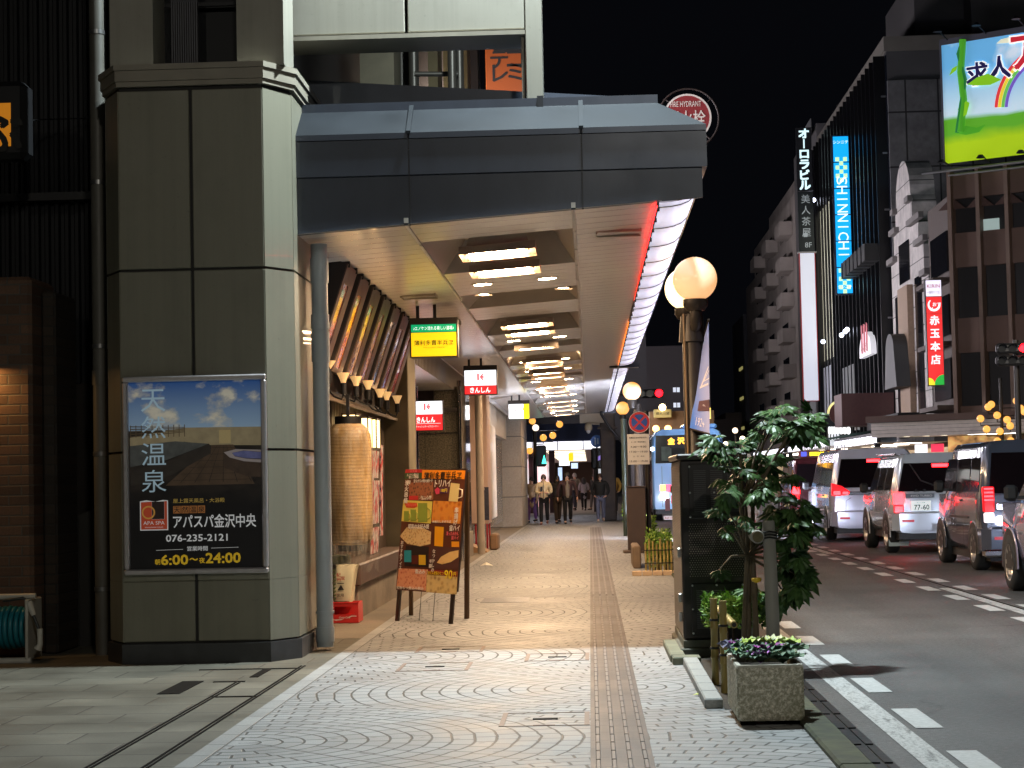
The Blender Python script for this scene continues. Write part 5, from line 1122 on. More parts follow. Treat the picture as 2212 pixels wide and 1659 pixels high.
# kerb stones round the planting bed
gran = mat('granite_block', lin((150, 152, 150)), .65, noise=.2, scale=60, bump=.15)
struct(MB().quad((.74, 11.15, .006), (1.09, 11.15, .006), (1.09, 14.45, .006), (.74, 14.45, .006)).build('soil', MATS['soil'], top=(0, 0, 0)))
for i in range(6):
    y = 11.22+i*.435; b = MB(); b.bbox(.63, .735, y, y+.425, 0, .062 if i else .062, .008)
    tag(b.build('edging_stone', gran), ('light granite edging block at the near end of the row beside the planter' if i == 0 else 'light granite edging block in the row along the planting bed'), 'edging stone', 'granite edging blocks along the planting bed')
for (x0, x1, y0, y1, l) in ((.56, .76, 13.86, 14.05, 'mossy concrete edging block across the row end by the black cabinet'), (.55, .66, 14.06, 15.45, 'mossy concrete edging strip along the foot of the black cabinet')):
    b = MB(); b.bbox(x0, x1, y0, y1, 0, .06, .008); tag(b.build('edging_stone', mat('mossy_block', lin((112, 114, 96)), .8, noise=.35, scale=8)), l, 'edging stone')
# ------------------------------------------------------------------ planter with ornamental cabbages
pl = thing('planter', 'square exposed-aggregate concrete planter full of ornamental cabbages at the kerb', 'planter', (.94, 10.8, 0))
m = mat('aggregate', (.16, .155, .12), .85); g = NG(m); X, Y, Z = g.pos(); P = g.vec(X, Y, Z)
q = g.n.new('ShaderNodeTexVoronoi'); q.inputs['Scale'].default_value = 70; g.l.new(P, q.inputs[0]); st_ = g.noise(P, 45, 4, .8); mo = g.rng(g.noise(g.vec(X, Y, g.m('MULTIPLY', Z, .5)), 5, 4), .4, .65, 0, 1)
c = g.mix(g.rng(st_, .45, .62, 0, 1), lin((156, 152, 130)), lin((236, 230, 212))); c = g.mix(g.m('MULTIPLY', mo, g.rng(Z, .28, .0, .05, .5)), c, lin((100, 106, 66))); g.color(c)
g.bump(g.m('ADD', g.m('MULTIPLY', q.outputs['Distance'], .8), st_), .7, .008)
px0, px1, py0, py1 = .757, 1.115, 10.40, 11.14
b = MB(); w_ = .028; zt = .325
def ring_(o, z): return [(px0+o+.012, py0+o, z), (px1-o-.012, py0+o, z), (px1-o, py0+o+.012, z), (px1-o, py1-o-.012, z), (px1-o-.012, py1-o, z), (px0+o+.012, py1-o, z), (px0+o, py1-o-.012, z), (px0+o, py0+o+.012, z)]
b.rings([ring_(.008, .03), ring_(0, .05), ring_(0, zt-.008), ring_(.006, zt), ring_(w_-.004, zt), ring_(w_, zt-.01), ring_(w_, .2)], True, True, False); b.build('tub', m, pl)
b = MB(); b.rings([ring_(-.001, zt-.012), ring_(.004, zt+.002), ring_(w_-.002, zt+.002), ring_(w_+.001, zt-.02)], False, False, False); b.build('rim', mat('tub_rim', lin((190, 188, 176)), .8, noise=.2, scale=40, bump=.4), pl)
b = MB()
for x, y in ((px0+.06, py0+.08), (px1-.06, py0+.08), (px0+.06, py1-.08), (px1-.06, py1-.08)): b.box(x-.04, x+.04, y-.04, y+.04, 0, .031)
b.build('foot', MATS['groove_dark'], pl)
b = MB(); b.box(px0+w_, px1-w_, py0+w_, py1-w_, .2, .275); b.build('soil', MATS['soil'], pl)
def leafm(name, c1, c2, rough=.55):
    m = mat(name, lin(c1), rough, spec=.18); g = NG(m); P = g.vec(*g.pos()); g.color(g.mix(g.rng(g.noise(P, 30, 3), .35, .65, 0, 1), lin(c1), lin(c2))); return m
KG = leafm('kale_green', (64, 98, 72), (124, 152, 128)); KP = leafm('kale_purple', (130, 26, 124), (170, 80, 168)); KL = leafm('kale_lilac', (176, 100, 196), (210, 156, 220)); KC = leafm('kale_cream', (206, 214, 150), (232, 232, 190)); KY = leafm('kale_lime', (150, 180, 70), (190, 206, 110)); KD = leafm('kale_dusk', (96, 96, 120), (140, 138, 160))
def cabbage(label, x, y, z, r, cin, cout=KG, seed=0):
    r *= 1.75; z += .045
    t = thing('ornamental_cabbage', label, 'plant', (x, y, z), 'ornamental cabbages in the concrete planter'); q = random.Random(seed)
    for nm, m, rows_ in (('outer_leaf', cout, ((1.0, 8, .5), (.82, 7, .85))), ('inner_leaf', cin, ((.66, 7, 1.15), (.45, 6, 1.4), (.25, 5, 1.6)))):
        b = MB()
        for f, n, up in rows_:
            for k in range(n):
                a = 2*math.pi*(k+q.random()*.5)/n; L = r*f*(.85+.3*q.random()); wdt = L*.62; ca, sa = math.cos(a), math.sin(a)
                vs = []
                NS = 5
                for i in range(NS+1):
                    s = i/NS; rad = L*s; h = L*(up*s-.45*up*s*s)+.01*f
                    wd = wdt*math.sin(math.pi*min(.98, .12+.78*s))*(1.0)
                    for j in (-1, -.5, 0, .5, 1):
                        ruf = .18*wdt*abs(j)**2*math.sin(j*5+s*14+k)*(s > .35)
                        vs.append((x+ca*rad-sa*wd*j*.7, y+sa*rad+ca*wd*j*.7, z+h+abs(j)*wd*.22+ruf))
                b.add(vs, [(i*5+j, i*5+j+1, i*5+j+6, i*5+j+5) for i in range(NS) for j in range(4)], True)
        b.build(nm, m, t)
for i, (l, x, y, z, r, ci, co) in enumerate((
    ('purple hearted ornamental cabbage in the middle of the planter', .955, 10.72, .285, .085, KP, KG), ('lilac ornamental cabbage at the front of the planter', .90, 10.56, .275, .075, KL, KG),
    ('cream ornamental cabbage at the back of the planter', .985, 10.92, .30, .09, KC, KY), ('lime green ornamental cabbage beside the cream one', .90, 10.92, .295, .085, KY, KG),
    ('small purple ornamental cabbage at the back corner on the pavement side', .84, 10.98, .29, .08, KP, KD), ('grey green ornamental cabbage at the front on the road side', 1.02, 10.56, .27, .07, KG, KG),
    ('dusky ornamental cabbage at the back on the road side', 1.05, 10.8, .285, .08, KD, KG), ('yellow green leafed cabbage on the pavement side of the lilac one', .845, 10.72, .28, .075, KY, KG))): cabbage(l, x, y, z, r, ci, co, i)
gl = MB(); p = gnd(1780, 1585); gl.quad(p+Vector((-.03, -.08, .012)), p+Vector((.05, -.08, .012)), p+Vector((.05, .1, .012)), p+Vector((-.03, .1, .012))); gl.box(p.x-.03, p.x+.05, p.y-.08, p.y+.1, .008, .0118)
tag(gl.build('paper_scrap', mat('scrap_pale', lin((196, 214, 214)), .5)), 'pale scrap of litter on the gutter grate beside the planter', 'litter')
lf = MB(); p = gnd(1507, 1505); lf.face([p+Vector((-.03, 0, .012)), p+Vector((0, -.025, .018)), p+Vector((.035, .0, .012)), p+Vector((.0, .03, .02))]); tag(lf.build('fallen_leaf', mat('leaf_yellow', lin((196, 200, 90)), .6)), 'yellow green fallen leaf on the paving before the granite edging', 'leaf')
lf = MB(); p = gnd(1050, 1224); lf.add([p+Vector(v) for v in ((-.1, 0, .012), (.0, -.06, .03), (.12, 0, .012), (.02, .08, .06), (0, .02, .07))], [(0, 1, 4), (1, 2, 4), (2, 3, 4), (3, 0, 4)]); tag(lf.build('paper_scrap', ink('scrap_white', (230, 222, 206))), 'crumpled white paper scrap on the warm paving beyond the menu stand', 'litter')
# ------------------------------------------------------------------ bamboo stakes, hedge, shrub tree and its support
bam = mat('bamboo', lin((150, 132, 72)), .42, noise=.25, scale=14, stretch=(1, 1, .15))
def bamboo(b, p0, p1, r):
    p0, p1 = Vector(p0), Vector(p1); n = max(2, int((p1-p0).length/.16)); pts, rad = [], []
    for i in range(n):
        a, c = i/n, (i+1)/n
        for f, q in ((a+.002, 1.0), (a+(c-a)*.5, .95), (c-.03/n*2, .98), (c-.012/n, 1.12)): pts.append(p0.lerp(p1, f)); rad.append(r*q)
    b.tube(pts, rad, 12, True, True)
for i, (x, y, h) in enumerate(((.775, 12.5, .56), (.80, 12.0, .575))):
    t = thing('bamboo_stake', 'upright bamboo stake tied with black cord by the concrete planter, '+('the rear one of two' if i == 0 else 'the front one of two'), 'stake', (x, y, 0), 'bamboo stakes by the planter')
    b = MB(); bamboo(b, (x, y, 0), (x, y, h), .024); b.build('cane', bam, t)
    b = MB()
    for z in (.24, .42): b.rings([[(x+(.026+.006*math.cos(k*math.pi/3))*math.cos(a*math.pi/8), y+(.026+.006*math.cos(k*math.pi/3))*math.sin(a*math.pi/8), z+.008*math.sin(k*math.pi/3)) for k in range(6)] for a in range(17)], False, False, True)
    b.build('cord', blk, t)
t = thing('bamboo_rail', 'bamboo rail end pointing at the viewer between the stakes and the shrub stems', 'rail', (.88, 12.6, .4))
b = MB(); bamboo(b, (.86, 11.9, .43), (.86, 13.4, .43), .022); b.build('cane', bam, t); MB().disc((.86, 11.898, .43), .014, (1, 0, 0), (0, 0, 1), 12).build('hollow', blk, t)
LF = [leafm('shrub_leaf_a', (46, 74, 38), (78, 108, 58), .42), leafm('shrub_leaf_b', (34, 56, 30), (56, 82, 44), .42), leafm('shrub_leaf_c', (56, 88, 50), (104, 130, 90), .38)]
HL = [leafm('hedge_leaf_a', (84, 124, 40), (136, 172, 70), .5), leafm('hedge_leaf_b', (52, 84, 28), (90, 124, 48), .5), leafm('hedge_leaf_c', (120, 154, 60), (160, 180, 90), .4)]
def small_leaf(b, p, d, L, w, q):
    d = d.normalized(); s = d.cross(Vector((q.uniform(-1, 1), q.uniform(-1, 1), q.uniform(-.3, 1)))); s.normalize(); n_ = d.cross(s)
    b.add([p, p+d*L*.45+s*w+n_*w*.25, p+d*L, p+d*L*.45-s*w+n_*w*.25], [(0, 1, 2), (0, 2, 3)], False)
def hedge(label, x0, x1, y0, y1, z0, z1, n, L, grp, seed=1, twig=True):
    t = thing('hedge', label, 'hedge', ((x0+x1)/2, (y0+y1)/2, 0)); q = random.Random(seed); b = MB()
    for i in range(n):
        x, y = q.uniform(x0, x1), q.uniform(y0, y1); u = q.random()**.55
        zt = z1+.05*math.sin(x*17+y*9)*(z1-z0) + q.gauss(0, .02); z = z0+(zt-z0)*u
        f = q.choice((0, 1, 2, 3))
        if u < .9 and q.random() < .8:
            if f == 0: x = x0+q.random()*.04
            elif f == 1: x = x1-q.random()*.04
            elif f == 2: y = y0+q.random()*.05
        b.use(q.choice((0, 0, 1, 1, 2))); small_leaf(b, Vector((x, y, z)), Vector((q.uniform(-1, 1), q.uniform(-1, .5), q.uniform(-.3, 1))), L*q.uniform(.7, 1.3), L*.28, q)
    b.build('foliage', HL, t)
    b = MB()
    for i in range(14):
        x, y = q.uniform(x0+.04, x1-.04), q.uniform(y0+.04, y1-.04); b.tube([(x, y, 0), (x+q.uniform(-.03, .03), y, z0+.6*(z1-z0)), (x+q.uniform(-.06, .06), y+q.uniform(-.05, .05), z1-.02)], [.008, .006, .003], 5)
    b.build('stem', mat('twig_brown', lin((64, 50, 36)), .7), t)
    return t
hedge('low clipped hedge of small bright leaves behind the bamboo stakes', .80, 1.24, 13.4, 14.25, .28, .47, 2600, .04, None, 3)
def palmate(b, c, d, up, L, q):
    """one hand-shaped leaf: c base, d direction of the middle lobe, up its upper side"""
    d = d.normalized(); s = d.cross(up).normalized(); u = s.cross(d).normalized()
    n = 7
    for k in range(n):
        a = (k-(n-1)/2)*R(31); Lk = L*(1-.11*abs(k-3))*q.uniform(.88, 1.08); dr = .18*abs(k-3)/3+q.uniform(0, .12)
        e = (d*math.cos(a)+s*math.sin(a)-u*dr).normalized(); sd = (s*math.cos(a)-d*math.sin(a)); wl_ = Lk*.17
        m1 = c+e*Lk*.32; m2 = c+e*Lk*.68-u*Lk*.04; tip = c+e*Lk-u*Lk*.16
        b.add([c, m1+sd*wl_*.8-u*wl_*.15, m2+sd*wl_-u*wl_*.3, tip, m2-sd*wl_-u*wl_*.3, m1-sd*wl_*.8-u*wl_*.15, m1+u*wl_*.25, m2+u*wl_*.2],
              [(0, 1, 6), (1, 2, 7, 6), (2, 3, 7), (0, 6, 5), (6, 7, 4, 5), (7, 3, 4)], False)
sh = thing('shrub_tree', 'young shrub tree with large glossy hand-shaped leaves tied to a wooden stake', 'tree', (1.05, 13.3, 0))
q = random.Random(11); b = MB(); sb = MB()
hub = [at(1606, 1440, 13.2), at(1614, 1200, 13.3), at(1604, 1090, 13.3)]
clusters = [  # pixel centre and spread, depth, leaves, size
    (1700, 915, 52, 26, 13.6, 38, .115), (1750, 908, 34, 24, 13.7, 18, .105), (1655, 925, 26, 24, 13.4, 12, .10), (1685, 885, 36, 12, 13.8, 10, .09), (1725, 945, 36, 16, 13.7, 10, .1),
    (1560, 960, 36, 24, 13.1, 16, .10), (1600, 980, 42, 28, 13.4, 26, .105), (1650, 1005, 42, 28, 13.5, 24, .11), (1590, 1030, 34, 24, 13.0, 14, .10), (1640, 1060, 36, 24, 13.3, 18, .10), (1690, 1030, 26, 20, 13.5, 10, .1),
    (1565, 1062, 18, 14, 12.9, 5, .10), (1575, 1110, 32, 18, 13.0, 9, .11), (1560, 1140, 18, 12, 12.9, 4, .11), (1552, 1232, 6, 4, 12.9, 1, .12), (1610, 1130, 20, 20, 13.2, 6, .1),
    (1700, 1085, 46, 30, 13.4, 34, .12), (1735, 1112, 36, 26, 13.5, 26, .12), (1690, 1145, 42, 28, 13.3, 28, .12), (1748, 1155, 22, 18, 13.4, 10, .11),
    (1700, 1205, 30, 26, 13.4, 20, .125), (1722, 1245, 24, 28, 13.4, 16, .125), (1690, 1275, 22, 28, 13.5, 12, .115), (1640, 1290, 22, 30, 13.6, 10, .1), (1620, 1300, 14, 40, 13.7, 8, .09)]
for (px, py, rx, ry, Yd, n, L) in clusters:
    cc = at(px, py, Yd); low = py > 1180; k_ = Yd/FPX
    j = hub[2] if py < 1100 else hub[1]
    mid_ = j.lerp(cc, .55)+Vector((0, 0, .05)); sb.tube([j, mid_, cc], [.011, .008, .005], 6)
    for i in range(max(1, round(n*(.62 if py < 1070 else .42)))):
        a, rr_ = q.uniform(0, 2*math.pi), math.sqrt(q.random()); p = Vector((cc.x+rx*k_*rr_*math.cos(a), Yd+q.uniform(-.18, .18), cc.z+ry*k_*rr_*math.sin(a)))
        out = Vector((p.x-cc.x, q.uniform(-.12, .04), (p.z-cc.z)*.5)); out = out.normalized() if out.length > 1e-4 else Vector((1, 0, 0))
        dd = out*1.0+Vector((0, q.uniform(-.8, .2), -1.3 if low else q.uniform(-.75, -.05)))
        up = Vector((q.uniform(-.4, .4), q.uniform(-.8, -.1), 1.0 if not low else .5))
        b.use(0 if (q.random() < .5) else (1 if q.random() < .6 else 2)); palmate(b, p, dd, up, L*1.24*q.uniform(.6, 1.25), q)
        if q.random() < .5: sb.tube([cc, p], [.004, .003], 4)
b.build('foliage', LF, sh)
bark = mat('shrub_bark', lin((96, 84, 64)), .7, noise=.3, scale=12, stretch=(1, 1, .2))
for k, (dx, dy, r_) in enumerate(((0, 0, .020), (.04, .12, .018), (.08, .05, .024))):
    p0 = hub[0]+Vector((dx, dy, -.25)); p1 = hub[1]+Vector((dx*.5, dy*.6, 0)); p2 = hub[2]+Vector((dx*1.2-.02, dy, .05)); p3 = at(1600+k*50, 960-k*8, 13.4)
    m_ = MB(); m_.tube([p0, p0.lerp(p1, .5)+Vector((.012*(k-1), 0, 0)), p1, p2, p3], [r_, r_*.9, r_*.75, r_*.6, r_*.35], 10); m_.build('trunk', bark, sh)
sb.build('branch', bark, sh)
mf = MB(); p = at(1634, 1256, 13.0); mf.lathe(p, [(.005, -.01), (.03, .0), (.036, .02), (.02, .026)], 10); mf.build('yellow_leaf', mat('leaf_gold', lin((214, 176, 30)), .5), sh)
wk = mat('stake_wood', lin((142, 140, 132)), .7, noise=.3, scale=10, stretch=(1, 1, .08), bump=.25)
t = thing('tree_stake', 'grey weathered round wooden stake supporting the shrub tree', 'stake', (1.17, 13.25, 0))
p0, p1 = at(1672, 1440, 13.2), at(1660, 1125, 13.2)
b = MB(); b.tube([(p0.x, 13.2, 0), (p0.x, 13.2, .4), (p1.x, 13.2, p1.z-.01), (p1.x, 13.2, p1.z)], [.047, .046, .042, .038], 16); b.build('post', wk, t)
c = at(1637, 1160, 12.95); b = MB(); b.tube([c, (c.x, 12.96, c.z), (c.x+.02, 13.45, c.z)], [.04, .046, .045], 16); b.build('cross_bar', wk, t)
MB().disc((c.x, 12.948, c.z), .036, (1, 0, 0), (0, 0, 1), 16).build('cut_end', mat('cut_wood', lin((96, 88, 60)), .7, noise=.3, scale=30), t)
b = MB()
for dz in (-.02, .0, .02): b.tube([(p1.x-.06, 13.15, c.z+dz), (p1.x, 13.145, c.z+dz+.01), (p1.x+.055, 13.18, c.z+dz), (p1.x+.05, 13.25, c.z)], .006, 5)
b.build('cord', blk, t)
b = MB(); q0 = at(1632, 1440, 13.5); b.tube([(q0.x, 13.5, 0), (q0.x-.01, 13.5, .55)], [.03, .028], 12); b.build('second_post', wk, t)
# bamboo fenced hedge farther along
hedge('yellow green hedge inside a bamboo fence beyond the black cabinet', .80, 1.12, 27.3, 28.2, .05, .56, 1800, .05, None, 5)
fe = thing('bamboo_fence', 'little upright bamboo fence tied with black cord round the kerbside hedge', 'fence', (.92, 27.2, 0))
for i in range(9):
    p = gnd(1388+i*8.2, 1228+i*.8); hh = (.44, .5, .47, .42, .5, .44, .47, .46, .44)[i]
    b = MB(); bamboo(b, (p.x, 27.15, 0), (p.x, 27.15, hh), .016); b.build('cane', bam, fe)
b = MB()
for z in (.16, .34): b.tube([(gnd(1385, 1228).x, 27.12, z), (gnd(1458, 1234).x, 27.12, z)], .008, 5)
b.build('cord', blk, fe)
for i in range(5):
    b = MB(); x = gnd(1364+i*22, 1240).x; b.bbox(x, x+.13, 26.75, 26.87, 0, .07, .008); tag(b.build('edging_stone', mat('tan_block', lin((196, 168, 136)), .7, noise=.15)), 'tan edging block at the foot of the far bamboo fence', 'edging stone', 'tan edging blocks by the far bamboo fence')
b = MB(); a = gnd(1358, 1208); b.bbox(a.x, a.x+.12, 29, 30.6, 0, .34, .02); tag(b.build('stone_slab', mat('slab_tan', lin((124, 104, 84)), .75, noise=.2)), 'upright tan stone slab at the kerb beside the fenced hedge', 'slab')
hedge('small loose shrub at the kerb by the rusty arcade column', .86, 1.2, 49, 51, .1, .7, 900, .09, None, 8)
hedge('small shrub at the kerb beyond the brown roadside box', .98, 1.3, 40, 42, .1, .55, 700, .08, None, 9)
b = MB(); b.bbox(.82, 1.06, 41.5, 43, 0, .38, .02); tag(b.build('planter', mat('planter_tan', lin((150, 124, 92)), .8, noise=.2)), 'tan concrete tub at the kerb beyond the brown roadside box', 'planter')
# round hydrant sign above the canopy edge
hy = thing('fire_hydrant_sign', 'round red fire hydrant sign in a dark ring above the canopy corner', 'sign', (1.67, 30, 0))
HY = 30.0; c = at(1485, 254, HY); rr_ = 51/138.6; ro = 66/138.6; co = at(1487, 256, HY)
MB().cyl(c, c+Vector((0, .03, 0)), rr_, n=48).build('disc', mat('hydrant_red', lin((150, 48, 52)), .5, emit=.12, ecol=lin((170, 50, 55))), hy)
hw = mat('hydrant_white', lin((226, 214, 206)), .5, emit=.22, ecol=lin((230, 215, 205)))
b = MB(); b.rings([[(c.x+q_*math.cos(a*math.pi/24), HY-.006, c.z+q_*math.sin(a*math.pi/24)) for a in range(48)] for q_ in (rr_*.94, rr_*1.02)], False, False); b.build('rim', hw, hy)
b = MB(); put_text(b, 'FIRE HYDRANT', (c.x-.02, HY-.008, c.z+.215), w=.48, h=.085, bold=.01); put_text(b, '消火栓', (c.x-.02, HY-.008, c.z-.02), w=.60, h=.26, bold=.01); b.build('lettering', hw, hy)
b = MB(); b.rings([[(co.x+(ro+.016*math.cos(k*math.pi/3))*math.cos(a*math.pi/24), HY+.02+.016*math.sin(k*math.pi/3), co.z+(ro+.016*math.cos(k*math.pi/3))*math.sin(a*math.pi/24)) for k in range(6)] for a in range(49)], False, False, True)
for a in (.7, 2.4, 3.9, 5.5): b.tube([(co.x+rr_*math.cos(a), HY+.02, co.z+rr_*math.sin(a)), (co.x+ro*math.cos(a), HY+.02, co.z+ro*math.sin(a))], .012, 5)
b.build('ring', mat('ring_brown', lin((60, 48, 44)), .6), hy)
b = MB(); b.tube([(.8, HY+.1, 4.2), (.8, HY+.1, 6.2), (c.x-.3, HY+.1, c.z), (c.x, HY+.1, c.z)], .04, 8); b.build('arm', blackp, hy)
# ================================================================== ACROSS THE STREET AND BEYOND
FX = 16.0
def fac(px, py, X=FX): v = atx(px, py, X); return v.y, v.z
def block(t, name, x0, x1, y0, y1, z0, z1, m):
    b = MB(); b.box(x0, x1, y0, y1, z0, z1); return b.build(name, m, t)
dim = lambda n, c, **k: mat(n, tuple(min(.6, 1.7*v) for v in lin(c)), k.pop('rough', .7), noise=k.pop('noise', .25), scale=k.pop('scale', .5), **k)
win_d = mat('pane_dark', (.008, .008, .01), .1, spec=.6)
# --- far apartment block with balconies
ap_ = thing('apartment_block', 'dark far apartment block with stacked balconies, farthest in the row across the street', 'building', (FX, 160, 0))
wallm = dim('apartment_wall', (120, 112, 106))
block(ap_, 'wall', FX, FX+12, 146, 182, 0, 22.8, wallm); block(ap_, 'roof_block', FX+.5, FX+9, 150, 172, 22.8, 24.4, wallm); block(ap_, 'end_bay', FX+.3, FX+12, 182, 196, 0, 20.5, wallm)
for f in range(7):
    z = 3.4+f*2.75
    for k in range(3):
        y0 = 148+k*11.5
        block(ap_, 'balcony', FX-1.0, FX-.02, y0, y0+4.2, z, z+1.05, wallm); block(ap_, 'window', FX-.04, FX-.01, y0+5.0, y0+9.4, z+.3, z+1.9, win_d)
sl = thing('slim_building', 'slim black building with lit stair landings, leftmost of the towers across the street', 'building', (FX, 205, 0))
block(sl, 'wall', FX, FX+8, 197, 212, 0, 18, dim('slim_wall', (56, 56, 60)))
for i in range(4): block(sl, 'lit_landing', FX-.1, FX, 199, 203, 3.2+i*3.1, 3.5+i*3.1, glow('landing_glow', (190, 180, 110), .45))
# --- building carrying the tall lit signs
tw = thing('tenant_tower', 'dark narrow tenant tower with cream lit facade panel behind the projecting signs', 'building', (FX, 138, 0))
block(tw, 'wall', FX, FX+12, 131.2, 145.8, 0, 25.4, dim('tenant_wall', (74, 72, 72)))
for i in range(9):
    block(tw, 'railing', FX-.35, FX-.3, 131.5, 141, 4+i*2.6, 5+i*2.6, mat('rail_grey', (.16, .16, .16), .5))
y1, z1 = fac(1769, 460, 15.6); y0, z0 = fac(1802, 770, 15.6)
m = mat('cream_lit', (.7, .68, .55), .5); g = NG(m); X, Y, Z = g.pos(); g.b.inputs['Emission Color'].default_value = (.86, .84, .62, 1)
g.put(g.b.inputs['Emission Strength'], g.m('ADD', .6, g.m('MULTIPLY', g.rng(g.noise(g.vec(0.0, g.m('MULTIPLY', Y, 1.2), g.m('MULTIPLY', Z, .06)), 1.2, 3), .4, .65, 0, 1), .75)))
block(tw, 'lit_panel', 15.6, 15.9, y0, y1, z0, z1, m)
def spots(t, pts, Yx, strength=6, r=.14):
    for px, py in pts:
        p = atx(px, py, Yx); MB().ball(p, r, 10, 8).build('spot_lamp', glow('spot_white', (225, 232, 255), strength), t)
spots(tw, ((1752, 440), (1758, 432), (1778, 738), (1826, 716), (1830, 712), (1818, 724)), 15.2)
def board(name, label, px0, py0, px1, py1, X, th=.25, wX=None):
    """sign standing out from the facade, facing down the street; corners as seen"""
    a = atx((px0+px1)/2, (py0+py1)/2, X); Yd = a.y; p, q_ = at(px0, py1, Yd), at(px1, py0, Yd)
    xc = ((at(px0, py0, Yd).x+at(px0, py1, Yd).x)/2, (at(px1, py0, Yd).x+at(px1, py1, Yd).x)/2)
    t = thing(name, label, 'sign', ((xc[0]+xc[1])/2, Yd, p.z)); return t, xc[0], xc[1], p.z, q_.z, Yd
def facing(b, x0, x1, z0, z1, Yd, th=.3): b.box(x0, x1, Yd, Yd+th, z0, z1); return b
# Aurora sign: three stacked faces
t, x0, x1, z0, z1, Yd = board('projecting_sign', 'tall black projecting sign with glowing white katakana above a blank white panel', 1721, 275, 1754, 413, 14.6)
facing(MB(), x0, x1, z0, z1, Yd).build('face', mat('sign_black', (.012, .013, .016), .4), t)
b = MB(); put_column(b, 'オーロラビル', ((x0+x1)/2, Yd-.02, (z0+z1)/2), (x1-x0)*.78, (z1-z0)/6.15, bold=.05, squash=.93); b.build('lettering', glow('aurora_white', (205, 235, 240), 1.15), t)
zl = at(1740, 543, Yd).z
facing(MB(), x0, x1, zl, z0-.05, Yd).build('face', mat('sign_slate', (.016, .021, .022), .4), t)
b = MB(); put_column(b, '美人茶屋', ((x0+x1)/2, Yd-.02, z0-(z0-zl)*.41), .62*(x1-x0), (z0-zl)*.185); put_text(b, '8F', ((x0+x1)/2+.1, Yd-.02, zl+.42), h=.34); b.box((x0+x1)/2-.2, (x0+x1)/2+.05, Yd-.02, Yd-.015, zl+.95, zl+1.2); b.build('lettering', glow('dim_letter', (150, 158, 160), .45), t)
zw = at(1752, 865, Yd).z
facing(MB(), x0+.02, x1-.02, zw, zl-.12, Yd).build('blank_panel', glow('panel_white', (200, 204, 216), .58), t)
b = MB()
for xx in (x0-.03, x1-.03): b.box(xx, xx+.06, Yd-.01, Yd+.3, zw-.05, zl-.1)
b.box(x0-.03, x1+.03, Yd-.01, Yd+.3, zw-.06, zw-.01); b.build('red_edge', mat('edge_red', lin((150, 44, 44)), .5), t)
b = MB(); b.box(x0-.12, x1+.12, Yd-.04, Yd+.34, zl-.11, zl-.02); b.build('cap', mat('cap_grey', (.3, .3, .3), .5), t)
b = MB(); b.box(x0+.4, x0+.8, Yd+.1, Yd+.3, 0, zw); b.build('post', mat('post_grey', (.2, .2, .2), .5), t)
# --- glass building with black vertical fins
gb = thing('finned_building', 'black glass office building with closely spaced vertical fins reflecting the blue sign', 'building', (FX, 116, 0))
block(gb, 'core', FX+.12, 26, 101.2, 131, 0, 23.6, dim('fin_core', (58, 57, 58)))
block(gb, 'glass', FX+.06, FX+.12, 101.2, 131, 0, 23.4, mat('fin_glass', (.03, .04, .06), .12, metal=.5))
for i in range(20):
    y = 101.4+i*1.52; block(gb, 'fin', FX-.55, FX+.05, y, y+.16, 3.6, 23.4, mat('fin_black', (.014, .014, .016), .3, metal=.5))
    if i < 8:
        b = MB(); b.box(FX-1.3, FX-.5, y+.1, y+1.2, 12.6, 13.5); b.build('hood', mat('hood_black', (.012, .012, .012), .6), gb)
for zz in (6.5, 9.5, 12.2, 15.2, 18.2, 21.2): block(gb, 'cross_rail', FX-.2, FX+.04, 101.3, 131, zz, zz+.08, mat('rail_chrome', (.3, .3, .32), .3, metal=.8))
block(gb, 'parapet', FX, 26, 101.2, 131, 23.61, 24.4, dim('fin_parapet', (84, 80, 74)))
tiles('side_tile', lin((98, 97, 98)), 1.7, 2.9, (.006, .006, .006), .6, 0, .06, 0, 2, .1, 3, .3)
b = MB(); b.box(FX+.1, 26, 100.9, 101.19, 0, 22.0); b.build('side_wall', MATS['side_tile'], gb)
block(gb, 'roof_room', 18.5, 26, 106, 116, 24.41, 29, dim('roof_room', (52, 50, 50)))
block(gb, 'roof_room', 21, 25, 103, 105, 22.01, 27.4, MATS['roof_room'])
t, x0, x1, z0, z1, Yd = board('projecting_sign', 'tall bright blue lit sign with white roman letters turned sideways', 1804, 293, 1837, 635, 14.9)
xs0, xs1 = x0, x1
n = 6
facing(MB(), x0-.05, x1+.05, z0-.05, z1+.05, Yd+.03).build('case', mat('case_navy', (.01, .02, .05), .4), t)
for i in range(n):
    za, zb_ = z0+(z1-z0)*i/n+.03, z0+(z1-z0)*(i+1)/n-.03; b = MB(); b.quad((x0, Yd, za), (x1, Yd, za), (x1, Yd, zb_), (x0, Yd, zb_)); b.build('face', glow('shin_blue', (18, 158, 226), 1.15), t)
b = MB(); xm = (x0+x1)/2; H_ = z1-z0
for i, ch_ in enumerate('SHINNICHI'): put_text(b, ch_, (xm, Yd-.02, z1-H_*(.285+i*.0585)), w=.46 if ch_ != 'I' else .07, h=.6, right=(0, 0, -1), up=(1, 0, 0))
put_text(b, 'シンニチ', (xm, Yd-.02, z1-.36), w=.86); put_text(b, 'シンニチ', (xm, Yd-.02, z0+.4), w=.8); b.build('lettering', glow('shin_white', (230, 240, 250), 1.1), t)
for f0 in (.135, .84):
    b = MB()
    for i in range(6):
        for k in range(3):
            if (i+k) % 2 == 0: b.box(xm-.33+k*.22, xm-.11+k*.22, Yd-.02, Yd-.015, z1-H_*f0-i*.24-.24, z1-H_*f0-i*.24)
    b.build('check_mark', glow('shin_lemon', (196, 236, 180), 1.0), t)
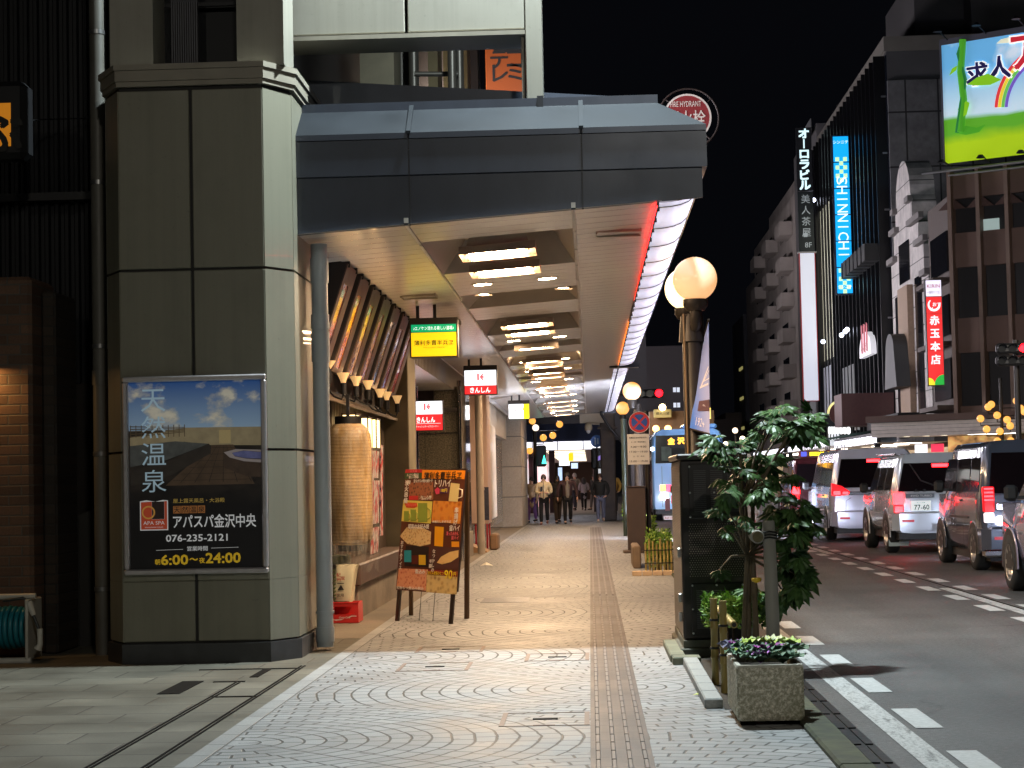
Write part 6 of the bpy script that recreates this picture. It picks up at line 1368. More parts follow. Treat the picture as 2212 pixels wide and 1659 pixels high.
# --- pale stone building with rounded gable
pg = thing('gabled_building', 'pale stone building with a rounded gable between the black glass and brown ones', 'building', (FX, 95, 0))
tiles('pale_block', lin((180, 174, 170)), 3.0, 1.05, (.05, .048, .045), .7, .5, .035, 1, 2, .08, 2, .25)
zs = lambda px, py: fac(px, py)
prof = [(101, 0), (101, 12.2), (100, 12.2), (100, 13.6), (99.2, 13.6), (99.2, 14.6)]
for k in range(13):
    a = math.pi*k/12; prof.append((96.7+2.2*math.cos(a), 15.0+2.0*math.sin(a)))
prof += [(94.2, 14.6), (94.2, 13.4), (92.6, 13.4), (92.6, 12.2), (91.3, 12.2), (91.3, 10.6), (90.2, 10.6), (90.2, 0)]
b = MB(); b.prism(prof[::-1], lambda y, z, x: (x, y, z), FX, FX+1.2); b.build('gable_wall', MATS['pale_block'], pg)
block(pg, 'body', FX+1.2, 24, 90.3, 100.8, 0, 11.5, dim('pale_side', (86, 82, 80)))
for y0, y1, z0, z1 in ((91.0, 94.6, 13.42, 13.7), (90.1, 92.8, 12.22, 12.5), (89.9, 91.4, 10.62, 10.9), (99, 101.1, 12.22, 12.5), (98.2, 100.1, 13.62, 13.9), (98.6, 99.4, 14.62, 14.9), (93.9, 95, 14.62, 14.9)): block(pg, 'cornice', FX-.25, FX-.002, y0, y1, z0, z1, MATS['pale_side'])
for y0, y1, z0, z1 in ((98.3, 99.8, 3.6, 10.4), (92.0, 93.8, 3.6, 10.8), (95.2, 98.2, 10.9, 12.9)): block(pg, 'window', FX-.06, FX-.01, y0, y1, z0, z1, win_d)
m_ = mat('umber_strip', lin((140, 118, 98)), .7, noise=.15)
block(pg, 'centre_strip', FX-.3, FX-.003, 94.6, 97.5, 3.6, 10.6, m_)
b = MB(); pr = [(98, 5.6)]+[(96.1+1.3*math.cos(math.pi*k/10), 7.4+.9*math.sin(math.pi*k/10)) for k in range(11)]+[(94.2, 5.6)]
b.prism(pr, lambda y, z, x: (x, y, z), FX-1.0, FX-.31); b.build('arched_hood', mat('hood_grey', (.05, .05, .05), .6), pg)
block(pg, 'awning', FX-1.6, FX-.3, 90.4, 100.5, 3.6, 4.2, mat('awning_black', (.014, .013, .013), .7))
# arched white sign with red brush marks, on the finned building
t = thing('arched_sign', 'arch-topped white lit sign with red brush figures on the black finned facade', 'sign', (15.2, 108, 0))
y1, zb_ = fac(1857, 775, 15.2); y0, _ = fac(1882, 775, 15.2); zt = fac(1869, 716, 15.2)[1]
pr = [(y0, zb_), (y1, zb_)]+[((y0+y1)/2+(y1-y0)/2*math.cos(math.pi*k/12), zt-1.1+1.1*math.sin(math.pi*k/12)) for k in range(13)]
b = MB(); b.prism(pr, lambda y, z, x: (x, y, z), 15.2, 15.5); b.build('face', glow('arch_white', (216, 214, 220), .75), t)
b = MB(); ym = (y0+y1)/2
for yy, w_ in ((ym+.9, .35), (ym-.1, .5), (ym-1.0, .4)): b.prism([(yy, zb_+.2), (yy+w_, zb_+.3), (yy+w_*.7, zb_+1.8), (yy-.2, zb_+1.7)], lambda y, z, x: (x, y, z), 15.17, 15.199)
put_text(b, 'もんぜん', (15.16, ym, zt-.9), w=2.6, right=(0, -1, 0)); b.build('lettering', ink('brush_red', (196, 90, 100)), t)
for i, (px0, px1, py0, py1, c, e, l) in enumerate(((1781, 1800, 790, 905, (150, 152, 160), .28, 'grey lit vertical banner panel low on the tenant tower'), (1791, 1812, 905, 985, (226, 230, 236), .8, 'bright white lit poster panel above the far shop canopy'), (1822, 1846, 790, 860, (120, 122, 122), .14, 'dim grey panel with a flourish beside the arched sign'), (1846, 1857, 850, 930, (130, 130, 126), .1, 'dim pale shutter panel below the arched sign'))):
    yb, z0 = fac(px0, py1, 15.5); ya, _ = fac(px1, py1, 15.5); z1 = fac((px0+px1)/2, py0, 15.5)[1]
    b = MB(); b.box(15.5, 15.8, ya, yb, z0, z1); tag(b.build('facade_panel', glow('panel_glow_%d' % i, c, e)), l, 'panel')
# --- red beer-hall sign
t, x0, x1, z0, z1, Yd = board('projecting_sign', 'red lit projecting sign with white brush characters under a white beer panel', 2003, 605, 2036, 832, 14.9)
H_ = z1-z0; facing(MB(), x0-.04, x1+.04, z0-.04, z1+.04, Yd+.02).build('case', MATS['sign_black'], t)
def fz(f): return z1-H_*f
for f0, f1, m_ in ((0, .152, glow('beer_white', (236, 228, 252), 1.1)), (.158, .318, glow('aka_red', (232, 30, 36), 1.0)), (.322, .67, MATS['aka_red'] if 'aka_red' in MATS else None), (.674, 1, None)):
    b = MB(); b.quad((x0, Yd, fz(f1)), (x1, Yd, fz(f1)), (x1, Yd, fz(f0)), (x0, Yd, fz(f0))); b.build('face', m_ or MATS['aka_red'], t)
xm = (x0+x1)/2; wd_ = x1-x0
b = MB(); put_text(b, 'KIRIN', (xm, Yd-.01, fz(.055)), w=wd_*.84, bold=.01); b.build('lettering', glow('kirin_red', (150, 20, 50), .5), t)
b = MB(); put_text(b, '一番搾り〈生〉', (xm, Yd-.01, fz(.115)), w=wd_*.86, h=.14); b.build('lettering', ink('kirin_navy', (30, 26, 70)), t)
b = MB(); put_column(b, '赤玉本店', (xm, Yd-.01, fz(.57)), wd_*.66, H_*.125, bold=.03)
put_text(b, 'おで', (xm+.12, Yd-.01, fz(.23)), h=.16, bold=.02); n = 26
for i in range(n-5):
    a0, a1 = 2.2+5.2*i/n, 2.2+5.2*(i+1)/n; w0 = .05+.05*math.sin(i/n*3)
    b.face([(xm+r_*math.cos(a), Yd-.01, fz(.237)+r_*math.sin(a)) for a, r_ in ((a0, .27), (a1, .27), (a1, .27-w0), (a0, .27-w0))])
put_text(b, 'ん', (xm-.06, Yd-.01, fz(.275)), h=.16, bold=.02); b.build('lettering', glow('aka_white', (250, 240, 246), 1.2), t)
b = MB(); rq = wd_*.62; b.face([(x1, Yd-.01, z0)]+[(x1-rq*math.sin(k*math.pi/20), Yd-.01, z0+rq*1.1*math.cos(k*math.pi/20)) for k in range(11)]); b.build('green_leaf', glow('aka_green', (20, 176, 60), .9), t)
b = MB(); rq = wd_*.40; b.face([(x0, Yd-.012, z0)]+[(x0+rq*math.sin((10-k)*math.pi/20), Yd-.012, z0+rq*1.2*math.cos((10-k)*math.pi/20)) for k in range(11)]); b.build('yellow_leaf', glow('aka_yellow', (244, 232, 40), .95), t)
# --- brown finned corner building with the lit billboard; its front is turned toward the crossing
O = Vector((16, 84, 0)); u = Vector((.835, -.55, 0)).normalized(); nv = Vector((-u.y*-1, u.x*-1, 0)); nv = Vector((-.55, -.835, 0)).normalized()
bb = thing('brown_building', 'brown ribbed corner building carrying a big lit billboard on its roof', 'building', (16, 84, 0))
def fr(b, s0, s1, d0, d1, z0, z1):   # box along the front: s along, d out of it
    P_ = [O+u*s+nv*d for d in (d0, d1) for s in (s0, s1)]
    v = [(p.x, p.y, z) for z in (z0, z1) for p in P_]
    return b.add(v, [(0, 1, 3, 2), (4, 6, 7, 5), (0, 4, 5, 1), (2, 3, 7, 6), (0, 2, 6, 4), (1, 5, 7, 3)])
umb = mat('brown_rib', lin((112, 92, 80)), .6, noise=.2, scale=.8)
b = MB(); fr(b, 0, 14, -10, -.02, 0, 14.0); b.build('core', mat('brown_core', (.01, .009, .009), .4), bb)
for i in range(9): b = MB(); fr(b, i*1.28, i*1.28+.17, 0, .5, 3.6, 14.4); b.build('rib', umb, bb)
for z0, z1 in ((3.8, 4.2), (6.5, 8.0), (10.2, 11.7), (13.2, 14.2)): b = MB(); fr(b, .0, 12, 0, .18, z0, z1); b.build('spandrel', mat('brown_band', lin((98, 76, 66)), .65, noise=.2, scale=.8), bb)
for i in range(9):
    b = MB(); b.face([O_ for O_ in [Vector((O+u*s_+nv*.2).to_tuple()[:2]+(z_,)) for s_, z_ in ((i*1.28-.55, 12.75), (i*1.28+.72, 12.75), (i*1.28+.08, 13.3))]]); b.build('zigzag_trim', mat('brown_trim', lin((70, 46, 38)), .6), bb)
b = MB(); b.box(16, 16.3, 84.2, 89.9, 0, 13.5); b.build('street_wall', mat('street_brown', lin((74, 62, 56)), .7, noise=.2), bb)
for z in (4.6, 7.4, 10.2):
    b = MB(); b.box(15.9, 15.99, 85, 89, z, z+1.8); b.build('window', win_d, bb); b = MB(); b.box(15.2, 15.98, 84.6, 89.2, z-.5, z-.3); b.build('balcony', MATS['street_brown'], bb)
b = MB(); fr(b, 1.45, 2.15, .05, .1, 11.5, 12.2); b.build('window_sign', glow('window_sign', (170, 190, 186), .5), bb)
bbd = thing('billboard', 'big lit roof billboard with a green beanstalk, rainbow and blue sky', 'billboard', O+Vector((0, 0, 14.6)))
m = mat('billboard_sheet', (.4, .5, .6), .5); g = NG(m); X, Y, Z = g.pos(); zz = g.rng(Z, 14.75, 19.9, 0, 1)
P = g.vec(X, Y, Z); sky = g.mix(g.rng(zz, .42, .8, 0, 1), lin((196, 222, 236)), lin((104, 176, 226))); sky = g.mix(g.rng(g.noise(P, .5, 4), .55, .7, 0, .7), sky, lin((236, 244, 246)))
gr = g.mix(g.rng(g.m('ADD', zz, g.m('MULTIPLY', g.m('SUBTRACT', g.noise(P, .6, 3), .5), .15)), .16, .26, 0, 1), lin((170, 204, 20)), lin((92, 168, 40)))
c = g.mix(g.rng(g.m('ADD', zz, g.m('MULTIPLY', g.m('SUBTRACT', g.noise(P, .4, 2), .5), .12)), .35, .39, 0, 1), gr, sky); g.color(c); g.l.new(c, g.b.inputs['Emission Color']); g.b.inputs['Emission Strength'].default_value = .62  # sheet and its figures emit in place of lamp light falling on them
BT = .55
b = MB(); fr(b, 0, 9, BT-.2, BT, 14.75, 19.9); b.build('sheet', m, bbd)
def bp_(s, z, o=.02): p = O+u*s+nv*(BT+o); return Vector((p.x, p.y, z))
def poly(name, pts, mm, o=.02): b = MB(); b.face([bp_(s, z, o) for s, z in pts]); return b.build(name, mm, bbd)
def shine(n_, c, s=.62): return glow(n_, c, s)
st1 = shine('stalk_green', (74, 158, 40)); st2 = shine('stalk_deep', (40, 118, 60)); lf1 = shine('bean_leaf', (132, 196, 36))
b = MB(); b.tube([bp_(.75, 16.0), bp_(.95, 17.4), bp_(.85, 18.6), bp_(1.0, 20.0)], .16, 8); b.build('beanstalk', st1, bbd)
b = MB(); b.tube([bp_(.6, 16.0, .04), bp_(.85, 17.2, .1), bp_(1.05, 18.2, .02), bp_(.8, 19.4, .1), bp_(1.0, 20.0)], .09, 8); b.build('beanstalk', st2, bbd)
poly('bean_leaf', [(1.15, 18.0), (1.6, 18.25), (2.1, 18.35), (2.7, 18.0), (2.2, 17.85), (1.6, 17.9)], lf1, .12); poly('bean_leaf', [(.7, 17.0), (1.1, 17.3), (1.25, 17.2), (1.1, 16.7), (.8, 16.6)], lf1, .14)
poly('bean_leaf', [(.75, 18.9), (.5, 18.8), (.35, 18.5), (.7, 18.7)], lf1, .12); poly('bean_leaf', [(.5, 16.0), (1.0, 16.25), (1.5, 16.1), (1.9, 16.2), (1.6, 15.9), (1.0, 15.85)], st1, .05)
for i, cc_ in enumerate(((230, 60, 60), (250, 214, 60), (110, 196, 90), (120, 90, 190))):
    b = MB(); N = 14; r0 = 2.6-i*.15
    for k in range(N):
        a0, a1 = math.pi-.1-1.35*k/N, math.pi-.1-1.35*(k+1)/N
        b.face([bp_(4.9+r_*math.cos(a), 16.6+r_*1.05*math.sin(a), .03) for a, r_ in ((a0, r0), (a1, r0), (a1, r0-.14), (a0, r0-.14))])
    b.build('rainbow_band', shine('bow_%d' % i, cc_), bbd)
for s_, s, z, h, tm, rim in (('求', 1.62, 18.42, .95, ink('bill_navy', (54, 46, 130)), 1), ('人', 2.62, 18.55, .95, ink('bill_navy', (54, 46, 130)), 1), ('ア', 3.9, 19.05, 1.35, shine('bill_red', (206, 44, 60), .6), 1)):
    b = MB(); put_text(b, s_, bp_(s, z, .06), h=h*1.03, right=u, bold=.07); b.build('letter_rim', shine('bill_white', (250, 250, 246), .9), bbd)
    b = MB(); put_text(b, s_, bp_(s, z, .1), h=h, right=u, bold=.03); b.build('lettering', tm, bbd)
poly('cloud_mark', [(2.5, 19.6), (2.7, 19.75), (3.2, 19.8), (3.4, 19.65), (3.0, 19.55)], shine('bill_cream', (240, 238, 206)), .03)
b = MB(); fr(b, -.08, 9.1, BT-.3, BT+.05, 19.9, 20.15); fr(b, -.08, 0, BT-.3, BT+.05, 14.7, 19.9); b.build('frame', mat('bill_frame', (.1, .1, .13), .5), bbd)
for i in range(4):
    for z0, z1, dz in ((20.1, 20.35, .0), (14.55, 14.7, 0)):
        b = MB(); a = O+u*(.3+i*1.75)+nv*BT; c_ = a+nv*1.1; b.tube([(a.x, a.y, z0), (c_.x, c_.y, z1)], .03, 5); b.lathe((c_.x, c_.y, z1-.05), [(.2, -.05), (.1, .08)], 8); b.build('lamp_arm', MATS['dark_metal'], bbd)
b = MB(); a, c_ = O+u*-.8+nv*1.2, O+u*9+nv*1.2; b.tube([(a.x, a.y, 14.3), (c_.x, c_.y, 14.3)], .06, 6); a, c_ = O+u*.3+nv*1.0, O+u*9+nv*1.0; b.tube([(a.x, a.y, 14.12), (c_.x, c_.y, 14.12)], .05, 6); b.build('catwalk_rail', mat('catwalk', (.3, .3, .3), .4, metal=.6), bbd)
# --- canopies of the opposite arcade
sid = mat('siding', lin((216, 206, 200)), .55, noise=.08)
oc = thing('arcade_canopy', 'corner canopy with ribbed white fascia and lit ceiling below the brown building', 'canopy', (14.5, 82, 2.5))
b = MB()
for i in range(4): fr(b, -2.4, 10, 3.62, 3.70, 2.9+i*.155, 2.9+i*.155+.142)
b.build('fascia', sid, oc); b = MB(); fr(b, -2.6, 10, 3.4, 3.8, 3.53, 3.8); b.build('coping', mat('coping_brown', lin((96, 74, 66)), .6), oc)
b = MB(); fr(b, -2.4, 10, 0, 3.6, 2.94, 3.0); b.build('ceiling', mat('canopy_ceiling', (.55, .48, .4), .5), oc)
for s in (1.4, 2.0, 4.6, 5.2):
    b = MB(); fr(b, s, s+1.3, 1.8+(s % 1), 2.1+(s % 1), 2.92, 2.935); b.build('ceiling_panel', glow('canopy_lamp', (255, 246, 230), 10), oc)
for s in (-1.4, -.5, .3): b = MB(); p = O+u*s+nv*2.4; b.disc((p.x, p.y, 2.925), .16, (1, 0, 0), (0, 1, 0), 12); b.build('downlight', glow('canopy_down', (255, 240, 210), 9), oc)
shopw = thing('corner_shop', 'lit corner shop front under the ribbed canopy with small signs in the window', 'shop', (15.5, 84, 0))
m = mat('shop_interior', (.4, .3, .2), .5); g = NG(m); X, Y, Z = g.pos(); c = g.mix(g.rng(g.noise(g.vec(X, 0.0, Z), 1.4, 3), .4, .6, 0, 1), lin((120, 80, 50)), lin((255, 206, 130))); g.color(c); g.l.new(c, g.b.inputs['Emission Color']); g.b.inputs['Emission Strength'].default_value = .55
b = MB(); fr(b, -.5, 2.4, 0, .08, .1, 2.92); b.build('window', m, shopw); b = MB(); fr(b, 2.4, 9, 0, .1, .1, 2.92); b.build('wall', mat('shop_brown', lin((110, 84, 70)), .6), shopw)
for s0, s1, z0, z1, cc_, e in ((-1.6, -1.05, 2.2, 2.6, (236, 240, 250), 1.1), (-.85, -.3, 2.25, 2.6, (226, 60, 90), 1.0), (-2.1, -1.5, 1.75, 2.15, (240, 170, 20), .9), (-1.1, -.6, 1.8, 2.05, (244, 190, 30), 1.0), (3.0, 4.4, 2.1, 2.4, (190, 226, 80), .9)):
    b = MB(); fr(b, s0, s1, 1.0, 1.1, z0, z1); o = b.build('lit_sign', glow('shop_sign_%d' % int(z0*100+s0*10), cc_, e), shopw)
b = MB(); p = O+u*-1.8+nv*1.12; put_text(b, 'そば', (p.x, p.y, 1.95), w=.4, right=u); b.build('lettering', blk, shopw)
# canopies along the opposite pavement
CXF = 12.7
wl_ = glow('edge_white', (240, 240, 255), 2.2)
def ocanopy(label, y0, y1, zt, roof, lit=True):
    t = thing('arcade_canopy', label, 'canopy', (CXF+1.5, y0, 2.6)); b = MB()
    b.add([(CXF, y0, zt-.5), (CXF+3.3, y0, zt), (CXF+3.3, y1, zt), (CXF, y1, zt-.5), (CXF, y0, zt-.62), (CXF+3.3, y0, zt-.12), (CXF+3.3, y1, zt-.12), (CXF, y1, zt-.62)], [(0, 1, 2, 3), (7, 6, 5, 4), (0, 3, 7, 4), (0, 4, 5, 1), (2, 6, 7, 3)]); b.build('roof', roof, t)
    b = MB(); b.box(CXF-.02, CXF+.06, y0+.2, y1-.2, zt-.95, zt-.63); b.build('lit_edge', wl_, t)
    n = int((y1-y0)/1.4); b = MB()
    for i in range(n): b.box(CXF-.035, CXF-.02, y0+.3+i*1.4, y0+.38+i*1.4, zt-.96, zt-.62)
    b.build('edge_rib', MATS['dark_metal'], t)
    b = MB(); b.box(CXF+.1, CXF+3.2, y0, y1, zt-.98, zt-.94); b.build('ceiling', MATS['canopy_ceiling'], t)
    b = MB()
    for yy in (y0+.3, y1-.5): b.box(CXF, CXF+.25, yy, yy+.25, 0, zt-.6)
    b.build('post', MATS['dark_metal'], t)
    for i in range(int((y1-y0)/3.5)): b = MB(); b.box(CXF+1, CXF+2.2, y0+1+i*3.5, y0+1.3+i*3.5, zt-1.0, zt-.985); b.build('ceiling_panel', MATS['canopy_lamp'], t)
rg = mat('roof_grey_lit', (.12, .12, .13), .35, metal=.4)
ocanopy('grey sloping shop canopy with a white lit edge right of the white minivan roof', 86, 100.5, 3.7, rg); ocanopy('green edged shop canopy with a lit edge farther up the opposite pavement', 104, 124, 3.85, mat('roof_green', (.05, .1, .09), .4)); ocanopy('lit shop canopy beyond the green edged one across the street', 127, 150, 3.85, rg); ocanopy('farthest lit canopy across the street, behind the shrub leaves', 153, 200, 3.8, rg)
for i, (y0, y1, cc_, e) in enumerate(((86, 100, (220, 190, 150), .5), (104, 124, (230, 216, 190), .5), (127, 150, (240, 226, 200), .5), (153, 195, (226, 200, 160), .4))):
    b = MB(); b.box(15.85, 15.95, y0, y1, .2, 2.5); tag(b.build('shop_window', glow('shop_glow_%d' % i, cc_, e)), ('lit shop window band under the grey sloping canopy', 'lit shop window band under the green edged canopy', 'lit shop window band under the canopy past the green one', 'lit shop window band under the farthest canopy')[i], 'shop window')
b = MB(); b.box(13.2, 15.9, 101, 104, 3.9, 5.6); tag(b.build('gap_board', mat('maroon_board', lin((72, 44, 42)), .6, noise=.2)), 'dark maroon board over the gap between the shop canopies', 'board')
t = thing('round_sign', 'dark round sign with a lit yellow rim over the far canopies', 'sign', (13.5, 118, 4.6)); p = atx(1816, 893, 13.8)
b = MB(); b.cyl(p, p+Vector((0, .2, 0)), .62, n=24); b.build('disc', mat('sign_umber', lin((80, 44, 40)), .5), t)
b = MB(); b.rings([[(p.x+r_*math.cos(math.pi*a/14), p.y-.01, p.z+r_*math.sin(math.pi*a/14)) for a in range(15)] for r_ in (.62, .74)], False, False, False, closed=False); b.build('rim', glow('rim_lemon', (240, 226, 150), .9), t)
b = MB(); b.box(p.x-1.3, p.x+2.2, p.y+.2, p.y+.4, p.z-.7, p.z-.05); b.build('board', MATS['sign_black'], t)
for i in range(6):
    q_ = atx(1793+i*8, 930, 13.8); tag(MB().lathe(q_, [(.04, -.2), (.11, -.12), (.11, .12), (.04, .2)], 10).build('white_lantern', glow('lantern_white', (250, 248, 246), 1.6)), 'small white lantern in the row under the round sign', 'lantern', 'white lanterns under the round sign')
# --- lamp trees with many globes at the crossing
def lamp_tree(label, px, Yd, gl_, r, zt):
    b0 = at(px, 1000, Yd); t = thing('lamp_tree', label, 'street lamp', (b0.x, Yd, 0))
    b = MB(); b.cyl((b0.x, Yd, 0), (b0.x, Yd, zt), .09, .06, 10); b.build('pole', blackp, t)
    for gx, gy in gl_:
        c = at(gx, gy, Yd-.15); globe(t, c, r, GC)
        b = MB(); b.tube([(c.x, c.y, c.z-r), (c.x, c.y, c.z-r-.12), (b0.x, Yd, c.z-r-.12)], .022, 6); b.build('arm', blackp, t)
Zc = lambda x, y, x0, y0, s: ((x0+x/s)*.8848, (y0+y/s)*.8848)
lamp_tree('lamp tree with a dozen amber globes before the brown building', 2167, 76, [Zc(x, y, 2250, 650, 3.688) for x, y in ((855, 1212), (627, 1245), (600, 1267), (890, 1280), (680, 1342), (530, 1372), (770, 1382), (797, 1437), (585, 1467), (705, 1487), (803, 1573), (683, 1575), (925, 1308))], .145, 5.0)
lamp_tree('lamp tree with amber globes at the far corner beyond the arcade end', 1156, 76, [Zc(x, y, 1280, 1000, 5.925) for x, y in ((117, 165), (510, 212), (275, 405), (412, 373), (78, 595), (220, 585))], .135, 4.6)
t = thing('street_lamp', 'small white globe lamp on the far lamp tree corner', 'street lamp', at(1155, 920, 75)); p = at(1157, 924, 75.2); globe(t, p, .13, glow('globe_white', (255, 236, 214), 1.6)); b = MB(); b.tube([(p.x, p.y, p.z-.1), (p.x, p.y, 0)], .03, 6); b.build('pole', blackp, t)
# --- signals
lens_r = glow('signal_red', (255, 10, 20), 14); lens_g = glow('signal_green', (60, 230, 190), 4); lens_o = mat('lens_off', (.02, .02, .02), .15)
hous = mat('signal_body', (.016, .015, .015), .5)
def signal(label, px, py, Yd, lenses, s=.36, rows=1, pole=None, r=.14):
    p = at(px, py, Yd); t = thing('traffic_light', label, 'traffic light', p)
    n = len(lenses)
    b = MB(); b.bbox(p.x-n*s/2, p.x+n*s/2, Yd, Yd+.25, p.z-s/2, p.z+s/2, .08); b.build('housing', hous, t)
    for i, m_ in enumerate(lenses):
        cx_ = p.x-n*s/2+s*(i+.5); b = MB(); b.cyl((cx_, Yd-.02, p.z), (cx_, Yd-.005, p.z), r, n=18); b.build('lens', m_, t)
        b = MB(); b.rings([[(cx_+(r+.015)*math.cos(a), yy, p.z+(r+.015)*math.sin(a)) for a in [math.pi*k/10*.999 for k in range(11)]] for yy in (Yd, Yd-.22)], False, False, True, closed=False); b.build('hood', hous, t)
    if pole is not None:
        b = MB(); b.tube([(p.x, Yd+.3, p.z), (p.x+pole, Yd+.4, p.z)], .05, 8); b.tube([(p.x+pole, Yd+.4, p.z+.3), (p.x+pole, Yd+.4, 0)], .1, 10); b.build('pole', blackp, t)
    return t
signal('traffic light with one red lamp lit at the right hand corner of the crossing', 2187, 752, 66, [lens_o, lens_o, lens_r], .36, pole=.2)
signal('unlit arrow signal row under the red traffic light at the corner', 2187, 778, 66, [lens_o, lens_o, lens_o], .36)
signal('red traffic light hanging over the road far beyond the bus', 1404, 850, 82, [lens_o, lens_o, lens_r], .38, pole=-2.4, r=.16)
signal('small green traffic light beyond the no stopping sign', 1392, 915, 84, [lens_g, lens_o], .2, r=.07)
# pedestrian signal with green figure
t = thing('pedestrian_signal', 'black pedestrian signal showing green at the far side of the crossing', 'traffic light', at(1169, 985, 76)); p = at(1169, 985, 75.5)
b = MB(); b.bbox(p.x-.2, p.x+.2, 75.5, 75.8, p.z-.42, p.z+.42, .06); b.build('housing', hous, t); b = MB(); b.face([(p.x+.02, 75.48, p.z-.3), (p.x+.2, 75.48, p.z-.3), (p.x+.12, 75.48, p.z+.05)]); b.build('lens', lens_g, t)
t = thing('pedestrian_signal', 'dark pedestrian signal with violet reflection beside the rusty arcade column', 'traffic light', at(1292, 990, 74)); p = at(1291, 990, 73.8)
b = MB(); b.bbox(p.x-.25, p.x+.25, 73.8, 74.1, p.z-.4, p.z+.4, .06); b.build('housing', hous, t); b = MB(); b.quad((p.x-.02, 73.78, p.z-.1), (p.x+.22, 73.78, p.z-.02), (p.x+.2, 73.78, p.z+.18), (p.x, 73.78, p.z+.05)); b.build('lens', glow('violet_reflection', (130, 100, 190), .7), t)  # violet reflection drawn as a glowing patch on the housing
t = thing('pedestrian_sign', 'round blue pedestrian sign beside the rusty arcade column', 'sign', at(1289, 953, 66)); p = at(1289, 953, 66)
MB().cyl(p, p+Vector((0, .03, 0)), .21, n=28).build('disc', ink('ped_blue', (52, 98, 168)), t)
b = MB()
for dx, h in ((-.05, .13), (.04, .1)): b.face([(p.x+dx-.025, p.y-.01, p.z-h), (p.x+dx+.025, p.y-.01, p.z-h), (p.x+dx+.02, p.y-.01, p.z+h*.5), (p.x+dx-.02, p.y-.01, p.z+h*.5)]); b.disc((p.x+dx, p.y-.01, p.z+h*.75), .025, (1, 0, 0), (0, 0, 1), 10)
b.build('figure_mark', ink('ped_white', (170, 190, 210)), t); b = MB(); b.cyl((p.x, p.y+.06, 0), (p.x, p.y+.06, p.z+.1), .03, n=8); b.build('pole', blackp, t)
cm = thing('security_camera', 'white dome security camera on a tan bracket at the far end of the canopy', 'camera', at(1272, 925, 63.6)); p = at(1271, 922, 63.5)
b = MB(); b.lathe(p, [(.02, .14), (.1, .1), (.13, .0), (.12, -.12)], 14); b.build('shell', mat('dome_tan', lin((176, 158, 128)), .4), cm); b = MB(); b.ball(p+Vector((0, 0, -.14)), .08, 12, 8); b.build('dome', mat('dome_clear', (.6, .6, .6), .1), cm)
b = MB(); b.tube([p+Vector((.05, 0, .1)), p+Vector((.35, .2, .1))], .04, 8); b.build('arm', mat('bracket_tan', (.3, .24, .17), .6), cm)
dp = tag(MB().tube([at(1298, 860, 61), at(1299, 895, 61), at(1318, 925, 61), at(1345, 955, 61), at(1360, 955, 61)], .05, 8).build('drain_elbow', MATS['dark_metal']), 'bent dark drain pipe from the canopy end to the kerb poles', 'pipe')
# --- far arcade beyond the crossing
fa = thing('arcade_canopy', 'far arcade canopy with a bright white lit edge beyond the crossing', 'canopy', (-.9, 80, 3))
FYa = 80.0; a, c = at(1120, 958, FYa), at(1300, 941, FYa); z0, z1, z2 = (at(1200, 972, FYa).z, at(1200, 954, FYa).z, at(1200, 915, FYa).z)
m = mat('far_fascia', lin((70, 76, 104)), .4, metal=.2)
b = MB(); b.add([(-4.5, FYa+.05, z1), (.8, FYa+.05, z1), (.8, FYa+.5, z2), (-4.5, FYa+.5, z2)], [(0, 1, 2, 3)]); b.box(-4.5, .8, FYa+.5, FYa+40, z2-.05, z2); b.build('fascia', m, fa)
for i in range(5): x = -4.5+i*1.06; b = MB(); b.box(x+.02, x+1.04, FYa, FYa+.06, z0, z1); b.build('light_panel', glow('far_edge', (244, 244, 255), 1.7), fa)
b = MB(); b.quad((-4.5, FYa+.1, z0+.03), (.8, FYa+.1, z0+.03), (.8, FYa+60, z0+.03), (-4.5, FYa+60, z0+.03)); b.build('ceiling', mat('far_ceiling', (.36, .33, .3), .5), fa)
for i in range(9): b = MB(); yy = FYa+3+i*5; b.box(-1.9, -.2, yy, yy+.8, z0-.03, z0); b.build('ceiling_panel', glow('far_tube', (255, 236, 206), 2.2), fa)
b = MB(); b.box(-4.6, .9, FYa+60, FYa+62, 0, 3); b.build('end_wall', mat('far_end', lin((96, 80, 62)), .7, noise=.3, scale=.5), fa)
b = MB(); b.bbox(.5, .8, FYa+.2, FYa+.5, 0, z0, .02); b.build('post', MATS['rusty_brown'], fa)
fs = thing('far_shop_row', 'row of bright shop fronts along the far arcade beyond the crossing', 'shop', (-3, 100, 0))
m = mat('far_shop', (.5, .4, .4), .5); g = NG(m); X, Y, Z = g.pos(); P = g.vec(X, g.m('MULTIPLY', Y, .4), Z); c = g.mix(g.rng(g.noise(P, .9, 4), .42, .6, 0, 1), lin((255, 250, 250)), lin((214, 110, 120))); c = g.mix(g.rng(g.noise(P, 2.2, 3), .52, .62, 0, 1), c, lin((90, 60, 60))); g.color(c); g.l.new(c, g.b.inputs['Emission Color']); g.b.inputs['Emission Strength'].default_value = .9
b = MB(); b.box(-2.75, -2.6, 81, 138, .1, 2.6); b.build('shop_window', m, fs)
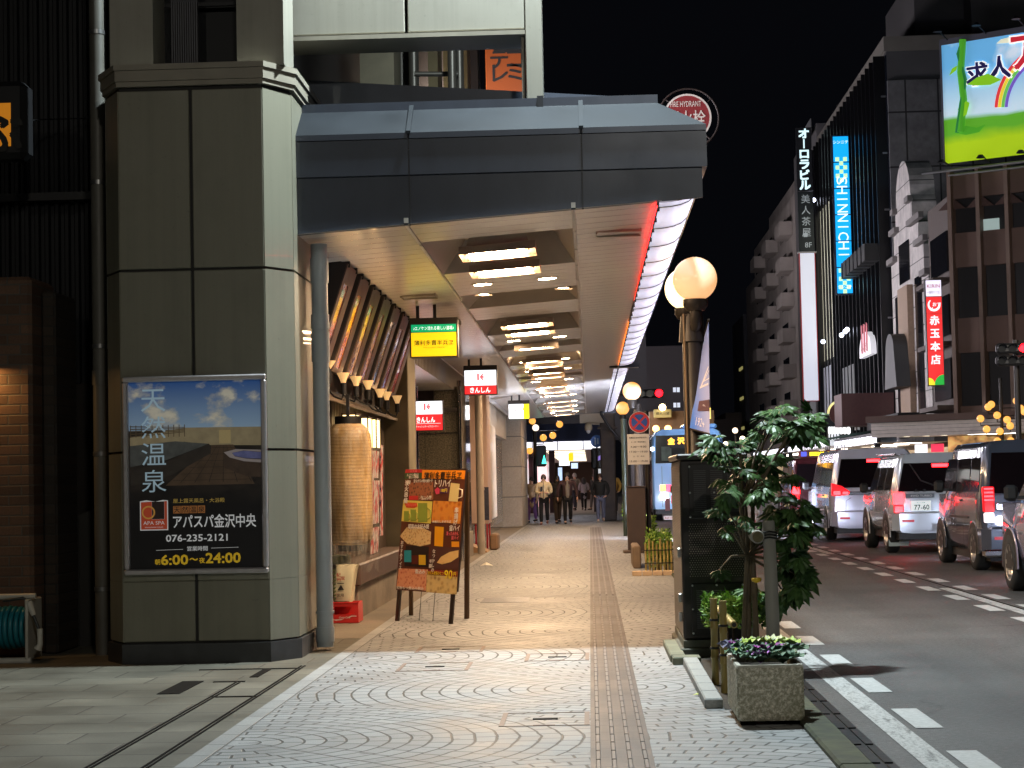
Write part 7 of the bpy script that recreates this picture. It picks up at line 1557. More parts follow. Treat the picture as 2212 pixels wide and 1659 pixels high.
for px0, px1, py0, py1, Yd, cc_, e, nm in ((1160, 1180, 972, 1000, 84, (236, 196, 206), 1.2, 'poster_light'), (1158, 1182, 1002, 1045, 83, (250, 214, 214), 1.3, 'poster_light'), (1208, 1230, 976, 1006, 88, (240, 246, 255), 1.6, 'lit_sign'), (1228, 1238, 978, 996, 87.9, (240, 220, 30), 1.0, 'lit_sign'), (1234, 1248, 1000, 1012, 92, (190, 214, 240), 1.3, 'lit_sign'), (1206, 1214, 1010, 1040, 90, (170, 196, 236), 1.2, 'lit_sign'), (1120, 1136, 975, 1055, 81.5, (160, 150, 146), .4, 'notice_panel'), (1286, 1302, 992, 1010, 82, (200, 206, 214), .8, 'notice_panel'), (1282, 1300, 1012, 1060, 84, (214, 220, 226), .7, 'notice_panel')):
    a, c = at(px0, py1, Yd), at(px1, py0, Yd); b = MB(); b.box(a.x, c.x, Yd, Yd+.15, a.z, c.z); b.build(nm, glow('far_%s_%d' % (nm, px0+py0), cc_, e), fs)
for px, w_ in ((1192, .25), (1146, .22)): a = at(px, 1000, 82); b = MB(); b.box(a.x-w_/2, a.x+w_/2, 82, 82.2, 0, 3); b.build('post', mat('far_post', lin((60, 36, 40)), .6), fs)
# warm building at the end of the street with its name board, and the dark block behind
ww = thing('inn_building', 'warm lit wooden inn front with a lamp-lit name board at the end of the street', 'building', (7, 112, 0))
m = mat('inn_wood', lin((110, 84, 54)), .7, noise=.35, scale=1.5); a, c = at(1405, 1000, 112), at(1542, 886, 112)
b = MB(); b.box(a.x, c.x, 112, 118, 0, c.z); b.build('wall', m, ww)
a, c = at(1412, 903, 111.8), at(1450, 884, 111.8); b = MB(); b.bbox(a.x, c.x, 111.6, 111.8, a.z, c.z, .03); b.build('name_board', mat('board_gold', lin((150, 140, 90)), .5, emit=.12, ecol=lin((220, 200, 130))), ww)
b = MB(); put_text(b, '横大川屋', ((a.x+c.x)/2, 111.58, (a.z+c.z)/2), w=(c.x-a.x)*.75); b.build('lettering', blk, ww)
for px, py, s_, cc_ in ((1431, 880, 14, (255, 220, 160)), (1391, 877, 16, (236, 232, 240)), (1417, 926, 5, (255, 190, 110)), (1443, 926, 5, (255, 190, 110))): MB().ball(at(px, py, 111), .2, 10, 8).build('lamp', glow('inn_lamp_%d' % px, cc_, s_), ww)
a, c = at(1520, 905, 111), at(1535, 881, 111); b = MB()
for x0, x1, z0, z1 in ((a.x, c.x, a.z, a.z+.06), (a.x, c.x, c.z-.06, c.z), (a.x, a.x+.06, a.z, c.z), (c.x-.06, c.x, a.z, c.z), ((a.x+c.x)/2-.1, (a.x+c.x)/2+.1, a.z, c.z)): b.box(x0, x1, 110.9, 111, z0, z1)
b.build('lattice_lamp', glow('lattice_glow', (236, 216, 120), .8), ww)
dbk = thing('dark_block', 'dark high block with two pairs of lit windows behind the red traffic light', 'building', (6, 130, 0)); a, c = at(1370, 1000, 130), at(1532, 745, 130)
b = MB(); b.box(a.x, c.x, 130, 142, 0, c.z); b.build('wall', mat('dark_block_wall', (.012, .008, .009), .8), dbk)
for px, py in ((1457, 842), (1465, 842), (1458, 875), (1466, 875)): a, c = at(px-3, py+5, 129.9), at(px+3, py-5, 129.9); b = MB(); b.box(a.x, c.x, 129.85, 129.99, a.z, c.z); b.build('lit_window', glow('pale_window', (190, 196, 206), .7), dbk)
b = MB(); b.box(-14, 3.0, 98, 99, 3.4, 9.5); o = b.build('rear_building', mat('rear_dark', (.012, .01, .011), .8)); tag(o, 'dark building mass above the far arcade canopy', 'building')
for i, (px0, px1, py0) in enumerate(((1545, 1600, 905), (1570, 1640, 890))):
    a, c = at(px0, 1000, 190+i*12), at(px1, py0, 190+i*12); b = MB(); b.box(a.x, c.x, 190+i*12, 205+i*12, 0, c.z); tag(b.build('house', dim('far_house_%d' % i, (60, 52, 48))), ('small dark house far up the street beyond the bus', 'dark gabled house far up the street beside the slim black building')[i], 'house')
for px, py, s_ in ((1568, 960, 8), (1604, 948, 5), (1588, 930, 3)):
    p = at(px, py, 150); t = thing('street_light', {1568: 'bright white light over the bus roof corner', 1604: 'small warm street light far up the street, lower one', 1588: 'small dim street light far up the street, upper one'}[px], 'street lamp', (p.x, 150, 0))
    MB().ball(p, .22, 10, 8).build('bulb', glow('street_bulb_%d' % px, (255, 226, 190), s_), t); b = MB(); b.cyl((p.x, 150, 0), (p.x, 150, p.z-.2), .06, n=8); b.build('pole', blackp, t)
# ================================================================== ADDED FILL LIGHTS OUT OF VIEW, ADDED FILL PANELS ON THE LEFT ROW
def fill_light(label, x, y, z, aim, strength, w=.7, l=.36):  # emissive head on a pole, added out of view as fill light
    t = thing('led_street_light', label, 'street lamp', (x, y, 0))
    d = (Vector(aim)-Vector((x, y, z))).normalized(); s = d.cross(Vector((0, 0, 1))).normalized(); u = s.cross(d).normalized(); c = Vector((x, y, z))
    b = MB(); q = [c+s*a*w/2+u*e*l/2+d*.02 for a, e in ((-1, -1), (1, -1), (1, 1), (-1, 1))]; b.face(q); b.build('lens', mat('led_%d' % int(strength*10), (.8, .8, .8), .4, emit=strength, ecol=(1.0, .93, .80)), t)
    b = MB(); q0 = [c+s*a*(w/2+.03)+u*e*(l/2+.03)+d*.015 for a, e in ((-1, -1), (1, -1), (1, 1), (-1, 1))]; q1 = [p-d*.1 for p in q0]; b.rings([q0, q1], True, True, False); b.build('housing', MATS['dark_metal'], t)
    b = MB(); bk = c-d*.1; b.tube([bk, (x, bk.y-.6, z+.1), (x, bk.y-.9, z-.4), (x, bk.y-.9, 0)], [.05, .06, .08, .1], 8); b.build('pole', blackp, t)
fill_light('tall fill light added behind the viewer on the road side', 2.6, -6, 9.0, (-2.5, 14.7, 2.2), 560)
fill_light('tall fill light added behind the viewer by the alley corner', -7.0, -3, 8.5, (-2.0, 15.2, 2.5), 60)
fill_light('tall fill light added on the opposite pavement, outside the picture on the road side', 15.5, 58, 8.5, (15, 84, 4), 700)
for i, (y0, w_, z0, h_, c_, e) in enumerate(((27, 5, 5.2, 2.2, (244, 240, 250), 24), (40, 6, 5.0, 2.6, (240, 240, 255), 28), (54, 5, 5.4, 2.4, (250, 240, 244), 28))):  # added glowing panels, hidden by the canopy, filling the road and facades
    t = thing('shop_signboard', 'added fill-light panel on the near shop row facing the street, hidden over the canopy', 'sign', (-2.8, y0, z0), 'added fill-light panels over the near canopy')
    b = MB(); b.box(-2.88, -2.7, y0, y0+w_, z0, z0+h_); b.build('case', MATS['dark_metal'], t)
    b = MB(); b.quad((-2.69, y0+.05, z0+.05), (-2.69, y0+w_-.05, z0+.05), (-2.69, y0+w_-.05, z0+h_-.05), (-2.69, y0+.05, z0+h_-.05)); b.build('face', glow('near_fill_%d' % i, c_, e), t)
t = thing('shop_building', 'dark building left of the crossing beyond the arcade, carrying added fill-light panels', 'building', (-5, 90, 0))
b = MB(); b.box(-12, -3.2, 82, 170, 3.6, 14); b.build('storey', MATS['storey_dark'], t)
for i, y0 in enumerate((84, 98, 114, 134)):
    b = MB(); b.box(-3.15, -3.0, y0, y0+8, 6, 10); b.build('lit_sign', glow('north_fill_%d' % i, (246, 240, 250), 27), t)  # added emissive panels, fill light for the facades opposite
# ================================================================== VEHICLES
def paint(n, c, rough=.22, metal=.35): return mat(n, lin(c), rough, metal=metal, coat=.9, noise=.03, scale=3)
tyre = mat('tyre', (.012, .012, .012), .75, noise=.2, scale=20); rimm = mat('rim_alloy', (.45, .44, .42), .3, metal=.9); glassd = mat('car_glass', (.008, .005, .006), .06, spec=.7, coat=.5)
trimb = mat('car_trim', (.012, .012, .013), .5); tail = glow('tail_red', (255, 22, 26), 28); tail_dim = mat('tail_dim', lin((150, 16, 24)), .2, emit=1.0, ecol=lin((240, 20, 30))); tail_white = glow('reverse_white', (255, 236, 240), 2.5)
platew = mat('plate_white', lin((226, 232, 230)), .4, emit=.55, ecol=lin((225, 235, 235))); plate_ink = ink('plate_ink', (26, 50, 40)); headw = glow('head_white', (225, 232, 255), 150); red_refl = mat('reflector_red', lin((190, 40, 50)), .25, emit=.25, ecol=lin((220, 40, 50)))
chr_ = mat('car_chrome', (.6, .6, .62), .15, metal=1.0)
def wheel(t, x, y, r, w, side):
    b = MB(); prof = [(r*.62, 0), (r*.93, 0), (r, w*.18), (r, w*.82), (r*.93, w), (r*.62, w)]; n = 28
    b.rings([[(x-side*dx, y+rr_*math.cos(2*math.pi*k/n), r+rr_*math.sin(2*math.pi*k/n)) for k in range(n)] for rr_, dx in prof], False, False, True)
    o = b.build('tyre', tyre, t, local=True)
    b = MB(); b.rings([[(x-side*dx, y+rr_*math.cos(2*math.pi*k/n), r+rr_*math.sin(2*math.pi*k/n)) for k in range(n)] for rr_, dx in ((r*.64, -.002), (r*.6, .004), (r*.55, .05), (r*.1, .07))], False, True, True)
    for k in range(7):
        a = 2*math.pi*k/7; d = Vector((0, math.cos(a), math.sin(a))); s = Vector((0, -math.sin(a), math.cos(a))); c = Vector((x, y, r))
        b.add([c+d*r*.1+s*.03+Vector((-side*.012, 0, 0)), c+d*r*.1-s*.03+Vector((-side*.012, 0, 0)), c+d*r*.6-s*.022+Vector((side*.001, 0, 0)), c+d*r*.6+s*.022+Vector((side*.001, 0, 0))], [(0, 1, 2, 3)])
    b.build('rim', rimm, o, local=True)
    b = MB(); b.cyl((x-side*.075, y, r), (x-side*.072, y, r), r*.55, n=20); b.build('brake_disc', trimb, o, local=True)
def car(name, label, cx, yr, W, L, Hh, body, belt=.95, zb=.26, tumble=.10, lean=.10, nose=1.0, hood=1.02, glass=(1.06, 1.58), pillar=(.10, .72), wheels=(.78, 3.3), wr=.31, plate=None, cat='car', rear_m=None, wins=None, tail_z=(.95, 1.12), tail_w=.15, tail_kind='block', rot=0.0, win_in=.1, extra=None, head=True, head_m=None):
    """local frame: x across, y forward from the rear bumper, z up"""
    t = thing(name, label, cat, (0, 0, 0)); w = W/2
    zt = Hh-.10
    def side_x(z): return w if z <= belt else w-tumble*(z-belt)/(zt-belt)
    def lean_y(z): return 0 if z <= belt else lean*(z-belt)/(Hh-belt)
    def ring(y, ins, h=None, k=0.0, wind=0.0):
        top = h or Hh; pts = []
        zr = [(w*.72, zb+.0), (w-.06, zb+.02), (w-.008, zb+.14), (w+.012, (zb+belt)/2), (w, belt)]
        if top > belt+.2: zr += [(side_x(min(zt, top-.1))+.0, min(zt, top-.1)), (side_x(zt)-.06, top-.025), (side_x(zt)-.28, top)]
        else: zr += [(w-.03, top-.05), (w-.12, top-.012), (w-.4, top)]
        r_ = []
        for x, z in zr:
            yy = y + (lean_y(z)*k) - (wind*(z-belt)/(Hh-belt) if z > belt else 0)
            r_.append((max(.05, x-ins), yy, z))
        return [(-x, y_, z) for x, y_, z in r_] + [(x, y_, z) for x, y_, z in r_[::-1]]
    yc = L-nose
    rs = [ring(.0, .07, k=1), ring(.03, .025, k=1), ring(.12, 0, k=1), ring(.5, 0, k=.8), ring(L*.5, 0), ring(yc-.55, .0, wind=0), ring(yc, .02, h=hood+.02, wind=0), ring(L-.25, .04, h=hood-.1), ring(L-.04, .12, h=hood-.24), ring(L, .2, h=hood-.34)]
    # hood rings keep the belt height or less
    b = MB(); n = len(rs[0]); b.rings(rs, False, False, True)
    for r_ in (rs[0], rs[-1]):
        f = [(i, i+1, n-2-i, n-1-i) for i in range(n//2-1)]
        b.add(r_, f if r_ is rs[-1] else [q[::-1] for q in f], False)
    b.build('body', body, t, local=True)
    # wheel arches, wheels
    for y in wheels:
        for s in (-1, 1):
            b = MB(); n_ = 18; R0 = wr+.055
            arc = [(y+R0*math.cos(a), max(zb-.02, wr+R0*math.sin(a))) for a in [math.pi*(1.12*k/n_-.06) for k in range(n_+1)]]
            b.face([(s*(w+.016), a, c) for a, c in arc] if s > 0 else [(s*(w+.016), a, c) for a, c in arc[::-1]]); b.build('wheel_arch', trimb, t, local=True)
            b = MB(); r0, r1 = R0, R0+.03
            b.rings([[(s*(w+o_), y+rr_*math.cos(math.pi*(1.1*k/n_-.05)), wr+rr_*math.sin(math.pi*(1.1*k/n_-.05))) for k in range(n_+1)] for rr_, o_ in ((r0, .005), (r0, .016), (r1-.01, .014), (r1, .0))], False, False, True, closed=False); b.build('arch_lip', body, t, local=True)
            wheel(t, s*(w+.02), y, wr, .2, s)
    # glass
    def side_q(b, s, y0, y1, z0, z1, o=.006, k0=0, k1=0):
        b.quad((s*(side_x(z0)+o), y0+k0, z0), (s*(side_x(z0)+o), y1+k1, z0), (s*(side_x(z1)+o), y1, z1), (s*(side_x(z1)+o), y0, z1)) if s > 0 else b.quad((s*(side_x(z0)+o), y1+k1, z0), (s*(side_x(z0)+o), y0+k0, z0), (s*(side_x(z1)+o), y0, z1), (s*(side_x(z1)+o), y1, z1))
    for s in (-1, 1):
        for (y0, y1, k0, k1) in (wins or ((.32, 1.25, 0, 0), (1.33, 2.25, 0, 0), (2.33, yc-.62, 0, .42))):
            b = MB(); side_q(b, s, y0, y1, glass[0], min(glass[1], zt-.01), .007, k0, k1); b.build('side_window', glassd, t, local=True)
        b = MB()
        for y in (1.28, 2.30): side_q(b, s, y-.006, y+.006, zb+.1, belt+.02, .014)
        b.build('door_seam', trimb, t, local=True)
        b = MB()
        for y in (1.42, 2.44): b.box(s*(w+.012)-.012, s*(w+.012)+.012, y, y+.16, belt-.09, belt-.06)
        b.build('door_handle', chr_, t, local=True)
        b = MB(); m0 = s*(w+.13); b.bbox(m0-.075, m0+.075, yc-.40, yc-.32, belt+.03, belt+.21, .035); b.box(min(s*(w-.02), m0), max(s*(w-.02), m0), yc-.38, yc-.34, belt+.05, belt+.09); b.build('mirror', trimb, t, local=True)
    def rear(b, x0, x1, z0, z1, o=.01, th=None, x0t=None, x1t=None):
        y0, y1 = lean_y(z0)-o, lean_y(z1)-o
        return b.quad((x0, y0, z0), (x1, y0, z0), (x1t if x1t is not None else x1, y1, z1), (x0t if x0t is not None else x0, y1, z1))
    ww = w-win_in
    b = MB(); zw0, zw1 = glass[0]-.02, min(glass[1]+.06, Hh-.14); rear(b, -ww, ww, zw0, zw1, .008, None, -(ww-tumble*.9), ww-tumble*.9); b.build('rear_window', glassd, t, local=True)
    b = MB(); b.bbox(-.16, .16, lean_y(zw1)+.0, lean_y(zw1)+.04, zw1-.075, zw1-.012, .008); o = b.build('stop_lamp_housing', trimb, t, local=True)
    b = MB(); rear(b, -.15, .15, zw1-.07, zw1-.018, .012); b.build('stop_lamp', tail, t, local=True)
    for s in (-1, 1):
        xa, xb = sorted((s*(w-.015), s*(w-.015-tail_w)))
        if tail_kind == 'block':
            b = MB(); b.bbox(xa, xb, -.03, .1, tail_z[0], tail_z[1], .015); b.build('tail_lamp', tail, t, local=True)
            b = MB(); b.bbox(xa, xb, -.028, .1, tail_z[0]-.14, tail_z[0]-.004, .012); b.build('tail_lamp', tail_dim, t, local=True)
        elif tail_kind == 'wing':
            b = MB(); b.prism([(s*(w+.0), .0), (s*(w-.16), .0), (s*(w-.40), .045), (s*(w-.36), .085), (s*(w-.2), .2), (s*(w+.0), .26)], lambda x, z, y: (x, y, tail_z[0]+z), -.022, .12); b.build('tail_lamp', tail_dim, t, local=True)
            b = MB(); b.bbox(min(s*(w-.03), s*(w-.17)), max(s*(w-.03), s*(w-.17)), -.03, .0, tail_z[0]+.02, tail_z[0]+.10, .01); b.bbox(min(s*(w-.21), s*(w-.33)), max(s*(w-.21), s*(w-.33)), -.03, .0, tail_z[0]+.03, tail_z[0]+.085, .01); b.build('lamp_core', tail, t, local=True)
        else:
            b = MB(); b.bbox(xa, xb, -.02, .1, tail_z[0]-.12, tail_z[1]+.1, .012); b.build('tail_lamp', tail_dim, t, local=True)
            for i in range(4): b = MB(); zz = tail_z[1]+.06-i*.05; b.box(xa+.015, xb-.015, -.028, -.02, zz, zz+.022); b.build('lamp_core', tail, t, local=True)
            b = MB(); b.bbox(xa+.01, xb-.01, -.026, .05, tail_z[0]-.26, tail_z[0]-.13, .012); b.build('tail_lamp', tail_white, t, local=True)
    # bumper
    b = MB(); zc0, zc1 = zb+.02, zb+.36
    b.rings([[(x, y, z) for x, y in ((-w-.012, .38), (-w-.012, .06), (-w+.1, -.055), (w-.1, -.055), (w+.012, .06), (w+.012, .38))] for z in (zc0+.03, zc0+.10, zc1-.03)] , False, False, False, closed=False)
    b.rings([[(x, y, z) for x, y in ((-w-.012, .38), (-w-.012, .06), (-w+.1, -.055), (w-.1, -.055), (w+.012, .06), (w+.012, .38))] if k else [(x*.97, y+.02, z) for x, y in ((-w-.012, .38), (-w-.012, .06), (-w+.1, -.055), (w-.1, -.055), (w+.012, .06), (w+.012, .38))] for z, k in ((zc1-.03, 1), (zc1, 0))], False, False, False, closed=False)
    b.build('bumper', body, t, local=True)
    for s in (-1, 1): b = MB(); xa, xb = sorted((s*(w-.14), s*(w-.34))); b.box(xa, xb, -.062, -.05, zc0+.17, zc0+.21); b.build('reflector', red_refl, t, local=True)
    b = MB(); b.box(-w+.1, w-.1, .05, L-.3, zb-.1, zb+.03); b.cyl((w-.4, -.02, zb-.02), (w-.4, .3, zb-.02), .035, n=10); b.build('underbody', trimb, t, local=True)
    if head:
        for s in (-1, 1): b = MB(); b.cyl((s*(w-.28), L-.02, hood-.42), (s*(w-.28), L+.004, hood-.42), .075, n=14); b.build('headlight', head_m or headw, t, local=True)
    if plate:
        px, pz, txt = plate; b = MB(); b.box(px-.165, px+.165, -.05, -.02, pz-.082, pz+.082); b.build('number_plate', platew, t, local=True)
        b = MB(); put_text(b, txt, (px+.01, -.053, pz-.025), w=.25, h=.085, bold=.02); put_text(b, '石川 500', (px, -.053, pz+.053), w=.15, h=.03); b.build('lettering', plate_ink, t, local=True)
    if extra: extra(t, w, lean_y)
    t.location = (cx, yr, 0); t.rotation_euler = (0, 0, rot)
    return t
def chrome_bar(x0, x1, z0, z1, y=-.03, m=None):
    def f(t, w, ly): b = MB(); b.bbox(x0, x1, y, y+.04, z0, z1, .008); b.build('garnish', m or chr_, t, local=True)
    return f
def ex_mini(t, w, ly):
    b = MB(); b.bbox(-.55, .55, -.03, .02, .93, 1.0, .01); b.build('garnish', chr_, t, local=True)
    b = MB(); n = 20
    for r0, r1, sq in ((.075, .06, .7), (.04, .03, 1.0)): b.rings([[(r_*math.cos(2*math.pi*k/n), -.035, 1.06+r_*sq*math.sin(2*math.pi*k/n)*.75) for k in range(n)] for r_ in (r0, r1)], False, False, False)
    b.build('emblem', chr_, t, local=True)
    b = MB(); b.tube([(-.62, -.024, .52), (-.6, -.024, .82), (-.5, -.024, .88)], .006, 4); b.tube([(-.62, -.024, .52), (-.5, -.024, .47), (.5, -.024, .47), (.62, -.024, .52), (.6, -.024, .82)], .006, 4); b.build('gate_seam', mat('seam_grey', lin((90, 92, 110)), .5), t, local=True)
    b = MB(); b.cyl((.1, -.03, 1.2), (.55, -.02, 1.16), .01, n=6); b.build('wiper', trimb, t, local=True)
car('minivan', 'silvery white minivan with wing shaped tail lamps waiting in the second lane', 5.74, 39.1, 1.76, 4.8, 1.86, paint('paint_white', (222, 224, 240)), belt=1.0, lean=.16, tumble=.13, glass=(1.10, 1.6), tail_z=(.92, 1.1), tail_kind='wing', plate=(.22, .93, '・・45'), wheels=(1.0, 3.9), wr=.33, extra=ex_mini, cat='car')
def ex_suv(t, w, ly):
    b = MB(); b.lathe((0, 0, 0), [(.001, 0), (.2, .0), (.30, .03), (.33, .1), (.33, .17), (.3, .2)], 28); o = b.build('spare_wheel_cover', trimb, t, local=True)
    for v in o.data.vertices: x, y, z = v.co; v.co = (x+.40, -.02-z, y+.82)
    b = MB(); b.rings([[(.40+r_*math.cos(2*math.pi*k/30), -.10-d, .82+r_*math.sin(2*math.pi*k/30)) for k in range(30)] for r_, d in ((.345, -.08), (.35, 0), (.335, .05))], False, False, True); b.build('cover_ring', MATS['paint_silver'], t, local=True)
    b = MB(); b.box(-.62, -.14, -.03, .0, .93, 1.0); b.build('garnish', mat('garnish_grey', lin((90, 96, 104)), .4), t, local=True)
    b = MB(); put_text(b, '4WD TURBO', (-.36, -.034, .965), w=.36, h=.035); b.build('lettering', mat('badge_white', (.6, .6, .6), .4), t, local=True)
    b = MB(); put_text(b, 'ム ３', (-.38, -.032, 1.05), w=.2, h=.045, bold=.02); b.build('lettering', trimb, t, local=True)
    b = MB(); b.tube([(-.52, .07, 1.5), (-.35, .02, 1.22), (.05, -.01, 1.06)], .012, 6); b.build('wiper', trimb, t, local=True)
    for s in (-1, 1): b = MB(); b.box(s*.68-.17, s*.68+.17, .42, .44, .12, .42); b.build('mud_flap', mat('flap_grey', lin((150, 162, 156)), .6), t, local=True)
    b = MB(); b.box(-.2, .02, -.065, -.056, .38, .5); b.build('bumper_seam', mat('seam_light', lin((150, 156, 164)), .4), t, local=True)
    b = MB(); b.bbox(.34, .62, .1, .4, .16, .30, .03); b.build('muffler', mat('muffler_tan', (.4, .4, .33), .5, metal=.5), t, local=True)
    for s in (-1, 1): b = MB(); b.tube([(s*.68, .5, 1.67), (s*.68, 2.6, 1.68)], .018, 6); b.build('roof_rail', chr_, t, local=True)
paint('paint_silver', (196, 204, 212))
car('suv', 'small silver four wheel drive with a spare wheel cover and plate ending 60', 5.86, 32.4, 1.66, 3.9, 1.68, MATS['paint_silver'], belt=.98, lean=.10, tumble=.12, glass=(1.06, 1.45), tail_z=(.82, 1.02), tail_w=.17, plate=(-.37, .80, '77-60'), wheels=(.72, 3.12), wr=.34, zb=.34, extra=ex_suv, wins=((.28, 1.0, 0, 0), (1.08, 1.75, 0, 0), (1.83, 2.3, 0, .35)), nose=1.15)
def ex_kei(t, w, ly):
    b = MB(); b.bbox(-w+.18, w-.18, -.03, .02, .82, .92, .012); b.build('garnish', chr_, t, local=True)
    b = MB(); b.bbox(-.45, -.27, -.034, .0, .62, .69, .02); b.build('badge', mat('badge_silver', (.5, .55, .6), .2, metal=.9), t, local=True)
    b = MB(); b.bbox(-w-.005, w+.005, -.075, .1, .20, .30, .02); b.build('skirt', chr_, t, local=True)
    b = MB(); b.box(-w-.02, -w-.005, .9, 2.2, .70, .73); b.box(w+.005, w+.02, .9, 2.2, .70, .73); b.build('rail_slot', trimb, t, local=True)
    for x in (-.3, .32):
        b = MB(); b.bbox(x-.17, x+.17, .9, 1.0, 1.05, 1.32, .05); b.bbox(x-.1, x+.1, .9, .98, 1.34, 1.46, .04); b.build('seat', mat('seat_pale', lin((120, 112, 110)), .8), t, local=True)
    b = MB(); rear_l = [(-.47, .05, 1.12), (.45, .05, 1.12)]; b.tube(rear_l, .006, 4); b.build('wiper', trimb, t, local=True)
paint('paint_graphite', (76, 82, 96))
car('kei_van', 'tall dark graphite minivan with stacked red tail lamps and chrome gate bar', 5.98, 26.0, 1.52, 3.6, 1.76, MATS['paint_graphite'], belt=1.02, lean=.06, tumble=.06, glass=(1.07, 1.53), tail_z=(.92, 1.04), tail_w=.15, tail_kind='stack', wheels=(.6, 3.05), wr=.3, zb=.24, extra=ex_kei, nose=.85, hood=1.0, wins=((.2, .78, 0, 0), (.86, 1.75, 0, 0), (1.83, 2.5, 0, .3)))
paint('paint_lavender', (138, 132, 156))
car('hatchback', 'lavender grey car cut by the frame, nose toward the dark minivan', 5.56, 18.35, 1.74, 4.3, 1.66, MATS['paint_lavender'], belt=.98, lean=.3, glass=(1.02, 1.42), wheels=(.8, 3.52), wr=.32, wins=((.5, 1.3, 0, 0), (1.38, 2.2, 0, 0), (2.28, 2.6, 0, .5)), nose=1.15)
paint('paint_pearl', (196, 192, 190))
car('van', 'white van in the kerb lane mostly hidden behind the shrub leaves', 2.62, 38.2, 1.5, 3.4, 1.82, MATS['paint_pearl'], belt=1.0, lean=.08, tumble=.08, glass=(1.1, 1.55), tail_z=(.92, 1.06), tail_w=.13, plate=(0, .55, '12-08'), nose=.8, wheels=(.6, 2.8), wr=.28, head_m=glow('head_bright', (225, 232, 255), 12000))
def ex_board(col):
    def f(t, w, ly):
        b = MB(); b.bbox(-.62, .62, .0, .3, 1.84, 2.02, .03); b.build('roof_board', mat('board_red_brown', lin((96, 30, 34)), .5), t, local=True)
        b = MB(); b.box(-.4, .5, -.012, -.001, 1.86, 1.99); b.build('led_panel', ink('led_black', (10, 8, 6)), t, local=True)
        b = MB(); put_text(b, '回送空車' if col == 'y' else '循環', (.06, -.016, 1.925), w=.8, h=.1, bold=.05); b.build('lettering', glow('led_yellow' if col == 'y' else 'led_pale', (255, 214, 20) if col == 'y' else (200, 220, 210), 2.2), t, local=True)
        b = MB(); b.box(-.58, -.43, -.012, -.001, 1.86, 1.99); b.build('icon_panel', glow('icon_blue', (70, 80, 200), .8), t, local=True)
        b = MB()
        for i in range(26): b.box(-.6+i*.047, -.6+i*.047+.022, .0, .03, 2.03, 2.12)
        b.box(-.62, .62, -.004, .034, 2.12, 2.14); b.build('comb_rail', mat('comb_pale', lin((170, 160, 150)), .5), t, local=True)
    return f
paint('paint_maroon', (70, 26, 30))
car('wagon', 'dark red wagon with a yellow lit board on its roof ahead of the white minivan', 6.25, 52, 1.72, 4.4, 1.83, MATS['paint_maroon'], belt=1.0, lean=.1, glass=(1.1, 1.6), tail_z=(.85, 1.05), tail_w=.2, extra=ex_board('y'), wheels=(.9, 3.4))
car('wagon', 'dark wagon with a pale lit roof board showing over the white minivan roof', 8.6, 57, 1.72, 4.4, 1.9, MATS['paint_maroon'], belt=1.0, lean=.1, glass=(1.1, 1.6), tail_z=(.85, 1.05), tail_w=.2, extra=ex_board('w'), wheels=(.9, 3.4), head=False)
# ------------------------------------------------------------------ blue bus
bu = thing('city_bus', 'blue city bus seen from behind with an amber lit destination window', 'bus', (3.12, 61.5, 0))
BYr = 61.5; x0, x1 = 1.98, 4.28; blue = paint('bus_blue', (130, 192, 255), .35, 0.0)
def bring(y, i, zt=2.92):
    w = (x1-x0)/2-i; c_ = (x0+x1)/2
    h = [(w-.02, .38), (w, .55), (w, 2.1), (w-.03, zt-.28), (w-.12, zt-.08), (w-.3, zt)]
    return [(c_-a, y+(.0 if z < 2.2 else .05*(z-2.2)), z) for a, z in h]+[(c_+a, y+(.0 if z < 2.2 else .05*(z-2.2)), z) for a, z in h[::-1]]
rs = [bring(BYr, .06), bring(BYr+.06, .015), bring(BYr+.2, 0), bring(BYr+6.8, 0), bring(BYr+6.9, .06)]
b = MB(); b.rings(rs, False, False, True); n = len(rs[0]); b.add(rs[0], [(n-1-i, n-2-i, i+1, i) for i in range(n//2-1)]); b.build('body', blue, bu)
b = MB(); b.bbox(3.0, 4.1, BYr+.4, BYr+2.4, 2.93, 3.08, .05); b.build('roof_unit', blue, bu)
a, c = at(1416, 1001, BYr-.01), at(1560, 938, BYr-.01); b = MB(); b.quad((a.x, BYr-.012, a.z), (4.08, BYr-.012, a.z), (4.04, BYr+.015, c.z), (a.x+.03, BYr+.015, c.z)); b.build('rear_window', mat('bus_glass', (.03, .032, .03), .08, coat=.5), bu)
a2, c2 = at(1447, 968, BYr-.03), at(1560, 940, BYr-.03); b = MB(); b.quad((a2.x, BYr-.022, a2.z), (4.0, BYr-.022, a2.z), (4.0, BYr-.005, c2.z), (a2.x, BYr-.005, c2.z)); b.build('led_panel', ink('led_black', (10, 8, 6)), bu)
b = MB(); put_text(b, '金', at(1450, 953, BYr-.04), h=.2, bold=.06); put_text(b, '沢', at(1471, 952, BYr-.04), h=.2, bold=.06); b.build('lettering', glow('led_amber', (255, 176, 20), 2.4), bu)
b = MB(); p = at(1430, 975, BYr-.03); b.quad((p.x-.02, BYr-.025, p.z-.3), (p.x+.3, BYr-.025, p.z-.3), (p.x+.3, BYr-.01, p.z+.15), (p.x-.02, BYr-.01, p.z+.15)); b.build('seat_view', mat('bus_seat', lin((92, 104, 96)), .8, noise=.4, scale=5), bu)
for px, m_, nm in ((1432, glow('bus_amber', (255, 180, 60), 3.5), 'turn_lamp'), (1444, glow('bus_red', (255, 50, 90), 2.4), 'tail_lamp')): a, c = at(px-6, 1062, BYr), at(px+6, 1047, BYr); b = MB(); b.bbox(a.x, c.x, BYr-.03, BYr, a.z, c.z, .02); b.build(nm, m_, bu)
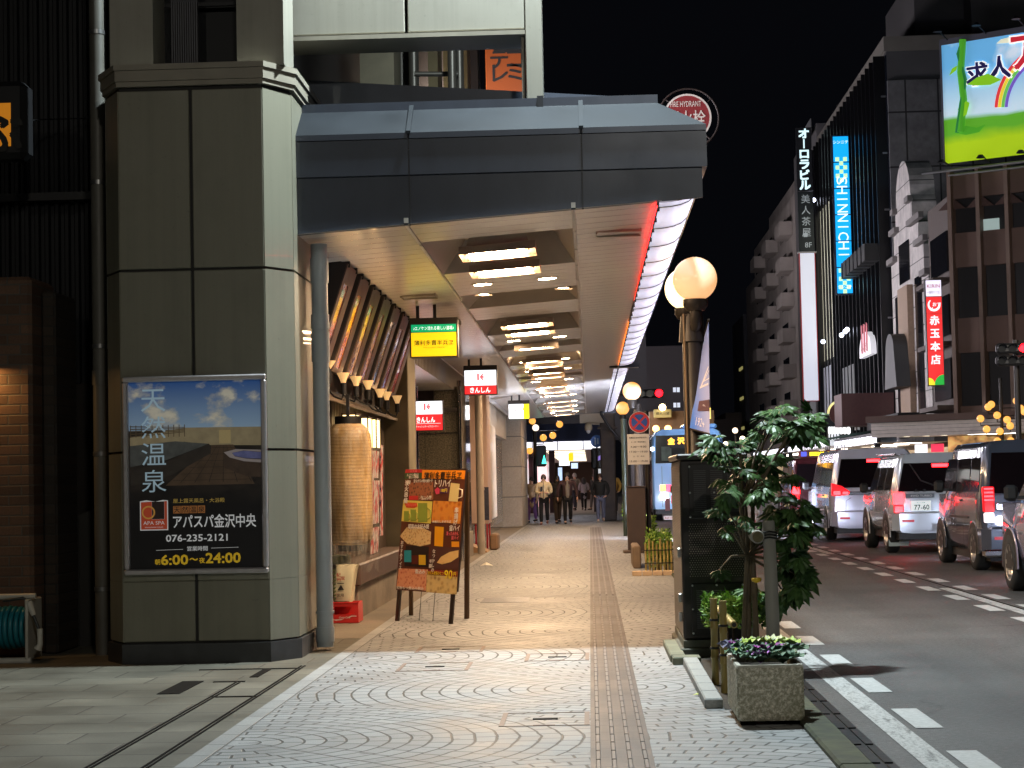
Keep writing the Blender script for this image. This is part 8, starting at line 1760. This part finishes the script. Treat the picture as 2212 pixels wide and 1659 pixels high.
for px in (1530, 1542): a, c = at(px-6, 1062, BYr), at(px+6, 1047, BYr); b = MB(); b.bbox(a.x, c.x, BYr-.03, BYr, a.z, c.z, .02); b.build('tail_lamp', MATS['bus_red'], bu)
a, c = at(1437, 1103, BYr), at(1447, 1076, BYr); b = MB(); b.box(a.x, c.x, BYr-.01, BYr, a.z, c.z); b.build('red_panel', ink('bus_panel', (120, 60, 60)), bu)
a, c = at(1450, 1088, BYr), at(1462, 1070, BYr); b = MB(); b.box(a.x, c.x, BYr-.012, BYr, a.z, c.z); b.build('reflector', red_refl, bu)
a, c = at(1434, 1123, BYr), at(1454, 1114, BYr); b = MB(); b.box(a.x, c.x, BYr-.012, BYr, a.z, c.z); b.build('number_plate', mat('bus_plate', lin((210, 200, 200)), .4, emit=.3), bu)
b = MB(); put_text(b, '金沢 22', ((a.x+c.x)/2, BYr-.016, (a.z+c.z)/2), w=.26, h=.07); b.build('lettering', ink('bus_ink', (190, 60, 70)), bu)
b = MB()
for z in (.62, .95): b.box(x0+.2, x1-.2, BYr-.006, BYr, z, z+.012)
for x in (2.28, 3.9): b.box(x, x+.012, BYr-.006, BYr, .45, 1.75)
b.build('panel_seam', ink('bus_seam', (34, 66, 130)), bu)
b = MB(); b.box(x0+.1, x1-.1, BYr+.1, BYr+6.5, .22, .42); b.build('underbody', trimb, bu)
for y in (BYr+1.6, BYr+5.4):
    for x in (x0+.05, x1-.32): b = MB(); b.cyl((x, y, .46), (x+.27, y, .46), .46, n=24); b.build('wheel', tyre, bu)
b = MB(); b.quad((x0-.006, BYr+.4, 1.35), (x0-.006, BYr+6.3, 1.35), (x0-.006, BYr+6.3, 2.4), (x0-.006, BYr+.4, 2.4)); b.build('side_window', MATS['bus_glass'], bu)
b = MB(); p = at(1400, 960, BYr+.1); b.cyl((x0+.02, BYr-.03, 2.3), (x0+.02, BYr, 2.3), .07, n=12); b.build('marker_lamp', glow('bus_marker', (255, 250, 245), 3), bu)
# ================================================================== PEOPLE
DG = bpy.context.evaluated_depsgraph_get
def skin_mesh(name, pts, edges, m, parent, sub=1, root=0):
    """a continuous surface grown round a graph of joints: pts = [(x, y, z, radius)]"""
    me = bpy.data.meshes.new(name); me.from_pydata([p[:3] for p in pts], edges, [])
    o = bpy.data.objects.new(name, me); COL.objects.link(o)
    sk = o.modifiers.new('Skin', 'SKIN'); sk.use_smooth_shade = True
    for i, v in enumerate(me.skin_vertices[0].data):
        r_ = pts[i][3]; v.radius = r_ if isinstance(r_, tuple) else (r_, r_); v.use_root = (i == root)
    sb_ = o.modifiers.new('Sub', 'SUBSURF'); sb_.levels = sub; sb_.render_levels = sub
    bpy.context.view_layer.update()
    ev = o.evaluated_get(DG()); m2 = bpy.data.meshes.new_from_object(ev)
    bpy.data.objects.remove(o); bpy.data.meshes.remove(me)
    m2.materials.clear(); m2.materials.append(m)
    for p in m2.polygons: p.use_smooth = True; p.material_index = 0
    n_ = bpy.data.objects.new(name, m2); COL.objects.link(n_); n_.parent = parent; return n_
SKIN = mat('skin', lin((206, 160, 132)), .5); SKIN2 = mat('skin_pale', lin((216, 176, 150)), .5)
def person(label, x, y, Hh, face=math.pi, top=(.1, .1, .1), leg=(.02, .02, .02), hair=(.015, .012, .01), stride=.12, coat=0.0, shoe=(.03, .025, .02), inner=None, arm='down', skin=SKIN, long_hair=False, wide=1.0, lean=0.0, chest=None, hood=False, sex='m'):
    """faces +y before it is turned; heights are fractions of Hh"""
    t = thing('person', label, 'person', (0, 0, 0)); h = Hh; k = wide
    mt = mat('cloth_%d_%d_%d' % tuple(int(v*255) for v in top), lin(tuple(v*255 for v in top)), .85, noise=.12, scale=12); ml = mat('leg_%d_%d_%d' % tuple(int(v*255) for v in leg), lin(tuple(v*255 for v in leg)), .85, noise=.1); mh = mat('hair_%d' % int(hair[0]*1000), hair, .55); ms = mat('shoe_%d' % int(shoe[0]*255), lin(tuple(v*255 for v in shoe)), .5)
    s = stride; hip = .5*h; sh = .815*h
    # joints: pelvis, chest, neck, head
    J = dict(pel=(0, 0, hip), wai=(0, .0, .59*h), che=(0, lean*.5, .72*h), nec=(0, lean, .845*h), hb=(0, lean+.012, .885*h), ht=(0, lean+.005, .965*h))
    for sd, n in ((-1, 'l'), (1, 'r')):
        st_ = s*sd
        J['hip'+n] = (sd*.052*h, 0, .485*h); J['kne'+n] = (sd*.055*h, st_*.55+.02, .27*h); J['ank'+n] = (sd*.055*h, st_, .045*h+(.03*h if st_ < -.05 else 0)); J['toe'+n] = (sd*.062*h, st_+.075*h, .018*h)
        J['sho'+n] = (sd*.112*h*k, lean*.8, sh)
        if arm == 'pocket' or (arm == 'one' and sd > 0): J['elb'+n] = (sd*.165*h*k, -.05, .64*h); J['wri'+n] = (sd*.112*h*k, .085, .53*h); J['han'+n] = (sd*.085*h*k, .12, .515*h)
        elif arm == 'hold': J['elb'+n] = (sd*.15*h*k, -.02, .64*h); J['wri'+n] = (sd*.07*h, .16, .62*h); J['han'+n] = (sd*.035*h, .19, .63*h)
        else: J['elb'+n] = (sd*.158*h*k, -.03-st_*.35, .635*h); J['wri'+n] = (sd*.165*h*k, .03-st_*.7, .50*h); J['han'+n] = (sd*.163*h*k, .06-st_*.8, .455*h)
    def P_(*names): return [J[n] for n in names]
    def graph(spec, root):
        idx = {}; pts = []; ed = []
        for n, r_ in spec['v']: idx[n] = len(pts); pts.append((*J[n], r_))
        for a, c in spec['e']: ed.append((idx[a], idx[c]))
        return pts, ed, idx[root]
    f = h/1.7
    body = dict(v=[('pel', .115*f), ('wai', (.12*f, .09*f)), ('che', (.14*f, .10*f)), ('nec', .052*f), ('hb', .075*f), ('ht', (.08*f, .09*f))], e=[('pel', 'wai'), ('wai', 'che'), ('che', 'nec'), ('nec', 'hb'), ('hb', 'ht')])
    for n in 'lr':
        body['v'] += [('hip'+n, .09*f), ('kne'+n, .058*f), ('ank'+n, .038*f), ('toe'+n, .03*f), ('sho'+n, .058*f), ('elb'+n, .042*f), ('wri'+n, .03*f), ('han'+n, .034*f)]
        body['e'] += [('pel', 'hip'+n), ('hip'+n, 'kne'+n), ('kne'+n, 'ank'+n), ('ank'+n, 'toe'+n), ('che', 'sho'+n), ('sho'+n, 'elb'+n), ('elb'+n, 'wri'+n), ('wri'+n, 'han'+n)]
    pts, ed, rt_ = graph(body, 'pel'); skin_mesh('body', pts, ed, skin, t, 1, rt_)
    low = .485-coat*.2
    J['hem'] = (0, 0, low*h)
    up = dict(v=[('hem', (.158*f*k, .125*f)), ('wai', (.150*f*k, .125*f)), ('che', (.165*f*k, .130*f)), ('nec', (.078*f, .075*f))], e=[('hem', 'wai'), ('wai', 'che'), ('che', 'nec')])
    for n in 'lr': up['v'] += [('sho'+n, .082*f), ('elb'+n, .066*f), ('wri'+n, .05*f)]; up['e'] += [('che', 'sho'+n), ('sho'+n, 'elb'+n), ('elb'+n, 'wri'+n)]
    pts, ed, rt_ = graph(up, 'wai'); skin_mesh('jacket', pts, ed, mt, t, 1, rt_)
    tr = dict(v=[('pel', (.13*f, .115*f))], e=[])
    for n in 'lr': tr['v'] += [('hip'+n, .104*f), ('kne'+n, .075*f), ('ank'+n, .062*f)]; tr['e'] += [('pel', 'hip'+n), ('hip'+n, 'kne'+n), ('kne'+n, 'ank'+n)]
    pts, ed, rt_ = graph(tr, 'pel'); skin_mesh('trousers', pts, ed, ml, t, 1, rt_)
    for n in 'lr':
        a, c = Vector(J['ank'+n]), Vector(J['toe'+n]); b = MB(); d = (c-a)
        b.rings([[(a.x+w_*math.cos(q_*math.pi/5), a.y+yy, max(.002, a.z+zz+hh*math.sin(q_*math.pi/5))) for q_ in range(10)] for yy, w_, hh, zz in ((-.06*f, .028*f, .03*f, -.03*f), (-.02*f, .042*f, .05*f, -.03*f), (.08*f, .048*f, .036*f, -.04*f), (.16*f, .04*f, .026*f, -.045*f), (.19*f, .02*f, .015*f, -.05*f))], True, True, True); b.build('shoe', ms, t, local=True)
    hc = Vector(((J['hb'][0]+J['ht'][0])/2, (J['hb'][1]+J['ht'][1])/2, .928*h)); b = MB(); R_ = .098*f
    rs = []
    for i in range(8):
        ph = math.pi*i/7*.62; rs.append([(hc.x+R_*math.sin(ph)*math.cos(a), hc.y-.012+R_*1.12*math.sin(ph)*math.sin(a)+.0, hc.z+R_*1.16*math.cos(ph)+(-.05*f*(1-math.sin(a))*max(0, math.sin(ph)-.55) if True else 0)) for a in [2*math.pi*q_/16 for q_ in range(16)]])
    b.rings(rs, True, True, True)
    if long_hair: b.rings([[(hc.x+R_*1.05*w_*math.cos(a), hc.y-.03+R_*.8*math.sin(a)*w_, z_) for a in [2*math.pi*q_/12 for q_ in range(12)]] for z_, w_ in ((hc.z+.02, 1.0), (hc.z-.08*f, 1.12), (hc.z-.2*f, 1.15), (hc.z-.30*f, .7))], False, True, True)
    b.build('hair', mh, t, local=True)
    # face: eyes, brows, nose, mouth, ears
    fy = hc.y+.086*f; b = MB()
    for sx_ in (-1, 1): b.ball((hc.x+sx_*.03*f, fy+.004, hc.z-.012*f), .011*f, 8, 6); b.box(hc.x+sx_*.03*f-.016*f, hc.x+sx_*.03*f+.016*f, fy, fy+.012*f, hc.z+.012*f, hc.z+.019*f)
    b.box(hc.x-.022*f, hc.x+.022*f, fy-.006, fy+.006*f, hc.z-.07*f, hc.z-.062*f); b.build('face_mark', mat('face_dark', lin((70, 40, 34)), .6), t, local=True)
    b = MB(); b.ball((hc.x, fy+.006*f, hc.z-.035*f), .016*f, 8, 6, .8, 1.1, 1.5)
    for sx_ in (-1, 1): b.ball((hc.x+sx_*.082*f, hc.y, hc.z-.02*f), .02*f, 8, 6, .4, .8, 1.4)
    b.build('nose_and_ear', skin, t, local=True)
    for n in 'lr':     # hands: palm, four fingers and a thumb
        w0, h0 = Vector(J['wri'+n]), Vector(J['han'+n]); d = (h0-w0).normalized(); sd = Vector((0, 1, 0)) if abs(d.y) < .7 else Vector((0, 0, 1)); sd = (sd-d*sd.dot(d)).normalized(); b = MB()
        for i in range(4): q_ = h0+sd*(.024*f*(i-1.5)*.75); b.tube([q_, q_+d*.045*f, q_+d*(.075-.006*abs(i-1.5))*f+d.cross(sd)*.012*f], [.009*f, .008*f, .006*f], 5)
        b.tube([w0+d*.03*f+sd*.025*f, h0+sd*.045*f, h0+sd*.048*f+d*.03*f], [.01*f, .009*f, .007*f], 5); b.build('finger', skin, t, local=True)
    if inner:
        b = MB(); yy = .138*f; b.rings([[(w_*x_, lean*.4+yy-.02*abs(x_)*2+o_, z_) for x_ in (-1, -.5, 0, .5, 1)] for z_, w_, o_ in ((low*h+.03, .06*f, .0), (.6*h, .06*f, .002), (.72*h, .065*f, .01), (.8*h, .05*f, -.02), (.84*h, .035*f, -.055))], False, False, True, closed=False); b.build('sweater', mat('inner_%d' % int(inner[0]*255), lin(tuple(v*255 for v in inner)), .9, noise=.2, scale=30), t, local=True)
    if chest: b = MB(); b.box(.03*f, .1*f, .128*f, .142*f, .66*h, .75*h); b.box(-.008, .008, .125*f, .142*f, .5*h, .83*h); b.build('chest_pocket', ink('pocket_black', (18, 18, 20)), t, local=True)
    if hood: b = MB(); b.rings([[(.1*f*math.cos(a), lean-.03+.09*f*math.sin(a), z_) for a in [2*math.pi*q_/14 for q_ in range(14)]] for z_ in (.82*h, .85*h, .868*h)], False, False, True); b.build('collar', mt, t, local=True)
    t.location = (x, y, 0); t.rotation_euler = (0, 0, face); return t
G = lambda px, py: gnd(px, py)
def stand(px, py, Yd=None):
    p = gnd(px, py)
    if Yd: p = at(px, py, Yd)
    return p.x, p.y
p = stand(1176, 1125, 59.8); person('person walking toward the viewer in a cream fleece jacket with a black chest pocket', p[0], p[1], 1.58, math.pi-.05, (.80, .72, .56), (.05, .045, .05), stride=.13, arm='hold', chest=True, shoe=(.42, .2, .12), hair=(.03, .018, .012), hood=True)
p = stand(1227, 1126, 60.2); person('person in a dark maroon cardigan over a grey sweater walking toward the viewer', p[0], p[1], 1.63, math.pi+.08, (.20, .11, .10), (.05, .045, .05), stride=.11, inner=(.46, .42, .37), wide=1.12, shoe=(.1, .09, .09))
p = stand(1205, 1120, 61.4); person('person in a dark coat and brown trousers half behind the maroon cardigan', p[0], p[1], 1.55, math.pi+.3, (.15, .13, .12), (.24, .19, .15), stride=.14, long_hair=True, shoe=(.09, .08, .08), sex='f')
p = stand(1298, 1118, 62.2); person('person in a black puffer jacket and grey jeans beside the rusty column', p[0], p[1], 1.58, math.pi, (.09, .09, .075), (.34, .35, .42), stride=.12, arm='pocket', shoe=(.7, .62, .55), hood=True, hair=(.05, .025, .015), wide=1.05)
p = stand(1150, 1118, 63.2); person('person in a long cream coat and lilac trousers half hidden by the pier', p[0], p[1], 1.52, math.pi-.5, (.76, .66, .54), (.46, .33, .56), stride=.1, coat=.9, hair=(.02, .015, .012), skin=SKIN2)
p = stand(1262, 1103); person('person in a long pale grey coat with black skirt, seen from behind across the road', p[0], p[1], 1.5, .2, (.62, .60, .62), (.05, .045, .05), stride=.1, coat=.8, long_hair=True, arm='hold')
p = stand(1268, 1102); person('person in a black coat turned aside beside the pale grey coat', p[0]+.35, p[1]+.4, 1.66, 2.2, (.07, .07, .08), (.36, .34, .33), stride=.14, arm='pocket')
p = stand(1243, 1103); person('grey haired person in a pale jacket crossing beyond the maroon cardigan', p[0], p[1], 1.72, .5, (.58, .54, .48), (.2, .2, .24), stride=.16, hair=(.4, .38, .36))
p = stand(1325, 1112); person('person in a mustard jacket and red cap between the kerb poles', p[0], p[1]-1.5, 1.7, math.pi, (.74, .56, .24), (.08, .08, .09), stride=.08, hair=(.4, .03, .03), arm='pocket')
